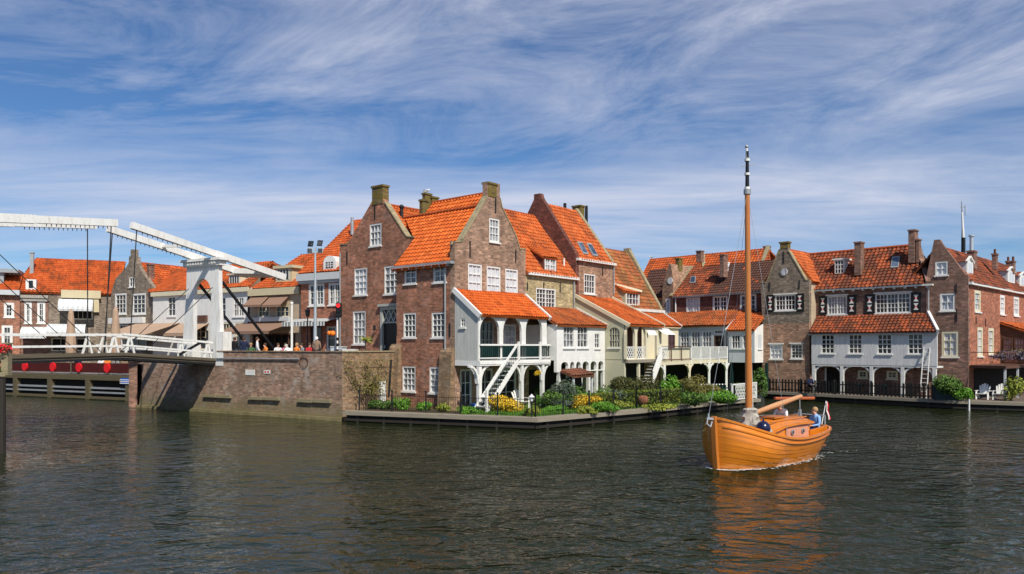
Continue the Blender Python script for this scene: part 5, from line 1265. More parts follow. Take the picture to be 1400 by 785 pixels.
# ---------------------------------------------------------------- houses across the street behind the bridge
PS = Plane((-12.1, 54.0), (.855, -.52))
def hip(pl, sL, sR, ze, b_, rL, rR, zr, over=.15): 
    q = pl.shift(b_); return [pl.pt(sL, ze, over), pl.pt(sR, ze, over), q.pt(rR, zr), q.pt(rL, zr)]
def awning(parent, pl, u0, v0, u1, v1, out, mat, name='awning', valance=.12, curve=False):
    s0, z0, s1, z1 = pl.rect(u0, v0, u1, v1); b = MB()
    n = 6 if curve else 1
    prof = [(.02+out*math.sin(k/n*math.pi/2), z0+valance+(z1-z0-valance)*math.cos(k/n*math.pi/2)) for k in range(n+1)] if curve else [(.02, z1), (out, z0+valance)]
    for (o0, a), (o1, c) in zip(prof, prof[1:]): b.hexa([pl.pt(s0, a-.03, o0), pl.pt(s1, a-.03, o0), pl.pt(s1, c-.03, o1), pl.pt(s0, c-.03, o1)], [pl.pt(s0, a, o0), pl.pt(s1, a, o0), pl.pt(s1, c, o1), pl.pt(s0, c, o1)])
    b.hexa([pl.pt(s0, z0, out-.02), pl.pt(s1, z0, out-.02), pl.pt(s1, z0, out), pl.pt(s0, z0, out)], [pl.pt(s0, z0+valance, out-.02), pl.pt(s1, z0+valance, out-.02), pl.pt(s1, z0+valance, out), pl.pt(s0, z0+valance, out)])
    o = b.build(name, mat, parent)
    return o
def stripes(name, a, c, step, axis=0):
    t = NT(name); x = t.n('SeparateXYZ', None, Vector=t.uv()).outputs[axis]
    f = t.math('LESS_THAN', t.math('FRACT', t.math('DIVIDE', x, step)), .5)
    return t.done(t.mix(f, a, c), .8, .2)
M['awn_brown'] = stripes('brown_awning_cloth', (.30, .19, .135), (.24, .145, .10), .25)
M['awn_stripe'] = stripes('striped_awning_cloth', (.72, .72, .70), (.16, .18, .17), .3)
M['awn_grey'] = stripes('grey_white_awning_cloth', (.66, .68, .68), (.55, .57, .57), .4)
M['canvas'] = plain('beige_canvas', (.42, .29, .20), .9, .12, 2)
# shop with the round-headed dormer
g1 = thing('shop_house', 'red brick shop with white round headed dormer and striped awning', 'house', PS.pt(-2, ZS))
a0 = PS.s(411.5); ze = 9.2
sw_ = [PS.rect(422, 388, 443.5, 418), PS.rect(449, 387, 466, 417), PS.rect(446.5, 446, 459.5, 478), PS.rect(424, 446, 440, 482)]
b = MB(); b.wall(PS, [(a0, 2.7), (3, 2.7), (3, ze), (a0, ze)], [rpoly(r) for r in sw_], D=.4); b.build('wall', 'brick_orange', g1)
b = MB(); b.wall(PS, [(a0+.02, 2.7), (3, 2.7), (3, ze-.1), (a0+.02, ze-.1)], [], D=10, o=-.402); b.build('rear_wall', 'brick_orange', g1)
window(g1, PS, sw_[0], 2, 3, pane='pane_mid', mull=1, fw=.16); window(g1, PS, sw_[1], 2, 3, pane='pane_mid', mull=1, fw=.16); window(g1, PS, sw_[2], 1, 2, pane='pane_dark', fw=.14, name='shop_window'); window(g1, PS, sw_[3], 1, 2, pane='pane_dark', fw=.1, frame='brown', sill=None, name='shop_door')
b = MB(); b.pbox(PS, a0-.15, 3, 8.75, 9.25, .003, .35); b.pbox(PS, a0-.05, 3, 8.55, 8.74, .003, .2); b.build('cornice', 'greyblue', g1)
q = PS.shift(5.3); rz = q.z(488, 301.5); rL = q.s(484)
rg = roof(g1, 'roof', 'tile_far', [hip(PS, a0-.2, 3, 9.3, 5.3, rL, 3, rz)], cs=.28)
roof(g1, 'rear_roof', 'tile_far', [[PS.pt(3, 9.2, -10.4), PS.pt(a0, 9.2, -10.4), q.pt(rL, rz), q.pt(3, rz)]], cs=.3)
b = MB(); b.wall(Plane(PS.pt(a0+.05, 0).xy, (.52, .855)), [(0, 9.1), (10.3, 9.1), (5.3, rz-.15)], [], D=.2); b.build('side_gable', 'brick_dark', g1)
b = MB(); p = at(481.5, 303, 58); b.tube(p-Vector((0, 0, 1)), p+Vector((0, 0, .3)), .14, .12, 8); b.build('flue', 'zinc', rg)
DPs = PS.shift(.03); s0, z0, s1, z1 = DPs.rect(442, 349.5, 459, 372.5)
b = MB(); sm = (s0+s1)/2; prof = [(s0, z0), (s1, z0), (s1, z1-.45)]+[(sm+(s1-s0)/2*math.cos(math.pi*k/6), z1-.45+.45*math.sin(math.pi*k/6)) for k in range(1, 6)]+[(s0, z1-.45)]
b.wall(DPs, prof, [], D=2.2); d_ = b.build('dormer', 'white', g1)
b = MB(); b.face([DPs.pt(x, z, .012) for x, z in ((s0+.25, z0+.3), (s1-.25, z0+.3), (s1-.25, z1-.45), (s0+.25, z1-.45))]); b.build('pane', 'pane_dark', d_)
b = MB()
for k in range(1, 3): x = s0+.25+(s1-s0-.5)*k/3; b.pbox(DPs, x-.025, x+.025, z0+.3, z1-.45, .014, .03)
for k in range(1, 3): z = z0+.3+(z1-z0-.75)*k/3; b.pbox(DPs, s0+.25, s1-.25, z-.025, z+.025, .014, .032)
b.build('glazing_bars', 'white', d_)
awning(g1, PS, 404, 435.5, 462, 446.5, 1.3, 'awn_stripe', valance=.3)
# beige house with brown awnings
P2s = PS.shift(.5)
g2 = thing('awning_house', 'beige cafe house with two brown upper awnings above a wide one', 'house', P2s.pt(P2s.s(377), ZS))
a0, a1 = P2s.s(342), P2s.s(411.8); ze = P2s.z(377, 394)
fw_ = [P2s.rect(353, 418, 368.5, 433.5), P2s.rect(377, 418, 395.5, 433.5)]
cf = P2s.rect(345, 456, 404, 484); cf = (cf[0], 2.72, cf[2], cf[3])
b = MB(); b.wall(P2s, [(a0, 2.7), (a1, 2.7), (a1, ze), (a0, ze)], [rpoly(r) for r in fw_+[cf]], D=8, reveal=.3); b.build('wall', 'render_tan', g2)
for r in fw_: window(g2, P2s, r, 3, 2, pane='pane_dark', fw=.1, frame='cream')
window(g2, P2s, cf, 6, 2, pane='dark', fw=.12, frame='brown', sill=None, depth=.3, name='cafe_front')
r = P2s.rect(343, 393.5, 412, 403.5); b = MB(); b.pbox(P2s, a0, a1, r[1], ze, .003, .25); b.build('cornice', 'beige', g2)
for x in ((345, 404.5, 369, 420.5), (370.5, 404.5, 396, 420.5)): awning(g2, P2s, *x, .9, 'awn_brown', valance=.15)
awning(g2, P2s, 332, 441, 402, 457.5, 2.4, 'awn_brown', valance=.2)
b = MB(); r = P2s.rect(343, 434, 398, 439.5); b.pbox(P2s, r[0], r[2], r[1], r[3], .003, .3); b.build('flower_box', 'greyblue', g2)
q = P2s.shift(4.2); rz = q.z(420, 348.5)
rg2 = roof(g2, 'roof', 'tile_far', [hip(P2s, P2s.s(345), a1+.3, ze, 4.2, q.s(411), a1+1.5, rz)], cs=.28)
roof(g2, 'rear_roof', 'tile_far', [[P2s.pt(a1+1, ze, -8.2), P2s.pt(a0, ze, -8.2), q.pt(q.s(411), rz), q.pt(a1+1.5, rz)]], cs=.3)
DPs = P2s.shift(.5); s0, z0, s1, z1 = DPs.rect(377, 367, 399, 386)
b = MB(); b.pbox(DPs, s0, s1, z0, z1, -2.5, 0); b.pbox(DPs, s0-.15, s1+.2, z1+.003, z1+.22, -2.5, .15); d_ = b.build('dormer', 'beige', g2)
b = MB(); b.face([DPs.pt(x, z, .012) for x, z in ((s0+.15, z0+.2), (s1-.3, z0+.2), (s1-.3, z1-.1), (s0+.15, z1-.1))]); b.build('pane', 'pane_dark', d_)
b = MB()
for k in range(5): x = s0+.15+(s1-s0-.45)*k/4; b.pbox(DPs, x-.03, x+.03, z0+.2, z1-.1, .014, .03)
b.build('glazing_bars', 'white', d_)
# white house
g3 = thing('white_house', 'long white plastered house under an orange roof behind the bridge portal', 'house', P2s.pt(P2s.s(276), ZS))
P3s = PS.shift(.6)
a0, a1 = P3s.s(209), P3s.s(342); ze = P3s.z(290, 395.5)
wx = [(229, 405, 240.5, 432.5), (261.5, 404, 269, 433), (296, 406, 309.5, 433.5), (318.5, 406, 334, 433), (303.5, 441, 317.5, 478), (321, 441, 335.5, 478), (258, 444, 282, 478)]
wr_ = [P3s.rect(*x) for x in wx]
b = MB(); b.wall(P3s, [(a0, 1.8), (a1-.01, 1.8), (a1-.01, ze), (a0, ze)], [rpoly(r) for r in wr_], D=8); b.build('wall', 'white', g3)
for k, r in enumerate(wr_): window(g3, P3s, r, 2 if k < 4 else 3, 3 if k < 4 else 4, pane='pane_mid' if k % 2 else 'pane_dark', fw=.12, frame='cream' if k > 3 else 'white', mull=1 if k == 3 else 0)
b = MB(); b.pbox(P3s, a0, a1, ze-.35, ze, .003, .22); b.build('cornice', 'cream', g3)
q = P3s.shift(4.4); rz = q.z(260, 367)
rg3 = roof(g3, 'roof', 'tile_far', [hip(P3s, a0-.3, a1+.1, ze, 4.4, q.s(195), q.s(372), rz)], cs=.3)
roof(g3, 'rear_roof', 'tile_far', [[P3s.pt(a1, ze, -8.8), P3s.pt(a0, ze, -8.8), q.pt(q.s(195), rz), q.pt(q.s(372), rz)]], cs=.3)
chimney(rg3, 203, 209, 361, 373, 68, 'brick_dark', (.855, -.52), .6, zb=9)
DPs = P3s.shift(.5); s0, z0, s1, z1 = DPs.rect(313, 376, 328.5, 389.5)
b = MB(); b.pbox(DPs, s0, s1, z0-.2, z1, -2, 0); b.pbox(DPs, s0-.15, s1+.15, z1+.003, z1+.12, -2, .12); d_ = b.build('dormer', 'cream', g3)
b = MB(); b.face([DPs.pt(x, z, .012) for x, z in ((s0+.12, z0), (s1-.12, z0), (s1-.12, z1-.08), (s0+.12, z1-.08))]); b.build('pane', 'pane_dark', d_)
b = MB()
for k in range(5): x = s0+.12+(s1-s0-.24)*k/4; b.pbox(DPs, x-.03, x+.03, z0, z1-.08, .014, .03)
b.build('glazing_bars', 'white', d_)
pipe(g3, P3s, 341, 397, 442, 'iron', .07)
aw_o = awning(g3, P3s, 186, 442, 246, 464, 3.2, 'canvas', valance=.35)
awning(g3, P3s, 247, 442, 286, 460, 1.6, 'canvas', valance=.25)
b = MB(); r = P3s.rect(259, 431.5, 284, 440); b.pbox(P3s, r[0], r[2], r[1], r[3], .003, .2); b.build('sign_board', 'brown', g3)
# grey gable
PGg = Plane(at(212, 474, 66.8).xy, (.86, -.51))
g4 = thing('grey_gable_house', 'narrow grey brown gable house with finial chimney and two tall white windows', 'house', PGg.pt(-2, 2.0))
gx = pxl(PGg, [(152, 401), (158, 380.5), (161, 378), (172, 366), (176, 359), (176.3, 351), (178.4, 350.5), (178.6, 341), (183.6, 341), (183.8, 350.5), (186.4, 351), (187, 359), (192, 369), (207, 390), (212, 396)])
go5 = [(gx[0][0], 1.8), (0, 1.8)]+[(min(0, s), z) for s, z in reversed(gx)]
wx = [(176.3, 379, 184, 392.5), (157, 401, 173, 429.5), (180.5, 401, 199.5, 429.5), (163, 444, 176, 452), (179, 444, 191, 452), (165, 462, 200, 478)]
wr_ = [PGg.rect(*x) for x in wx]
b = MB(); b.wall(PGg, go5, [rpoly(r) for r in wr_], D=.4); b.build('gable_wall', 'brick_grey', g4)
b = MB(); b.wall(PGg, [(gx[0][0]+.05, 1.8), (-.05, 1.8), (-.05, gx[-1][1]-.2), (gx[0][0]/2, PGg.z(182, 362)), (gx[0][0]+.05, gx[0][1]-.2)], [], D=9, o=-.402); b.build('rear_wall', 'brick_dark', g4)
for k, r in enumerate(wr_): window(g4, PGg, r, 3 if k else 2, [2, 4, 4, 1, 1, 1][k], pane='pane_dark', fw=.18 if 0 < k < 3 else .1, rail=2 if 0 < k < 3 else None)
r = PGg.rect(143, 434.5, 199, 442.5); b = MB(); b.pbox(PGg, gx[0][0], r[2], r[1], r[3], .003, .3); b.build('shop_fascia', 'white', g4)
mz = PGg.z(182, 358); e0_ = gx[0][0]
roof(g4, 'roof', 'tile_far', [[PGg.pt(.1, gx[-1][1]-.3, -.4), PGg.pt(.1, gx[-1][1]-.3, -9), PGg.pt(e0_/2, mz, -9), PGg.pt(e0_/2, mz, -.4)]], cs=.3)
roof(g4, 'rear_roof', 'tile_far', [[PGg.pt(e0_-.1, gx[0][1]-.3, -9), PGg.pt(e0_-.1, gx[0][1]-.3, -.4), PGg.pt(e0_/2, mz, -.4), PGg.pt(e0_/2, mz, -9)]], cs=.3)
# far left: big roof over brick, red brick end
PF = Plane(at(135, 474, 74).xy, (.9, .43))
g5 = thing('big_roofed_house', 'house with the widest orange roof and small curved white awnings', 'house', PF.pt(PF.s(110), 2.0))
a0, a1 = PF.s(66.5), PF.s(160); ze = PF.z(110, 399)
wx = [(99, 420, 127, 437), (70, 462, 118, 480)]
wr_ = [PF.rect(*x) for x in wx]
b = MB(); b.wall(PF, [(a0, 1.7), (a1, 1.7), (a1, ze), (a0, ze)], [rpoly(r) for r in wr_], D=8); b.build('wall', 'brick_grey', g5)
for r in wr_: window(g5, PF, r, 4, 1, pane='dark', fw=.12, frame='cream', sill=None)
r = PF.rect(84, 398, 138, 408); b = MB(); b.pbox(PF, r[0], r[2], r[1], r[3]+.05, .003, .4); b.pbox(PF, r[2]-.6, r[2]-.15, PF.z(130, 427), r[1]-.003, .003, .3); b.build('cornice', 'beige', g5)
awning(g5, PF, 81, 409, 128, 426, 1.4, 'awn_grey', curve=True, valance=.15)
awning(g5, PF, 66, 443, 118, 458, 1.8, 'awn_grey', curve=True, valance=.2)
q = PF.shift(5); rz = q.z(110, 355.5)
b0 = PF.s(26)
rg5 = roof(g5, 'roof', 'tile_far', [[PF.pt(b0-.6, ze-.2, .2), PF.pt(a1, ze-.2, .2), q.pt(q.s(172), rz), q.pt(q.s(50), rz)]], cs=.32, rs=.36, amp=.05)
roof(g5, 'rear_roof', 'tile_far', [[PF.pt(a1, ze-.2, -10), PF.pt(b0-.6, ze-.2, -10), q.pt(q.s(50), rz), q.pt(q.s(172), rz)]], cs=.32)
roof(g5, 'hip_roof', 'tile_far', [[PF.pt(b0-.6, ze-.2, -10), PF.pt(b0-.6, ze-.2, .2), q.pt(q.s(50), rz)]], cs=.32)
chimney(rg5, 41, 46.5, 345, 356, 74, 'zinc', (.9, .43), .6, zb=11)
DPs = PF.shift(.1); s0, z0, s1, z1 = DPs.rect(35, 382, 49.5, 397)
b = MB(); b.pbox(DPs, s0, s1, z0, z1, -2, 0); d_ = b.build('dormer', 'white', g5)
b = MB(); b.face([DPs.pt(x, z, .012) for x, z in ((s0+.25, z0+.2), (s1-.25, z0+.2), (s1-.25, z1-.12), (s0+.25, z1-.12))]); b.build('pane', 'pane_dark', d_)
b = MB(); p = PF.shift(3.2).px(146, 380); b.beam(PF.shift(1.6).px(133, 388), p, .18, .18); b.ball(p+Vector((0, 0, .2)), .32); b.build('roof_hoist', 'canvas', rg5)
b = MB(); s = PF.s(113); r = slq = PF.shift(1.2).rect(107, 389, 117, 394); b.pbox(PF.shift(1.3), r[0], r[2], r[1], r[3], -.6, .1); b.build('roof_hatch', 'brown', rg5)
g6 = thing('brown_brick_house', 'brown brick house with corbelled cornice and two tall white windows', 'house', PF.pt(PF.s(47), 2.0))
a0 = PF.s(28); wr_ = [PF.rect(*x) for x in ((33.5, 412.5, 43.5, 442), (51, 412.5, 62, 442))]
b = MB(); b.wall(PF, [(a0, 1.7), (PF.s(66.3), 1.7), (PF.s(66.3), ze-.4), (a0, ze-.4)], [rpoly(r) for r in wr_], D=6, o=.05); b.build('wall', 'brick_dark', g6)
for r in wr_: window(g6, PF, r, 2, 3, pane='pane_dark', fw=.2, o=.05)
b = MB(); s0, s1 = a0, PF.s(66.3)
for k in range(7): s = s0+(s1-s0)*(k+.5)/7; b.pbox(PF, s-.16, s+.16, ze-1.0, ze-.72, .053, .2)
b.pbox(PF, s0, s1, ze-.72, ze-.45, .053, .3); b.build('corbelled_cornice', 'stone', g6)
awning(g6, PF, 31, 447, 66, 463, 1.8, 'awn_grey', curve=True, valance=.2)
P7 = PF
g7 = thing('red_brick_house', 'red brick house end with white framed windows at the far left', 'house', PF.pt(PF.s(14), 2.0))
wr_ = [PF.rect(*x) for x in ((6, 414, 20, 434), (3, 445, 18, 472), (-18, 414, -5, 434))]
b = MB(); b.wall(PF, [(PF.s(-60), 1.7), (PF.s(27.8), 1.7), (PF.s(27.8), ze-.5), (PF.s(-60), ze-.5)], [rpoly(r) for r in wr_], D=6, o=.3); b.build('wall', 'brick_red', g7)
for r in wr_: window(g7, PF, r, 2, 3, pane='pane_dark', fw=.22, o=.3)
b = MB(); b.pbox(PF, PF.s(-60), PF.s(28.2), ze-.5, ze-.05, .0, .75); b.build('gutter', 'greyblue', g7)
roof(g7, 'roof', 'tile_far', [[PF.pt(PF.s(-60), ze-.1, .6), PF.pt(PF.s(27.5), ze-.1, .6), PF.pt(PF.s(27.5), ze+1.5, -1.8), PF.pt(PF.s(-60), ze+1.5, -1.8)]], cs=.3)
b = MB(); DPs = PF.shift(.4); s0, z0, s1, z1 = DPs.rect(-12, 373, 26, 398); b.pbox(DPs, s0, s1-1.2, z0, z1, -3, 0); b.pbox(DPs, s0-.2, s1, z1+.003, z1+.35, -3, .3); b.build('dormer', 'zinc', g7)
# ---------------------------------------------------------------- street furniture
def post(name, label, cat, u, vb, vt, Y, r0, r1, mat, base_z=ZS):
    a = at(u, vb, Y); t = thing(name, label, cat, (a.x, Y, base_z)); top = at(u, vt, Y)
    b = MB(); b.tube((a.x, Y, base_z), top, r0, r1, 10); b.build('pole', mat, t); return t, top
t, p = post('flood_lamp', 'tall tapered steel lamp post with four floodlights on top', 'street lamp', 431, 481, 345, 47.2, .12, .06, 'steel')
b = MB(); b.beam(p+Vector((-.4, 0, 0)), p+Vector((.4, 0, 0)), .1, .1); b.beam(p+Vector((0, 0, 0)), p+Vector((0, 0, .35)), .08, .08); b.build('cross_arm', 'steel', t)
for k, (dx, dz) in enumerate(((-.32, .02), (.32, .02), (-.28, .42), (.28, .46))):
    b = MB(); c = p+Vector((dx, 0, dz+.1)); b.box(c, (.15, .05, 0), (-.04, .13, 0), (.03, 0, .16)); q = b.build('floodlight', 'iron' if k > 1 else 'steel', t)
    b = MB(); b.box(c+Vector((.02, -.16, -.02)), (.13, .03, 0), (0, .01, 0), (0, 0, .11)); b.build('lens', 'pane_dark', q)
t, p = post('traffic_light', 'red bridge signal on a black and white banded pole', 'traffic light', 461.3, 481, 434, 44.6, .055, .055, 'white')
for k in range(5): b = MB(); z = 3.0+.34*k; b.tube((p.x, p.y, z), (p.x, p.y, z+.17), .062, .062, 10); b.build('black_band', 'blackpaint', t)
b = MB(); c = at(463.3, 424.5, 44.6); b.tube((p.x, p.y, p.z), (p.x, p.y, c.z+.5), .04, .04, 8); b.box(c, (.16, 0, 0), (0, .12, 0), (0, 0, .42)); hd_ = b.build('signal_head', 'blackpaint', t)
M['lamp_red'] = NT('red_signal_lamp').done((.8, .02, .02), .4); bb = M['lamp_red'].node_tree.nodes['Principled BSDF']; bb.inputs['Emission Color'].default_value = (1, .02, .02, 1); bb.inputs['Emission Strength'].default_value = .8
for k in range(3): b = MB(); q = c+Vector((0, -.13, .27-.27*k)); b.tube(q, q+Vector((0, -.07, 0)), .11, .12, 10); b.build('lens', 'lamp_red' if k == 0 else 'blackpaint', hd_)
o_ = at(455, 456, 46.5); b = MB(); b.ball(o_, .17); ob = b.build('orange_globe_lamp', 'orange', None); tag(ob, 'orange round globe lamp hanging in front of the shop window', 'lamp')  # amber lamp globe; its glow is put into plain orange colour
b = MB(); b.ball(o_+Vector((-.22, .05, .02)), .14)
tag(b.build('orange_globe_lamp', 'orange', None), 'smaller orange globe lamp touching the larger one by the shop', 'lamp')  # second lamp globe, lit look likewise carried by the orange
b = MB(); c = at(463, 473, 45.4); b.box((c.x, c.y, 3.4), (.36, -.1, 0), (.08, .25, 0), (0, 0, .56)); b.box((c.x, c.y, 3.99), (.39, -.1, 0), (.08, .28, 0), (0, 0, .03))
t = thing('control_cabinet', 'grey green control cabinet behind the banded signal pole', 'cabinet', (c.x, c.y, ZS)); b.build('housing', 'greyblue', t)
b = MB(); b.box((c.x+.05, c.y-.31, 3.4), (.26, -.07, 0), (.01, .01, 0), (0, 0, .46)); b.build('door', 'zinc', t)
b = MB(); c = at(479, 479, 44.9); b.box((c.x, c.y, 3.5), (.4, -.1, 0), (.05, .2, 0), (0, 0, .35)); tag(b.build('salt_bin', 'white_old'), 'low white box on the quay next to the grey cabinet', 'box')
t, p = post('white_flagpole', 'plain white wooden pole standing before the brown awnings', 'pole', 399, 481, 415, 48.2, .08, .07, 'white')
b = MB(); b.ball(p, .10); b.build('cap', 'white', t)
t, p = post('street_lantern', 'slim black lantern post in front of the striped awning', 'street lamp', 420.5, 481, 434, 49.5, .05, .035, 'iron')
b = MB(); b.lathe(p, [(.05, 0), (.14, .12), (.17, .42), (.05, .5), (.02, .62)], 8); b.build('lantern', 'pane_dark', t)
b = MB(); b.lathe(p+Vector((0, 0, .43)), [(.21, 0), (.04, .16), (.0, .24)], 8); b.build('lamp_shade', 'iron', t)
b = MB(); b.tube(p+Vector((-.25, 0, -.25)), p+Vector((.25, 0, -.25)), .02, .02, 6); b.build('ladder_bar', 'iron', t)
for k, (u, vt, Y, l) in enumerate(((97, 423, 61, 'tall closed brown parasol in front of the small curved awnings'), (158, 420, 60, 'tall closed brown parasol in front of the grey gable'))):
    a = at(u, 474, Y); zt_ = at(u, vt, Y).z
    t = thing('closed_parasol', l, 'parasol', (a.x, Y, 2.0), 'closed parasols by the harbour')
    b = MB(); b.tube((a.x, Y, 1.85), (a.x, Y, zt_), .05, .05, 8); b.build('pole', 'deckwood', t)
    b = MB(); b.lathe((a.x, Y, 0), [(.36, 3.4), (.42, 3.9), (.34, 5.0), (.2, zt_-.3), (.05, zt_+.05)], 9, 0, False); b.build('canopy', 'canvas', t)
# ---------------------------------------------------------------- the garden on the point
def gp2(u, v): return on(u, v, ZG)
def shrub(name, label, u, vb, wpx, hpx, n, mat, leaf=.09, cat='shrub', group=None, depth=1.0, lumps=7):
    c = gp2(u, vb); k = c.y/F; wpx *= 1.16; hpx *= 1.10; n = int(n*1.5)
    return bush(name, label, c, (wpx*k/2, wpx*k/2*depth, hpx*k/2), n, M[mat], leaf, cat, lumps, group)
shrub('flowering_shrub', 'round golden yellow shrub at the foot of the white garden stair', 689, 565, 43, 27, 2600, 'leaf_yellow', .06, 'shrub')
shrub('clipped_bush', 'smooth bright green clipped cone bush under the balcony end', 741, 558, 14, 19, 900, 'leaf_bright', .05)
shrub('low_bush', 'small low yellow green bush by the garden fence', 727, 569, 24, 13, 500, 'leaf_lime', .06)
shrub('grey_green_shrub', 'large grey green shrub in front of the white arches', 770, 557, 40, 42, 2000, 'leaf_grey', .08)
shrub('green_shrub', 'upright green shrub left of the yellow azalea', 757, 559, 28, 26, 1300, 'leaf_green', .08)
shrub('flowering_shrub', 'wide yellow azalea in the middle of the garden', 803, 561, 33, 22, 2000, 'leaf_yellow', .06, 'shrub')
shrub('green_perennial', 'fresh green leafy clump beside the yellow azalea', 823, 564, 34, 18, 1100, 'leaf_bright', .07)
shrub('lime_shrub', 'lime green clump in front of the yellow azalea', 803, 566, 24, 12, 500, 'leaf_lime', .07)
shrub('round_bush', 'big dark rounded bush in front of the arched porch', 869, 552.6, 56, 43, 5200, 'leaf_dark', .075, lumps=12, depth=.7)
shrub('green_shrub', 'bright green tall shrub under the terrace', 915, 549.5, 28, 42, 1800, 'leaf_bright', .08)
shrub('olive_shrub', 'loose olive brown shrub under the terrace posts', 945, 549, 42, 40, 2400, 'leaf_olive', .07)
shrub('ground_cover_clump', 'low green clump at the water end of the lawn', 985, 552, 40, 20, 1400, 'leaf_bright', .08)
shrub('ground_cover_clump', 'loose green clump left of the low green clump', 950, 556, 36, 22, 1300, 'leaf_green', .08)
shrub('lime_shrub', 'lime tinted shrub behind the low hedge', 899, 552, 34, 16, 900, 'leaf_lime', .07)
shrub('green_shrub', 'leafy shrub left of the big dark rounded bush', 826, 554, 30, 32, 1100, 'leaf_green', .08)
shrub('green_shrub', 'fern like shrub in front of the rusty roofed shed', 786, 556.5, 26, 34, 900, 'leaf_green', .08)
shrub('lime_shrub', 'pale shrub close to the picket gate posts', 974, 543, 26, 22, 800, 'leaf_lime', .07)
shrub('green_shrub', 'climber on the dark bay post', 1038, 543, 20, 48, 1200, 'leaf_green', .08)
shrub('grey_green_shrub', 'low grey green shrub below the wide azalea', 775, 560, 36, 16, 800, 'leaf_grey', .07)
for k, (u, vb, w_, h_, mt, l) in enumerate(((511, 559, 22, 13, 'leaf_green', 'dark green clump against the garden wall'), (529, 560, 22, 15, 'leaf_green', 'green clump below the white meter box'), (550, 561, 30, 22, 'leaf_bright', 'bright green clump beneath the left cellar window'),
        (581, 561, 22, 14, 'leaf_bright', 'small bright clump between the cellar windows'), (606, 563, 18, 14, 'leaf_lime', 'yellowish clump beneath the right cellar window'), (497, 558, 16, 8, 'leaf_green', 'little tuft at the quay end of the flower bed'), (641, 566, 30, 12, 'leaf_bright', 'fresh green tuft at the stair foot'))):
    shrub('border_plant', l, u, vb, w_, h_, 620, mt, .07, 'plant', 'plants in the bed below the side wall')
for (u, vb, w_, h_, n_, mt, l) in ((790, 558, 34, 24, 1400, 'leaf_green', 'middle sized green shrub right of the grey green one'), (838, 556, 32, 24, 1400, 'leaf_grey', 'grey leaved shrub between hedge and olive porch wall'), (853, 559, 28, 12, 700, 'leaf_lime', 'light green edging clump by the gravel path'),
        (929, 549.5, 30, 32, 1500, 'leaf_green', 'deep green shrub between the bright one and the olive one'), (966, 547, 36, 26, 1600, 'leaf_olive', 'brownish loose shrub beside the picket gate'), (846, 552.5, 24, 34, 1000, 'leaf_dark', 'dark shrub at the foot of the olive porch wall'), (1006, 544, 22, 24, 900, 'leaf_green', 'green shrub behind the white lattice gate'), (760, 563, 30, 10, 600, 'leaf_bright', 'low bright clump along the iron fence'), (903, 560, 44, 9, 700, 'leaf_lime', 'flat yellowish clump between hedge and plank edge')):
    shrub('garden_shrub', l, u, vb, w_, h_, n_, mt, .08, 'shrub', 'mixed garden shrubs')
shrub('lavender', 'purple flowering clump by the garden stair foot', 632, 560, 18, 10, 420, 'leaf_purple', .05, 'flowers')
shrub('wall_shrub', 'thin climber beside the corner buttress', 617, 557, 16, 34, 420, 'leaf_olive', .06)
shrub('wall_shrub', 'reddish thin climber between the cellar windows', 572, 556, 14, 38, 380, 'leaf_olive', .055)
# climbing shrub on the garden wall
cw_ = PGW.px(498, 551, .2); cs_ = thing('climbing_shrub', 'bare stemmed climbing shrub spreading over the garden wall', 'shrub', (cw_.x, cw_.y, ZG))
b = MB(); rg = random.Random(5)
tips = []
for k in range(9):
    p = Vector((cw_.x, cw_.y, ZG)); du = rg.uniform(-26, 22); tgt = PGW.px(500+du, rg.uniform(492, 525), .2)
    q = p.lerp(tgt, .5)+Vector((0, 0, .2)); b.tube(p, q, .03, .02, 5); b.tube(q, tgt, .02, .008, 5); tips.append(tgt); tips.append(q)
b.build('branches', 'stemwood', cs_)
b = MB()
for k in range(1100):
    t_ = tips[rg.randrange(len(tips))]+Vector((rg.gauss(0, .30), rg.gauss(0, .10), rg.gauss(0, .28)))+Vector((PGW.n.x, PGW.n.y, 0))*.12
    x = Vector((rg.gauss(0, 1), rg.gauss(0, 1), rg.gauss(0, 1))).normalized(); y = x.orthogonal().normalized(); w = .06
    b.face((t_-x*w, t_-y*w*.5, t_+x*w, t_+y*w*.5))
b.build('foliage', 'leaf_olive', cs_)
a = at(500, 474, 44.9); t = thing('potted_palm', 'small spiky palm on the wall before the lower left window', 'plant', (a.x, a.y, 3.0))
b = MB(); b.tube((a.x, a.y, 3.0), (a.x, a.y, 4.35), .05, .04, 7); b.build('trunk', 'stemwood', t)
b = MB(); rg = random.Random(3)
for k in range(60):
    an = rg.uniform(0, 6.28); el = rg.uniform(-.4, .9); d = Vector((math.cos(an)*math.cos(el), math.sin(an)*math.cos(el), math.sin(el))); p = Vector((a.x, a.y, 4.4)); y = d.orthogonal().normalized()*.03; l = rg.uniform(.35, .6)
    b.face((p-y, p+y, p+d*l+Vector((0, 0, -.1))))
b.build('leaves', 'leaf_lime', t)
M['hedge_core'] = plain('hedge_inside', (.022, .035, .009), .9, .3, 9)
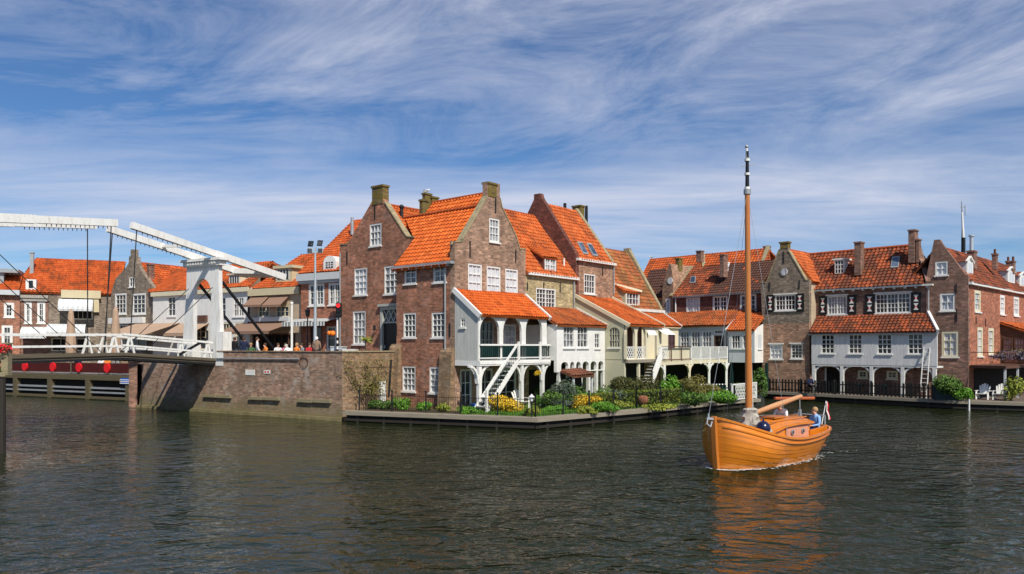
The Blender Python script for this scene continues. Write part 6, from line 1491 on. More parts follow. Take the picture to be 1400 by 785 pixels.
def hedge(name, label, pts, w, h, n, mat):
    b = MB(); rg = random.Random(n); t = thing(name, label, 'hedge', (*pts[0], ZG))
    core = MB()
    seg = [(Vector((*a, 0)), Vector((*c, 0))) for a, c in zip(pts, pts[1:])]
    tot = sum((c-a).length for a, c in seg)
    for a, c in seg:
        d = (c-a).normalized(); nn = Vector((-d.y, d.x, 0)); L = (c-a).length
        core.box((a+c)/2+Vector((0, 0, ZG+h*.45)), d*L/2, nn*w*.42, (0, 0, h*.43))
        for k in range(int(n*L/tot)):
            f = rg.random(); x = rg.uniform(0, L); q = a+d*x
            if f < .42: p = q+nn*rg.uniform(-w/2, w/2)+Vector((0, 0, ZG+h+rg.gauss(0, .03)))
            else: p = q+nn*(w/2+rg.gauss(0, .03))*(1 if f > .68 else -1)+Vector((0, 0, ZG+rg.uniform(0, h)))
            n_ = Vector((rg.gauss(0, 1), rg.gauss(0, 1), rg.gauss(0, 1)+.5)).normalized(); xx = n_.orthogonal().normalized(); yy = n_.cross(xx); s = .06*rg.uniform(.6, 1.4)
            b.face((p-xx*s, p-yy*s*.6, p+xx*s, p+yy*s*.6))
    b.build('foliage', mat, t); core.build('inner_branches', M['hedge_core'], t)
h0, h1 = gp2(806, 557.5), gp2(842, 556.5)
hedge('garden_hedge', 'clipped low hedge running behind the azalea', [(h0.x, h0.y), (h1.x, h1.y)], .7, .75, 4200, 'leaf_hedge')
hedge('garden_hedge', 'clipped low hedge along the gravel path', [(gp2(845, 556.3).x, gp2(845, 556.3).y), (gp2(898, 554).x, gp2(898, 554).y), (gp2(928, 551.6).x, gp2(928, 551.6).y)], .8, .85, 6500, 'leaf_hedge')
# grass blades along the lawn edge
b = MB(); rg = random.Random(11)
for k in range(3800):
    f = rg.random(); i = 0 if f < .35 else 1 if f < .8 else 2; a, c = Vector((*inn[i], 0)), Vector((*inn[i+1], 0)); d = (c-a).normalized(); nn = Vector((-d.y, d.x, 0))
    x = rg.uniform(.0 if i else 5.0, 1); p = a.lerp(c, rg.uniform(.0 if i else .62, 1))+nn*rg.uniform(.02, 2.2)*rg.random()+Vector((0, 0, ZG)); h = rg.uniform(.08, .22); y = Vector((rg.gauss(0, 1), rg.gauss(0, 1), 0)).normalized()*.02
    b.face((p-y, p+y, p+Vector((rg.gauss(0, .05), rg.gauss(0, .05), h))))
setting(b.build('grass', 'leaf_bright', None, (0, 0, 0)), 'stuff')
# black iron garden fence along the edge
fe = thing('garden_fence', 'thin black iron fence with pointed posts along the garden edge', 'fence', (*inn[1], ZG))
fl_ = [(-8.2, 41.25), (1.15, 37.55), (6.9, 42.6), (10.2, 45.9)]
b = MB(); rl = MB()
for a, c in zip(fl_, fl_[1:]):
    a, c = Vector((*a, ZG)), Vector((*c, ZG)); L = (c-a).length
    for dz in (.12, .85): rl.tube(a+Vector((0, 0, dz)), c+Vector((0, 0, dz)), .012, .012, 4)
    for k in range(int(L/.13)): p = a.lerp(c, k*.13/L); b.tube(p, p+Vector((0, 0, .92)), .008, .008, 4, 0, False)
    n = int(L/1.7)
    for k in range(n+1):
        p = a.lerp(c, k/n); q = MB(); q.tube(p-Vector((0, 0, .05)), p+Vector((0, 0, 1.08)), .04, .04, 8); q.ball(p+Vector((0, 0, 1.12)), .06, n=6); q.build('post', 'iron', fe)
b.build('bars', 'iron', fe); rl.build('rails', 'iron', fe)
# white lattice gate at the end of the point
ga, gb_ = on(1001, 549, ZG), on(1033.5, 545, ZG)
PL = Plane(ga.xy, (gb_-ga).xy); Lg = (gb_-ga).length
lt = thing('lattice_gate', 'white lattice garden gate at the water end of the garden', 'gate', ga)
lattice(PL, .35, Lg, ZG+.08, ZG+1.0, 0, .22, .04).build('lattice', 'white', lt)
for s in (0, .3, Lg): b = MB(); b.pbox(PL, s-.05, s+.05, ZG, ZG+1.08, -.05, .05); b.build('post', 'white' if s != .3 else 'blackpaint', lt)
b = MB(); b.pbox(PL, -.05, Lg+.05, ZG+1.02, ZG+1.09, -.05, .06); b.build('top_rail', 'white', lt)
# dark picket fence with light tips behind the garden end
def picket(name, label, pts, h, gap, w, mat, rails=(.2, .75), group=None, tips=None, postgap=2.2):
    t = thing(name, label, 'fence', (*pts[0], ZG), group); b = MB(); r = MB(); tp = MB()
    for a, c in zip(pts, pts[1:]):
        a, c = Vector((*a, ZG)), Vector((*c, ZG)); d = (c-a).normalized(); L = (c-a).length; nn = Vector((-d.y, d.x, 0))
        for f in rails: r.beam(a+Vector((0, 0, h*f)), c+Vector((0, 0, h*f)), .05, .08)
        for k in range(int(L/gap)):
            p = a+d*(k+.5)*gap+nn*-.045
            b.hexa([p-d*w/2-nn*.015+Vector((0, 0, .04)), p+d*w/2-nn*.015+Vector((0, 0, .04)), p+d*w/2+nn*.015+Vector((0, 0, .04)), p-d*w/2+nn*.015+Vector((0, 0, .04))],
                   [p-d*w/2-nn*.015+Vector((0, 0, h)), p+d*w/2-nn*.015+Vector((0, 0, h)), p+d*w/2+nn*.015+Vector((0, 0, h)), p-d*w/2+nn*.015+Vector((0, 0, h))])
            if tips: tp.box(p+Vector((0, 0, h+.03)), d*w/2, nn*.016, (0, 0, .03))
        n = max(1, int(L/postgap))
        for k in range(n+1): p = a.lerp(c, k/n); q = MB(); q.beam(p, p+Vector((0, 0, h+.1)), .11, .11); q.build('post', mat, t)
    b.build('pickets', mat, t); r.build('rails', mat, t)
    if tips: tp.build('picket_tips', tips, t)
    return t
picket('picket_fence', 'long black picket fence on the right quay', [(19.8, 59.2), (28.3, 49.3)], .98, .26, .12, 'blackpaint')
picket('picket_fence', 'short dark picket fence with pale tips under the terrace', [(11.4, 50.9), (14.6, 51.6), (16.5, 52.6)], .9, .22, .10, 'greenpaint', tips='white')
# small things in the garden
def chair(name, label, loc, rz, mat, group=None):
    t = thing(name, label, 'chair', loc, group); o = Vector(loc); X = Vector((math.cos(rz), math.sin(rz), 0)); Y = Vector((-math.sin(rz), math.cos(rz), 0)); Z = Vector((0, 0, 1))
    P = lambda x, y, z: o+X*x+Y*y+Z*z
    for k in range(5):
        x = -.24+.12*k; hgt = 1.02-.12*abs(k-2)**1.4*.5
        b = MB(); b.beam(P(x*.8, .28, .30), P(x*1.15, .62, hgt), .105, .025, up=(Y*-1+Z*.3)); b.build('back_slat', mat, t)
    for k in range(4):
        b = MB(); y = .22-.17*k; b.box(P(0, y, .33+.03*k*.6), X*.28, Y*.07, Z*.013); b.build('seat_slat', mat, t)
    for sx in (-1, 1):
        b = MB(); b.box(P(sx*.36, 0.02, .56), X*.065, Y*.36, Z*.013); b.build('armrest', mat, t)
        b = MB(); b.beam(P(sx*.33, -.30, 0), P(sx*.33, -.28, .55), .03, .1); b.build('leg', mat, t)
        b = MB(); b.beam(P(sx*.30, -.30, .36), P(sx*.30, .50, .05), .03, .12); b.build('leg', mat, t)
    return t
ca = gp2(713, 558); chair('garden_chair', 'white garden chair between the golden shrub and the cone bush', (ca.x, ca.y, ZG), .5, 'white_old')
c1, c2 = on(1344, 546, ZG), on(1367, 546.5, ZG)
chair('deck_chair', 'white slatted deck chair nearer to the ivy', (c1.x, c1.y, ZG), -.75, 'white', 'white deck chairs on the terrace')
chair('deck_chair', 'white slatted deck chair under the wisteria balcony, away from the ivy', (c2.x, c2.y, ZG), -.75, 'white', 'white deck chairs on the terrace')
c = on(879.5, 556.8, ZG); b = MB(); b.lathe((c.x, c.y, ZG), [(.0, 0), (.18, 0), (.18, .10), (.12, .14), (.2, .20), (.27, .32), (.30, .44), (.27, .58), (.18, .66), (.18, .63), (.12, .61), (.0, .61)], 16)
tag(b.build('terracotta_jar', 'terracotta'), 'round terracotta jar before the low hedge by the path', 'jar')
for k, (u, v, r_, h_, mt, l) in enumerate(((657, 562, .16, .3, 'terracotta', 'small terracotta pot at the bottom of the garden stair'), (727, 551, .2, .42, 'terracotta', 'terracotta pot with flowers beneath the balcony'), (735, 553, .15, .3, 'terracotta', 'smaller terracotta pot beside the balcony post'), (648, 561, .22, .35, 'blue', 'blue glazed pot near the stair foot'))):
    c = on(u, v, ZG); b = MB(); b.lathe((c.x, c.y, ZG), [(.0, .0), (r_*.7, 0), (r_, h_), (r_*.85, h_), (r_*.8, h_*.85), (0, h_*.85)], 12)
    tag(b.build('flower_pot', mt), l, 'flower pot')
c = on(727, 551, ZG); bush('potted_flowers', 'bright green leaves growing from the pot under the balcony', (c.x, c.y, ZG+.45), (.55, .5, .42), 700, M['leaf_bright'], .07, 'plant')
c = at(735, 508, 43.5); bush('hanging_flowers', 'yellow flowers hanging under the balcony beam', (c.x, c.y, c.z-.25), (.22, .2, .2), 260, M['leaf_yellow'], .05, 'flowers', stem=False)
# lantern on a stalk
c = on(727, 572, ZG); t = thing('garden_lantern', 'small pale garden lantern on a post behind the fence', 'lantern', (c.x, c.y+.3, ZG))
b = MB(); b.tube((c.x, c.y+.3, ZG), (c.x, c.y+.3, ZG+.8), .03, .03, 6); b.build('pole', 'iron', t)
b = MB(); b.lathe((c.x, c.y+.3, ZG+.8), [(.06, 0), (.09, .2), (.16, .2), (.0, .36)], 6); b.build('lamp_shade', 'white_old', t)
# little shed with a rusty tile roof below the white annex
sA, sB_ = P2.s(764.5), P2.s(792)
sh = thing('garden_shed', 'small open shed with rusty tiled roof below the white annex', 'shed', P2.pt((sA+sB_)/2, ZG, 1.0))
b = MB(); b.tiled([[P2.pt(sA, 2.3, 1.1), P2.pt(sB_, 2.3, 1.1), P2.pt(sB_, 2.6, .1), P2.pt(sA, 2.6, .1)]], cs=.22); b.build('roof', 'tile_rust', sh)
for s in (sA+.1, sB_-.06): b = MB(); b.pbox(P2, s-.05, s+.05, .5, 2.22, .9, 1.0); b.build('post', 'greyblue', sh)
b = MB(); b.pbox(P2, sA+.1, sB_-.1, .5, 2.15, .2, .25); b.build('back_wall', 'dark', sh)  # colour carries the dark inside of the shed
t_ = P2.pt(8.4, ZG, 1.9); b = MB(); b.box((t_.x, t_.y, ZG+.7), (.8, .5, 0), (-.3, .45, 0), (0, 0, .03)); tb = thing('garden_table', 'white garden table among the shrubs before the shed', 'table', (t_.x, t_.y, ZG)); b.build('tabletop', 'white', tb)
for sx, sy in ((-1, -1), (-1, 1), (1, -1), (1, 1)):
    b = MB(); p = Vector((t_.x+.6*sx*.9-.22*sy, t_.y+.38*sx+.35*sy, ZG)); b.tube(p, p+Vector((0, 0, .68)), .03, .03, 6); b.build('leg', 'white', tb)
# ---------------------------------------------------------------- right quay bits
c = on(1302, 549, ZG)
bush('ivy', 'thick ivy mound hanging over the green screen by the brown gable', (c.x+.3, c.y+1.0, ZG+.3), (1.05, .7, .85), 2600, M['leaf_green'], .10, 'ivy', lumps=9)
c = on(1322, 549, ZG); bush('ivy_trail', 'lower ivy trail spilling towards the water post', (c.x, c.y+.5, ZG), (.6, .5, .55), 900, M['leaf_bright'], .09, 'ivy')
PSC = Plane((27.2, 50.9), (28.4-27.2, 49.5-50.9))
g0, g1_ = on(1277, 547, ZG), on(1311, 548, ZG); PSC = Plane(g0.xy, (g1_-g0).xy); b = MB()
t = thing('green_screen', 'dark green netted screen panel beneath the ivy', 'screen', g0); b.pbox(PSC, 0, (g1_-g0).length, ZG+.02, ZG+1.05, -.03, .03); b.build('panel', 'greenpaint', t)
b = MB()
for f in (0, .5, 1): s = (g1_-g0).length*f; b.pbox(PSC, s-.04, s+.04, ZG, ZG+1.15, -.05, .05)
b.build('frame', 'blackpaint', t)
la, lb_ = at(1262, 540, 51.2), at(1267.5, 472, 52.0)
la.z = ZG
ld = thing('ladder', 'pale ladder leaning on the white boarded storey', 'ladder', la)
xx = Vector((.22, -.22, 0)).normalized()*.21
for sg in (-1, 1): b = MB(); b.beam(la+xx*sg, lb_+xx*sg*.9, .05, .07); b.build('rail', 'white_old', ld)
for k in range(12): p = la.lerp(lb_, (k+.6)/12.4); b = MB(); b.tube(p-xx, p+xx, .02, .02, 6); b.build('rung', 'white_old', ld)
c = BP.pt(5, 3.2, .1)
bush('wisteria', 'purple wisteria draped over the brown balcony rail', BP.pt(2.6, 3.05, .12), (2.0, .5, .45), 1700, M['leaf_purple'], .09, 'climber', lumps=12)
bush('wisteria', 'dark leafy climber on the far balcony rail', BP.pt(7.5, 3.0, .1), (3.4, .6, .5), 1700, M['leaf_olive'], .10, 'climber', lumps=12)
c = on(1391, 549, ZG); bush('green_shrub', 'tall yellowish shrub by the last balcony post', (c.x, c.y+.6, ZG), (.6, .6, 1.0), 1000, M['leaf_lime'], .09, 'shrub')
t = thing('mooring_post', 'white mooring post standing in the water below the deck chairs', 'post', (at(1325, 474, 47.9).x, 47.9, -.4)); b = MB(); p = at(1325, 474, 47.9); b.tube((p.x, p.y, -.5), (p.x, p.y, .72), .055, .05, 8); b.build('pole', 'white_old', t)

# patio tables and planters behind the black fence, right quay
for k, (u, mt, l) in enumerate(((1170, 'greenpaint', 'dark folding table under the boarded storey, nearer the door'), (1205, 'greenpaint', 'dark folding table under the boarded storey, nearer the ladder'))):
    c = PC.pt(PC.s(u), ZG, -.7); t = thing('patio_table', l, 'table', c); b = MB(); b.lathe(c, [(0, .7), (.45, .7), (.45, .74), (0, .74)], 14); b.build('tabletop', mt, t); b = MB(); b.tube(c, c+Vector((0, 0, .7)), .04, .04, 6); b.build('leg', mt, t)
# mast of a ship moored behind
p = at(1316.5, 345, 75); q = at(1314.5, 275, 75); mm = thing('ship_mast', 'grey and white ship mast rising behind the end house roof', 'mast', (p.x, p.y, 0))
b = MB(); b.tube((p.x, p.y, 0), at(1317, 325, 75), .22, .19, 9); b.build('lower_mast', 'blackpaint', mm)
b = MB(); b.tube(at(1317, 325, 75), at(1315.3, 290, 75), .13, .08, 9); b.build('upper_mast', 'white', mm)
b = MB(); b.tube(at(1315.3, 290, 75), q, .06, .04, 6); b.beam(at(1312.5, 283, 75), at(1320, 284, 75), .05, .05); b.tube(at(1319.5, 295, 75), at(1319.5, 281, 75), .04, .04, 6); b.build('topmast', 'zinc', mm)
b = MB()
for u in (1312, 1320, 1323): b.tube(at(1315.5, 292, 75), (at(u, 474, 75).x, 75, 6), .025, .025, 4)
b.build('shroud', 'iron', mm)
# gulls on chimneys
def gull(loc, label, rz):
    t = thing('gull', label, 'bird', loc, 'gulls'); o = Vector(loc); X = Vector((math.cos(rz), math.sin(rz), 0)); b = MB()
    ring = [(-.26, .01, .13), (-.18, .05, .13), (-.05, .085, .14), (.07, .075, .17), (.13, .045, .22), (.17, .045, .26), (.22, .02, .26), (.28, .005, .25)]
    Y = Vector((-X.y, X.x, 0)); n = 8
    for (x0, r0, z0), (x1, r1, z1) in zip(ring, ring[1:]):
        for k in range(n):
            a, c = 6.2832*k/n, 6.2832*(k+1)/n
            f = lambda x, r, z, g: o+X*x+Y*r*math.cos(g)+Vector((0, 0, z+r*math.sin(g)))
            b.face((f(x0, r0, z0, a), f(x0, r0, z0, c), f(x1, r1, z1, c), f(x1, r1, z1, a)), None, 0, True)
    b.tube(o+Vector((0, 0, 0)), o+Vector((0, 0, .1)), .012, .012, 5)
    b.build('body', 'white', t)
    w = MB(); 
    for sg in (-1, 1): w.hexa([o+X*-.27+Y*sg*.03+Vector((0, 0, .14)), o+X*.06+Y*sg*.09+Vector((0, 0, .13)), o+X*.06+Y*sg*.10+Vector((0, 0, .19)), o+X*-.24+Y*sg*.05+Vector((0, 0, .18))], [o+X*-.27+Y*sg*.04+Vector((0, 0, .145)), o+X*.06+Y*sg*.10+Vector((0, 0, .135)), o+X*.05+Y*sg*.11+Vector((0, 0, .19)), o+X*-.23+Y*sg*.06+Vector((0, 0, .185))])
    w.build('wings', 'zinc', t)
gull(at(583.3, 264.3, 49.0), 'white gull standing on the mossy chimney of the corner house', .4)
gull(tuple(PXr.pt(m0+.1, zr if False else PXr.z(1000, 344.5)+.08)), 'small gull on the far end of the long rear roof', 2.6)
# ---------------------------------------------------------------- the wooden boat
BO = Vector((6.67, 25.0, 0)); BX_, BY_ = Vector((.757, .653, 0)), Vector((.653, -.757, 0))
def bw(x, y, z): return BO+BX_*x+BY_*y+Vector((0, 0, z))
Lb = 6.35
def sheer(x):
    t = x/Lb
    return .86+.80*max(0, 1-t/.55)**2.1+.17*max(0, (t-.55)/.45)**2
def hb(x):                               # half breadth at the rail
    t = x/Lb
    f = (1-(1-min(1, t/.33))**2.9)**.52 if t < .33 else 1
    g = 1-.42*max(0, (t-.45)/.55)**2.2
    if t > .9: g *= math.sqrt(max(0, 1-((t-.9)/.1)**2))*.75+.25 if t < 1 else .25
    return 1.28*f*g
def half(x, q):                          # q: 0 keel .. 1 rail
    t = x/Lb; e = .30 if .3 < t < .75 else .30+.35*max(0, .3-t)/.3+.35*max(0, t-.75)/.25
    return hb(x)*(q**e)*(1+.42*math.sin(math.pi*q)*max(0, 1-t/.4))*(1-.27*q**4*max(0, 1-t/.3))
def stemx(q): return -.10*q+.10*(1-q)**2*1.5
M['seam'] = plain('hull_seam', (.40, .105, .014), .5, .2)
NS, NP = 40, 11
def hull_pt(i, q, side):
    x0 = (i/NS)**1.35*Lb; x = x0
    zk = -.55+.25*(x/Lb)**3; zs = sheer(x)
    z = zk+(zs-zk)*q
    y = half(x, q)
    xs = x+stemx(q)*max(0, 1-x/.8)+(-.35*(1-q))*max(0, (x-5.4)/.95)
    return bw(xs, side*max(y, .02), z)
bt = thing('wooden_sailing_boat', 'round bowed varnished wooden boat with tall mast under way on the canal', 'boat', (BO+BX_*3.2))
b = MB()
for side in (1, -1):
    for k in range(NP):
        q0, q1 = k/NP, (k+1)/NP
        for i in range(NS):
            off = BY_*side*.011
            A, B_, C, D_ = hull_pt(i, q0, side)+off, hull_pt(i+1, q0, side)+off, hull_pt(i+1, q1, side), hull_pt(i, q1, side)
            uvx = lambda j: (j/NS)**1.35*Lb
            uv = [(uvx(i), q0*2+k*3.7), (uvx(i+1), q0*2+k*3.7), (uvx(i+1), q1*2+k*3.7), (uvx(i), q1*2+k*3.7)]
            f = (A, B_, C, D_)
            b.face(f if side > 0 else tuple(reversed(f)), uv if side > 0 else list(reversed(uv)), 0, True)
            if k > 0:
                E, G = hull_pt(i, q0, side), hull_pt(i+1, q0, side)
                b.face((E, G, B_, A), None, 1)
# rounded stern closing strip
for k in range(NP):
    q0, q1 = k/NP, (k+1)/NP
    b.face((hull_pt(NS, q0, 1), hull_pt(NS, q0, -1), hull_pt(NS, q1, -1), hull_pt(NS, q1, 1)), [(0, q0*2), (.6, q0*2), (.6, q1*2), (0, q1*2)], 0)
b.build('hull', ['varnish', M['seam']], bt)
b = MB()
for side in (1, -1):
    for i in range(NS):
        A, C = hull_pt(i, 1, side), hull_pt(i+1, 1, side)
        b.beam(A+Vector((0, 0, .02)), C+Vector((0, 0, .02)), .09, .07)
        if i > 0: b.beam(hull_pt(i, .9, side)+BY_*side*.02, hull_pt(i+1, .9, side)+BY_*side*.02, .05, .05)
b.build('gunwale', 'varnish', bt)
b = MB()
for k in range(10):
    q0, q1 = k/10, (k+1)/10; f = lambda q: bw(stemx(q)-.07, 0, -.55+(1.74+.55)*q)
    b.beam(f(q0), f(q1), .16, .13, up=BX_)
b.build('stem', 'varnish_mast', bt)
b = MB()                                 # deck, forward, sides and aft, round the open cockpit
def dz(x): return sheer(x)-.13
xs = [(.1+i*.25) for i in range(25)]
for xa, xb in zip(xs, xs[1:]):
    for side in (1, -1):
        wa, wb_ = half(xa, 1)*.97, half(xb, 1)*.97
        inn_a = 0 if xa < 2.3 or xa > 5.85 else .80
        inn_b = 0 if xb < 2.3 or xb > 5.85 else .80
        if inn_a != inn_b: inn_a = inn_b = 0
        f = (bw(xa, side*inn_a, dz(xa)), bw(xb, side*inn_b, dz(xb)), bw(xb, side*wb_, dz(xb)), bw(xa, side*wa, dz(xa)))
        if (f[1]-f[0]).cross(f[3]-f[0]).z < 0: f = tuple(reversed(f))
        b.face(f)
b.build('deck', 'varnish_red', bt)
b = MB(); b.hexa([bw(4.5, -.8, .35), bw(5.9, -.7, .35), bw(5.9, .7, .35), bw(4.5, .8, .35)], [bw(4.5, -.8, .40), bw(5.9, -.7, .40), bw(5.9, .7, .40), bw(4.5, .8, .40)]); b.build('cockpit_floor', 'varnish_dark', bt)
b = MB()
for side in (1, -1): b.beam(bw(4.5, side*.8, .85), bw(5.9, side*.72, .95), .04, .35)
b.beam(bw(5.9, -.72, .95), bw(5.9, .72, .95), .04, .35); b.build('coaming', 'varnish', bt)
# cabin
cabx = [(2.35, .62, 1.19), (2.9, .77, 1.38), (3.7, .81, 1.44), (4.55, .80, 1.42)]
b = MB()
for side in (1, -1):
    for (x0, w0, h0), (x1, w1, h1) in zip(cabx, cabx[1:]):
        f = (bw(x0, side*w0, .75), bw(x1, side*w1, .72), bw(x1, side*w1*.93, h1-.12), bw(x0, side*w0*.93, h0-.12)); b.face(f if side > 0 else tuple(reversed(f)))
b.face((bw(2.35, -.62, .75), bw(2.35, .62, .75), bw(2.35, .58, 1.13), bw(2.35, -.58, 1.13))); b.face((bw(4.55, .80, .5), bw(4.55, -.80, .5), bw(4.55, -.74, 1.38), bw(4.55, .74, 1.38)))
cab = b.build('cabin', 'varnish', bt)
b = MB()
for (x0, w0, h0), (x1, w1, h1) in zip([(2.25, .66, 1.24)]+cabx[1:3]+[(4.72, .86, 1.5)], cabx[1:3]+[(4.72, .86, 1.5)]):
    pass
CR_ = [(2.25, .66, 1.10), (2.9, .80, 1.29), (3.7, .84, 1.34), (4.72, .84, 1.32)]
for (x0, w0, h0), (x1, w1, h1) in zip(CR_, CR_[1:]):
    n = 8
    for k in range(n):
        y0, y1 = -1+2*k/n, -1+2*(k+1)/n; cz = lambda y: .16*(1-y*y)
        b.face((bw(x0, y0*w0, h0+cz(y0)), bw(x1, y0*w1, h1+cz(y0)), bw(x1, y1*w1, h1+cz(y1)), bw(x0, y1*w0, h0+cz(y1))), None, 0, True)
        b.face((bw(x0, y1*w0, h0+cz(y1)-.05), bw(x1, y1*w1, h1+cz(y1)-.05), bw(x1, y0*w1, h1+cz(y0)-.05), bw(x0, y0*w0, h0+cz(y0)-.05)), None, 0, True)
    for sg in (-1, 1): b.beam(bw(x0, sg*w0, h0-.02), bw(x1, sg*w1, h1-.02), .05, .07)
cr_ = b.build('roof', 'varnish', bt)
b = MB(); b.box(bw(3.4, -.05, 1.52), BX_*.42, BY_*.36, (0, 0, .03)); b.build('hatch', 'varnish_mast', cr_)
M['portpanel'] = timber('pale_cabin_panel', (.62, .28, .17), .4, .4, 1.0)
b = MB(); b.hexa([bw(2.95, .785, .82), bw(4.4, .82, .80), bw(4.4, .81, .80), bw(2.95, .775, .82)], [bw(2.95, .765, 1.21), bw(4.4, .78, 1.25), bw(4.4, .77, 1.25), bw(2.95, .755, 1.21)]); b.build('side_panel', 'portpanel', cab)
for x in (3.3, 4.0):
    for side in (1, -1):
        c = bw(x, side*.80, 1.04); b = MB(); b.tube(c, c+BY_*side*.035, .09, .09, 12); q = b.build('porthole', 'zinc', cab)
        b = MB(); b.tube(c+BY_*side*.036, c+BY_*side*.04, .062, .062, 12); b.build('porthole_glass', 'pane_dark', cab)
# spars and rigging
mb_ = bw(1.88, 0, .9); mt_ = Vector((mb_.x-.06, mb_.y, 9.25))
b = MB(); b.tube(mb_, mt_, .125, .085, 12); b.tube(mt_, mt_+Vector((0, 0, 1.42)), .07, .05, 10, 1); b.tube(mt_+Vector((0, 0, 1.18)), mt_+Vector((-.02, 0, 1.54)), .055, .03, 8, 2)
for k in range(3): z = .12+.48*k; b.tube(mt_+Vector((0, 0, z)), mt_+Vector((0, 0, z+.08)), .09, .09, 10, 2)
ms = b.build('mast', ['varnish_mast', 'blackpaint', 'white'], bt)
b = MB(); b.tube(mt_+Vector((0, 0, -.05)), mt_+Vector((0, 0, .12)), .12, .12, 10); b.ball(mt_+Vector((-.02, 0, 1.58)), .06); b.beam(mt_+Vector((-.2, 0, .9)), mt_+Vector((.28, 0, .98)), .025, .025); b.build('masthead_fitting', 'zinc', ms)
gm0, gm1 = bw(2.1, .05, 1.72), bw(5.35, .0, 2.16)
b = MB(); b.tube(gm0, gm0.lerp(gm1, .5), .075, .10, 10); b.tube(gm0.lerp(gm1, .5), gm1, .10, .075, 10); b.build('boom', 'bleached', bt)
b = MB(); b.tube(bw(4.3, -.45, 2.1), bw(6.2, .05, 2.05), .055, .065, 9); b.build('gaff', 'varnish_red', bt)
b = MB(); b.tube(gm1-BX_*.1, bw(5.3, .0, 1.3), .02, .02, 5); b.box(bw(5.27, 0, 1.55), BX_*.05, BY_*.04, (0, 0, .12)); b.box(bw(5.27, 0, 1.2), BX_*.12, BY_*.08, (0, 0, .09)); b.build('sheet_tackle', 'zinc', bt)
b = MB(); hd0 = mt_+Vector((0, 0, .05))
b.tube(hd0, bw(-.45, 0, 1.78), .008, .008, 5); b.build('forestay', 'zinc', bt)
for side in (1, -1): b = MB(); b.tube(hd0, bw(2.3, side*1.22, sheer(2.3)), .006, .006, 5); b.build('shroud', 'zinc', bt)
b = MB(); b.tube(mt_-Vector((0, 0, 1)), bw(1.98, .12, 1.0), .012, .012, 5); b.build('halyard', 'white_old', bt)
b = MB(); b.beam(bw(.05, 0, 1.62), bw(-.5, 0, 1.70), .07, .07); b.path([bw(-.5, 0, 1.70), bw(-.55, 0, 1.52), bw(-.42, .05, 1.42), bw(-.3, .02, 1.58)], .02); b.tube(bw(-.46, 0, 1.70), bw(-.46, 0, 1.86), .03, .02, 6); b.build('bow_roller', 'steel', bt)
M['sailcloth'] = plain('grey_white_canvas', (.38, .35, .30), .9, .35, 6, .2, 0, .8)
b = MB(); rg = random.Random(9); c = bw(1.9, .05, 0); prof = [(.32, 1.0), (.36, 1.12), (.31, 1.25), (.33, 1.38), (.25, 1.5), (.27, 1.62), (.22, 1.75), (.23, 1.86), (.13, 1.92)]
N = 22; jit = [[1+rg.uniform(-.24, .24) for _ in range(N)] for _ in prof]
for j in range(len(prof)-1):
    for k in range(N):
        l = (k+1) % N; f = lambda jj, kk: c+Vector((prof[jj][0]*jit[jj][kk]*math.cos(6.2832*kk/N), prof[jj][0]*jit[jj][kk]*math.sin(6.2832*kk/N), prof[jj][1]))
        b.face((f(j, k), f(j, l), f(j+1, l), f(j+1, k)), None, 0, True)
tag(b.build('sail_cover', 'sailcloth'), 'wrinkled grey white canvas cover wrapped round the boat mast foot', 'sail cover')
c = bw(1.75, .62, 1.28); b = MB(); b.ball(c, .24); b.tube(c+Vector((0, 0, .2)), c+Vector((0, 0, .32)), .03, .03, 6)
M['navy'] = plain('navy_vinyl', (.010, .013, .05), .25, .1, 3, .5)
tag(b.build('fender_ball', 'navy'), 'dark navy ball fender on the foredeck of the boat', 'fender')
c = bw(2.2, .55, 1.12); b = MB(); b.ball(c, .13); tag(b.build('float_buoy', 'sailcloth'), 'small pale buoy lying behind the navy fender', 'buoy')
b = MB(); b.ball(bw(1.35, -.55, 1.22), .17, 0, 8, 1.1); tag(b.build('fender_ball', 'navy'), 'second dark fender on the far side of the foredeck', 'fender')
b = MB(); b.tube(bw(6.3, .3, 1.0), bw(6.55, .36, 1.95), .02, .016, 6); t = thing('boat_flag', 'red and white flag hanging from a short staff at the boat stern', 'flag', bw(6.3, .3, 1.0)); b.build('pole', 'white', t)
for k, mt in enumerate(('red', 'white')):
    b = MB(); a = bw(6.54, .36, 1.92)
    for i in range(4):
        f = lambda j, r: a+BX_*(.05*j+.13*r*(1 if k == 0 else .0)+(.0 if k == 0 else -.08*r))+Vector((0, 0, -.17*j))+BY_*(.03*math.sin(j*2.0+k)+(.03 if k else 0))
        b.face((f(i, 0), f(i+1, 0), f(i+1, 1), f(i, 1)))
    b.build('cloth_stripe', mt, t)
b = MB(); b.box(bw(5.6, -.35, 1.15), BX_*.2, BY_*.16, (0, 0, .28)); tag(b.build('locker_box', 'leaf_lime' if False else 'varnish_mast'), 'yellow varnished box standing in the boat cockpit', 'box')
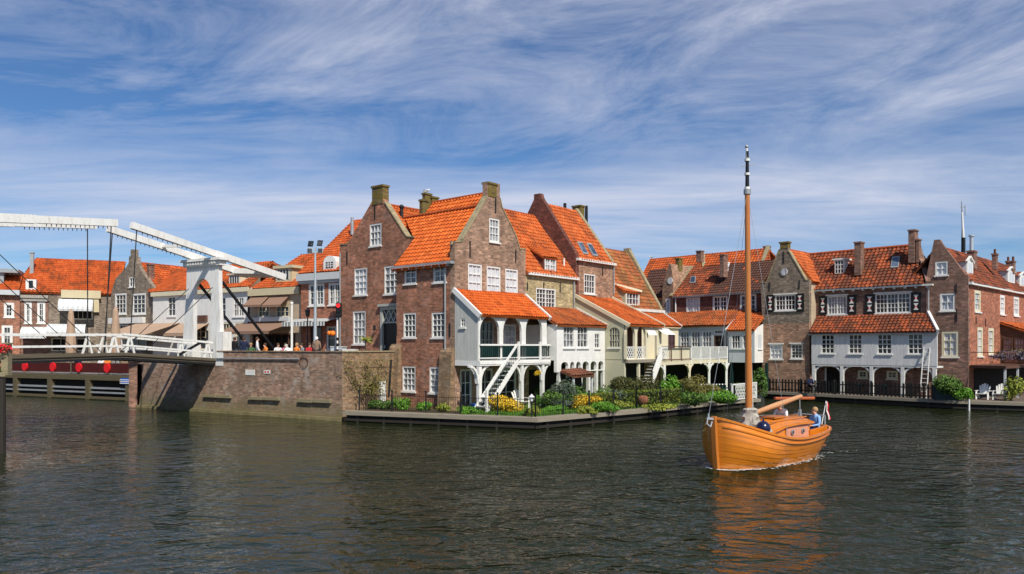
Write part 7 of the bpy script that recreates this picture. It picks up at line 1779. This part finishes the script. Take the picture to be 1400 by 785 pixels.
# ropes and gear on deck
b = MB()
for j in range(3): b.path([bw(1.2+.17*math.cos(k*.52), .1+.17*math.sin(k*.52), sheer(1.2)-.09+.035*j) for k in range(13)], .018, 5)
tag(b.build('rope_coil', 'sailcloth'), 'coil of pale rope lying on the boat foredeck', 'rope')
b = MB(); b.tube(bw(2.5, .45, 1.40), bw(4.6, .62, 1.50), .022, .022, 6); b.build('boat_hook', 'varnish_mast', bt)
b = MB(); b.beam(bw(5.0, .1, 1.22), bw(6.3, .0, 1.08), .06, .07); b.build('tiller', 'varnish_mast', bt)
for x in (.9, 2.6, 4.9):
    for sd_ in (1, -1):
        b = MB(); c = bw(x, sd_*half(x, 1)*.86, sheer(x)-.06); b.beam(c-BX_*.12, c+BX_*.12, .035, .035); b.beam(c-Vector((0, 0, .08)), c, .05, .05); b.build('cleat', 'zinc', bt)
for k, (x, y) in enumerate(((2.05, .32), (2.05, -.3), (1.72, .28))):
    b = MB(); b.path([bw(1.9, y*.35, 2.0), bw(x, y*.9, 1.55), bw(x+.04, y*1.1, 1.2), bw(x, y, .98)], .014, 5); b.build('mast_rope', 'sailcloth', bt)
b = MB(); b.box(bw(1.95, .42, 1.08), BX_*.16, BY_*.12, (0, 0, .14)); b.build('winch_box', 'varnish_dark', bt)
b = MB(); b.path([bw(5.95+.0, -.62, 1.0), bw(5.95, -.62, 1.45), bw(5.95, .62, 1.45), bw(5.95, .62, 1.0)], .02, 6); b.build('stern_rail', 'steel', bt)
b = MB(); b.hexa([bw(6.28, -.03, -.5), bw(6.62, -.03, -.5), bw(6.62, .03, -.5), bw(6.28, .03, -.5)], [bw(6.30, -.03, 1.12), bw(6.5, -.03, 1.12), bw(6.5, .03, 1.12), bw(6.30, .03, 1.12)]); b.build('rudder', 'varnish_dark', bt)
# bow wave
M['foam'] = plain('water_foam', (.62, .66, .66), .6, .2, 9)
b = MB(); rg = random.Random(21)
for k in range(620):
    side = 1 if rg.random() < .7 else -1; x = rg.random()**1.8*5.8; i = (x/Lb)**(1/1.35)*NS; q = .26
    p = hull_pt(min(i, NS), q, side); d = abs(rg.gauss(0, .07+.02*x)); p = p+BY_*side*(.03+d)-BX_*(.12 if x < .4 else 0); p.z = .012+rg.random()*.02
    r = rg.uniform(.015, .055)*(1.2-x/8); a = rg.uniform(0, 3.14)
    b.face([p+BX_*r*1.6*math.cos(a+j*1.257)+BY_*r*.8*math.sin(a+j*1.257) for j in range(5)])
for k in range(60):
    x = 6.4+rg.random()**1.5*9; s = rg.choice((-1, 1)); y = s*(.3+.28*(x-6))+rg.gauss(0, .1); p = bw(x, y, .012); r = rg.uniform(.015, .035)
    b.face([p+BX_*r*2.5*math.cos(j*1.257)+BY_*r*.5*math.sin(j*1.257) for j in range(5)])
setting(b.build('foam', 'foam', None, (0, 0, 0)), 'stuff')
# ---------------------------------------------------------------- people
M['skin'] = plain('skin', (.55, .30, .21), .55, .06)
M['hair_grey'] = plain('grey_hair', (.50, .46, .40), .8, .15); M['hair_brown'] = plain('brown_hair', (.06, .035, .02), .7, .2); M['hair_blond'] = plain('blond_hair', (.40, .25, .12), .7, .2)
CL = dict(blue=(.10, .24, .55), sky=(.24, .42, .72), navy=(.012, .018, .05), black=(.012, .012, .014), white=(.70, .70, .70), tan=(.24, .16, .11), red=(.5, .03, .04), pink=(.62, .20, .28), orange=(.72, .22, .04), grey=(.25, .25, .26), jeans=(.04, .06, .13), green=(.06, .14, .06))
for k, v in CL.items(): M['cloth_'+k] = plain(k+'_cloth', v, .85, .12, 12)
M['shoe'] = plain('dark_shoe', (.02, .016, .014), .5, .1)
POSE = {
 'stand': dict(pel=(0, 0, .95), wai=(0, .0, 1.10), che=(0, -.01, 1.32), nek=(0, .0, 1.49), jaw=(0, .035, 1.565), cra=(0, .0, 1.655), shL=(-.19, -.01, 1.41), elL=(-.25, .0, 1.13), wrL=(-.22, .13, .93), hdL=(-.20, .18, .86), shR=(.19, -.01, 1.41), elR=(.25, -.02, 1.13), wrR=(.24, .10, .92), hdR=(.22, .14, .84),
   hiL=(-.10, 0, .90), knL=(-.11, .03, .50), anL=(-.11, -.02, .09), toL=(-.12, .15, .045), hiR=(.10, 0, .90), knR=(.11, .02, .50), anR=(.12, -.03, .09), toR=(.14, .14, .045)),
 'sit': dict(pel=(0, 0, .10), wai=(0, -.02, .27), che=(0, -.01, .49), nek=(0, .03, .665), jaw=(0, .075, .735), cra=(0, .045, .83), shL=(-.19, 0, .585), elL=(-.25, .06, .31), wrL=(-.18, .29, .27), hdL=(-.14, .37, .26), shR=(.19, 0, .585), elR=(.25, .05, .31), wrR=(.18, .29, .25), hdR=(.15, .37, .24),
   hiL=(-.10, .03, .09), knL=(-.12, .44, .13), anL=(-.12, .48, -.30), toL=(-.13, .64, -.36), hiR=(.10, .03, .09), knR=(.13, .43, .12), anR=(.13, .40, -.30), toR=(.14, .56, -.36)),
}
POSE['lean'] = dict(POSE['sit'], che=(0, .10, .46), nek=(0, .19, .60), jaw=(0, .26, .64), cra=(0, .27, .74), shL=(-.19, .10, .54), elL=(-.27, .2, .3), shR=(.19, .10, .54), elR=(.27, .2, .3), wrL=(-.16, .38, .22), wrR=(.16, .38, .22), hdL=(-.13, .45, .2), hdR=(.13, .45, .2))
BONES = [('pel', 'wai', 1), ('wai', 'che', 1), ('che', 'nek', 1), ('nek', 'jaw', 0), ('jaw', 'cra', 0), ('che', 'shL', 1), ('shL', 'elL', 1), ('elL', 'wrL', 2), ('wrL', 'hdL', 0), ('che', 'shR', 1), ('shR', 'elR', 1), ('elR', 'wrR', 2), ('wrR', 'hdR', 0),
         ('pel', 'hiL', 3), ('hiL', 'knL', 3), ('knL', 'anL', 3), ('anL', 'toL', 4), ('pel', 'hiR', 3), ('hiR', 'knR', 3), ('knR', 'anR', 3), ('anR', 'toR', 4)]
RAD = dict(pel=(.155, .115), wai=(.145, .105), che=(.165, .115), nek=(.06, .06), jaw=(.066, .075), cra=(.083, .10), sh=(.072, .072), el=(.048, .048), wr=(.033, .033), hd=(.042, .028), hi=(.092, .095), kn=(.062, .062), an=(.043, .043), to=(.045, .035))
def person(label, loc, face, pose, shirt, legs, hair='hair_brown', fine=False, scale=1.0, group=None, hat=None, sleeves=True):
    P = {k: Vector(v)*scale for k, v in POSE[pose].items()}; names = list(P); idx = {n: i for i, n in enumerate(names)}
    verts = [P[n].copy() for n in names]; edges = [(idx[a], idx[c]) for a, c, _ in BONES]; rad = [RAD[n] if n in RAD else RAD[n[:2]] for n in names]
    rad = [(a*scale, c*scale) for a, c in rad]; mat_of = [(P[a], P[c], m) for a, c, m in BONES]
    def add(p, r, par, m):
        verts.append(p); edges.append((par, len(verts)-1)); rad.append((r, r)); mat_of.append((verts[par], p, m)); return len(verts)-1
    nose = add(P['jaw']+Vector((0, .085, .05))*scale, .016*scale, idx['jaw'], 0)
    for sg in (-1, 1): add(P['jaw'].lerp(P['cra'], .5)+Vector((sg*.088, -.01, 0))*scale, .014*scale, idx['cra'], 0)
    if fine:
        for sd, sg in (('L', 1), ('R', -1)):
            h, w = P['hd'+sd], P['wr'+sd]; d = (h-w).normalized(); side = d.cross(Vector((0, 0, 1))).normalized()
            for k in range(4):
                p1 = add(h+d*.035+side*(-.03+.02*k), .0095, idx['hd'+sd], 0); p2 = add(verts[p1]+d*(.03-.006*abs(k-1.3))+Vector((0, 0, -.014)), .0085, p1, 0); add(verts[p2]+d*.012+Vector((0, 0, -.024)), .0075, p2, 0)
            p1 = add(h-d*.02+side*.045*sg, .011, idx['hd'+sd], 0); add(verts[p1]+d*.035+Vector((0, 0, -.012)), .009, p1, 0)
    me = bpy.data.meshes.new('body'); me.from_pydata(verts, edges, []); tmp = bpy.data.objects.new('body_tmp', me); COL.objects.link(tmp)
    sk = tmp.modifiers.new('skin', 'SKIN'); sk.use_smooth_shade = True
    for k, v in enumerate(me.skin_vertices[0].data): v.radius = rad[k]; v.use_root = (k == 0)
    sb = tmp.modifiers.new('sub', 'SUBSURF'); sb.levels = sb.render_levels = 2 if fine else 1
    dg = bpy.context.evaluated_depsgraph_get(); m2 = bpy.data.meshes.new_from_object(tmp.evaluated_get(dg))
    bpy.data.objects.remove(tmp); m2.name = 'body'
    m2.materials.clear()
    for x in ('skin', 'cloth_'+shirt, 'cloth_'+shirt if sleeves else 'skin', 'cloth_'+legs, 'shoe'): m2.materials.append(M[x])
    for p in m2.polygons:
        c = p.center; best = 1e9
        for a, e, m in mat_of:
            d = e-a; t = max(0, min(1, (c-a).dot(d)/max(1e-9, d.length_squared))); q = (c-(a+d*t)).length
            if q < best: best = q; k = m
        p.material_index = k; p.use_smooth = True
    t = thing('person', label, 'person', loc, group); t.rotation_euler = (0, 0, math.atan2(face[1], face[0])-math.pi/2)
    ob = bpy.data.objects.new('body', m2); COL.objects.link(ob); ob.parent = t
    c = P['cra']; b = MB(); r = .104*scale
    for j in range(6):
        for k in range(12):
            f = lambda jj, kk: c+Vector((r*math.cos(6.2832*kk/12)*math.sin(jj*.31), -.014*scale+r*1.12*math.sin(6.2832*kk/12)*math.sin(jj*.31)*(1 if math.sin(6.2832*kk/12) < 0 else .86), r*1.05*math.cos(jj*.31)-(.05*scale*max(0, -math.sin(6.2832*kk/12)) if jj == 6 else 0)))
            b.face((f(j, k), f(j, k+1), f(j+1, k+1), f(j+1, k)), None, 0, True)
    h = b.build('hat' if hat else 'hair', hat or hair, t); h.location = (0, 0, 0)
    for v in h.data.vertices: v.co += Vector(loc)      # hair was modelled round the body origin
    if fine:
        b = MB()
        for sg in (-1, 1): b.ball(P['jaw'].lerp(P['cra'], .45)+Vector((sg*.03, .083, .005)), .011, 0, 6)
        e = b.build('eyes', 'dark', t)
        for v in e.data.vertices: v.co += Vector(loc)
    return t
# helmsman sitting on the side deck, looking forward past the mast
person('grey haired man in a blue shirt sitting at the stern of the boat', bw(5.45, .52, .86), (-.80, -.30), 'sit', 'sky', 'navy', 'hair_blond', True)
person('person in a white top leaning in the boat behind the cabin', bw(4.95, -.5, 1.08), (-.757, -.653), 'lean', 'white', 'grey', 'hair_grey', True)
# on the quay behind the parapet
QP = [(307, 48.6, 'stand', 'blue', 'jeans', 'hair_brown', 'person in a bright blue shirt standing nearest the bridge portal', (.4, .9)), (321, 48.2, 'stand', 'black', 'jeans', 'hair_brown', 'person in black standing second from the portal', (.3, .9)),
      (333.5, 47.8, 'stand', 'navy', 'jeans', 'hair_brown', 'broad person in navy standing before the cafe', (-.2, 1)), (352, 47.6, 'stand', 'white', 'grey', 'hair_brown', 'person in a pale shirt walking past the cafe tables', (.9, .3)),
      (363, 49.6, 'sit', 'orange', 'black', 'hair_brown', 'seated cafe guest in orange behind the pale shirt', (-.6, -.6)), (380, 49.4, 'sit', 'white', 'navy', 'hair_brown', 'seated cafe guest in white and black', (.5, -.7)),
      (390.5, 49.0, 'sit', 'pink', 'grey', 'hair_brown', 'seated cafe guest in a pink top', (-.2, -.9)), (395, 48.0, 'lean', 'white', 'black', 'hair_grey', 'seated cafe guest in white leaning over the parapet table', (-.7, .5)),
      (405.5, 48.6, 'sit', 'orange', 'jeans', 'hair_blond', 'fair haired cafe guest in orange by the white pole', (.4, .8)), (423, 47.6, 'sit', 'red', 'black', 'hair_brown', 'seated person in red left of the man in tan', (.5, -.5)),
      (433, 46.6, 'stand', 'tan', 'navy', 'hair_grey', 'white haired man in a tan jacket beside the tall lamp post', (.1, 1)), (343, 50.0, 'sit', 'green', 'black', 'hair_blond', 'seated cafe guest in green under the wide awning', (.3, -.8)), (413, 50.0, 'sit', 'grey', 'black', 'hair_brown', 'seated cafe guest in grey near the street lantern', (-.6, -.5))]
M['wickerdark'] = plain('dark_wicker', (.05, .035, .025), .9, .3)
def stool(loc, label):
    t = thing('cafe_chair', label, 'chair', loc, 'chairs on the quay terrace'); o = Vector(loc); b = MB(); b.box(o+Vector((0, 0, .43)), (.22, 0, 0), (0, .22, 0), (0, 0, .025)); b.build('seat', 'wickerdark', t)
    for sx in (-1, 1):
        for sy in (-1, 1): b = MB(); b.tube(o+Vector((sx*.19, sy*.19, 0)), o+Vector((sx*.18, sy*.18, .42)), .015, .015, 5); b.build('leg', 'iron', t)
for (u, Y, ps_, sh_, lg_, hr_, lb2, fc) in QP:
    x = at(u, 474, Y).x; z = ZS if ps_ == 'stand' else ZS+.46
    person(lb2, (x, Y, z), fc, ps_, sh_, lg_, hr_, hat='cloth_white' if 'white haired' in lb2 else None, group='people on the quay')
    if ps_ != 'stand': stool((x, Y, ZS), 'dark terrace chair under the '+lb2.replace('seated ', '').replace('cafe ', ''))
for (u, Y, sh_, lb2) in ((133, 60.5, 'white', 'guest in white behind the middle red screen'), (141, 60.2, 'orange', 'guest in orange behind the middle red screen'), (153, 59.6, 'grey', 'guest in grey at the left of the nearest red screen'), (165, 59.0, 'tan', 'fair haired guest in tan above the last red screen'), (101, 61.5, 'navy', 'guest in navy above the second red screen')):
    x = at(u, 474, Y).x; person(lb2, (x, Y+.6, 2.26), (.3, -.9), 'sit', sh_, 'black', 'hair_blond' if sh_ == 'tan' else 'hair_brown', group='guests behind the red screens'); stool((x, Y+.6, 1.8), 'dark terrace chair of the '+lb2)
c = PC.pt(PC.s(1118), ZG, 1.3); person('person in dark clothes sitting by the black fence outside the boarded house', (c.x, c.y, ZG+.46), (.3, -.9), 'sit', 'navy', 'black', 'hair_brown'); stool((c.x, c.y, ZG), 'dark chair under the person by the black fence')
# ---------------------------------------------------------------- light, sky, camera
EL, AZ = R(47), R(-66)                  # sun height, bearing measured from +x
sun = bpy.data.lights.new('sun', 'SUN'); sun.energy = 4.8; sun.angle = R(.53); sun.color = (1.0, .94, .84)
so = bpy.data.objects.new('sun', sun); COL.objects.link(so)
sd = Vector((math.cos(AZ)*math.cos(EL), math.sin(AZ)*math.cos(EL), math.sin(EL)))
so.rotation_euler = (-sd).to_track_quat('-Z', 'Y').to_euler(); so.location = sd*80
w = bpy.data.worlds.new('World'); scene.world = w; w.use_nodes = True; nt = w.node_tree; nt.nodes.clear()
class WN(NT):
    def __init__(self, t): self.t = t; self.uvn = None
W = WN(nt)
sky = W.n('TexSky'); sky.sky_type = 'NISHITA'; sky.sun_disc = False; sky.sun_elevation = EL; sky.sun_rotation = math.pi/2-AZ
sky.air_density = 1.0; sky.dust_density = .1; sky.ozone_density = 5.0; sky.altitude = 0
tc = W.n('TexCoord').outputs['Generated']
xyz = W.n('SeparateXYZ', None, Vector=tc)
zc = W.math('MAXIMUM', xyz.outputs[2], .0)
dn = W.math('ADD', zc, .10)
px = W.math('DIVIDE', xyz.outputs[0], dn); py = W.math('DIVIDE', xyz.outputs[1], dn)
cv = W.n('CombineXYZ', None, X=px, Y=py)
mp = W.n('Mapping', None, Vector=cv); mp.inputs['Rotation'].default_value = (0, 0, R(-14)); mp.inputs['Scale'].default_value = (.42, 1.15, 1); mp.inputs['Location'].default_value = (3.1, 1.4, 0)
n1 = W.noise(mp.outputs[0], .85, 8, .60, Distortion=.9).outputs[0]
mp2 = W.n('Mapping', None, Vector=cv); mp2.inputs['Rotation'].default_value = (0, 0, R(22)); mp2.inputs['Scale'].default_value = (.9, 3.2, 1)
n2 = W.noise(mp2.outputs[0], 1.3, 6, .62, Distortion=1.2).outputs[0]
az_ = W.math('ARCTAN2', xyz.outputs[0], xyz.outputs[1])      # long cirrus streaks slanting up to the right
qz = W.math('SUBTRACT', xyz.outputs[2], W.math('MULTIPLY', az_, .12))
dv = W.n('CombineXYZ', None, X=W.math('MULTIPLY', az_, 3.2), Y=W.math('MULTIPLY', qz, 11.0), Z=3.7)
n3 = W.noise(dv.outputs[0], 1.0, 9, .66, Distortion=.6).outputs[0]
hi = W.ramp(xyz.outputs[2], [(.20, 0.0), (.27, 1.0)])
band = W.ramp(xyz.outputs[2], [(0.0, .03), (.06, .02), (.11, .04), (.15, .14), (.19, .17), (.235, .04), (.27, .04), (.32, .07), (.37, .09), (.45, .09), (.6, .04)])
lo = W.math('ADD', W.math('MULTIPLY', n1, .72), W.math('MULTIPLY', n2, .28))
up_ = W.math('ADD', W.math('ADD', W.math('MULTIPLY', n3, .85), W.math('MULTIPLY', n2, .15)), W.math('MULTIPLY_ADD', az_, .07, -.03))
f = W.math('ADD', W.math('ADD', W.math('MULTIPLY', lo, W.math('SUBTRACT', 1.0, hi)), W.math('MULTIPLY', up_, hi)), band)
fac = W.ramp(f, [(.42, 0.0), (.60, .36), (.80, .85)])
cl = W.mix(fac, W.mix(1.0, sky.outputs[0], (.74, .97, 1.20), 'MULTIPLY'), (8.6, 8.9, 10.3))
bg = W.n('Background'); W.set(bg.inputs[0], cl); bg.inputs[1].default_value = .078
ow = nt.nodes.new('ShaderNodeOutputWorld'); nt.links.new(bg.outputs[0], ow.inputs[0])
cam = bpy.data.cameras.new('camera'); co = bpy.data.objects.new('camera', cam); COL.objects.link(co)
co.location = (0, 0, H); co.rotation_euler = (R(90), 0, 0); cam.sensor_width = 36; cam.lens = F/1400*36
cam.shift_x = 0; cam.shift_y = (V0-392.5)/1400; cam.clip_start = .1; cam.clip_end = 3000
scene.camera = co
scene.view_settings.view_transform = 'Standard'; scene.view_settings.look = 'None'; scene.view_settings.exposure = 0.06; scene.view_settings.gamma = 1
scene.view_settings.use_curve_mapping = False
scene.render.resolution_x, scene.render.resolution_y = 1024, 574
scene.cycles.max_bounces = 6; scene.cycles.glossy_bounces = 3; scene.cycles.diffuse_bounces = 3; scene.cycles.transmission_bounces = 2
scene.cycles.use_denoising = True
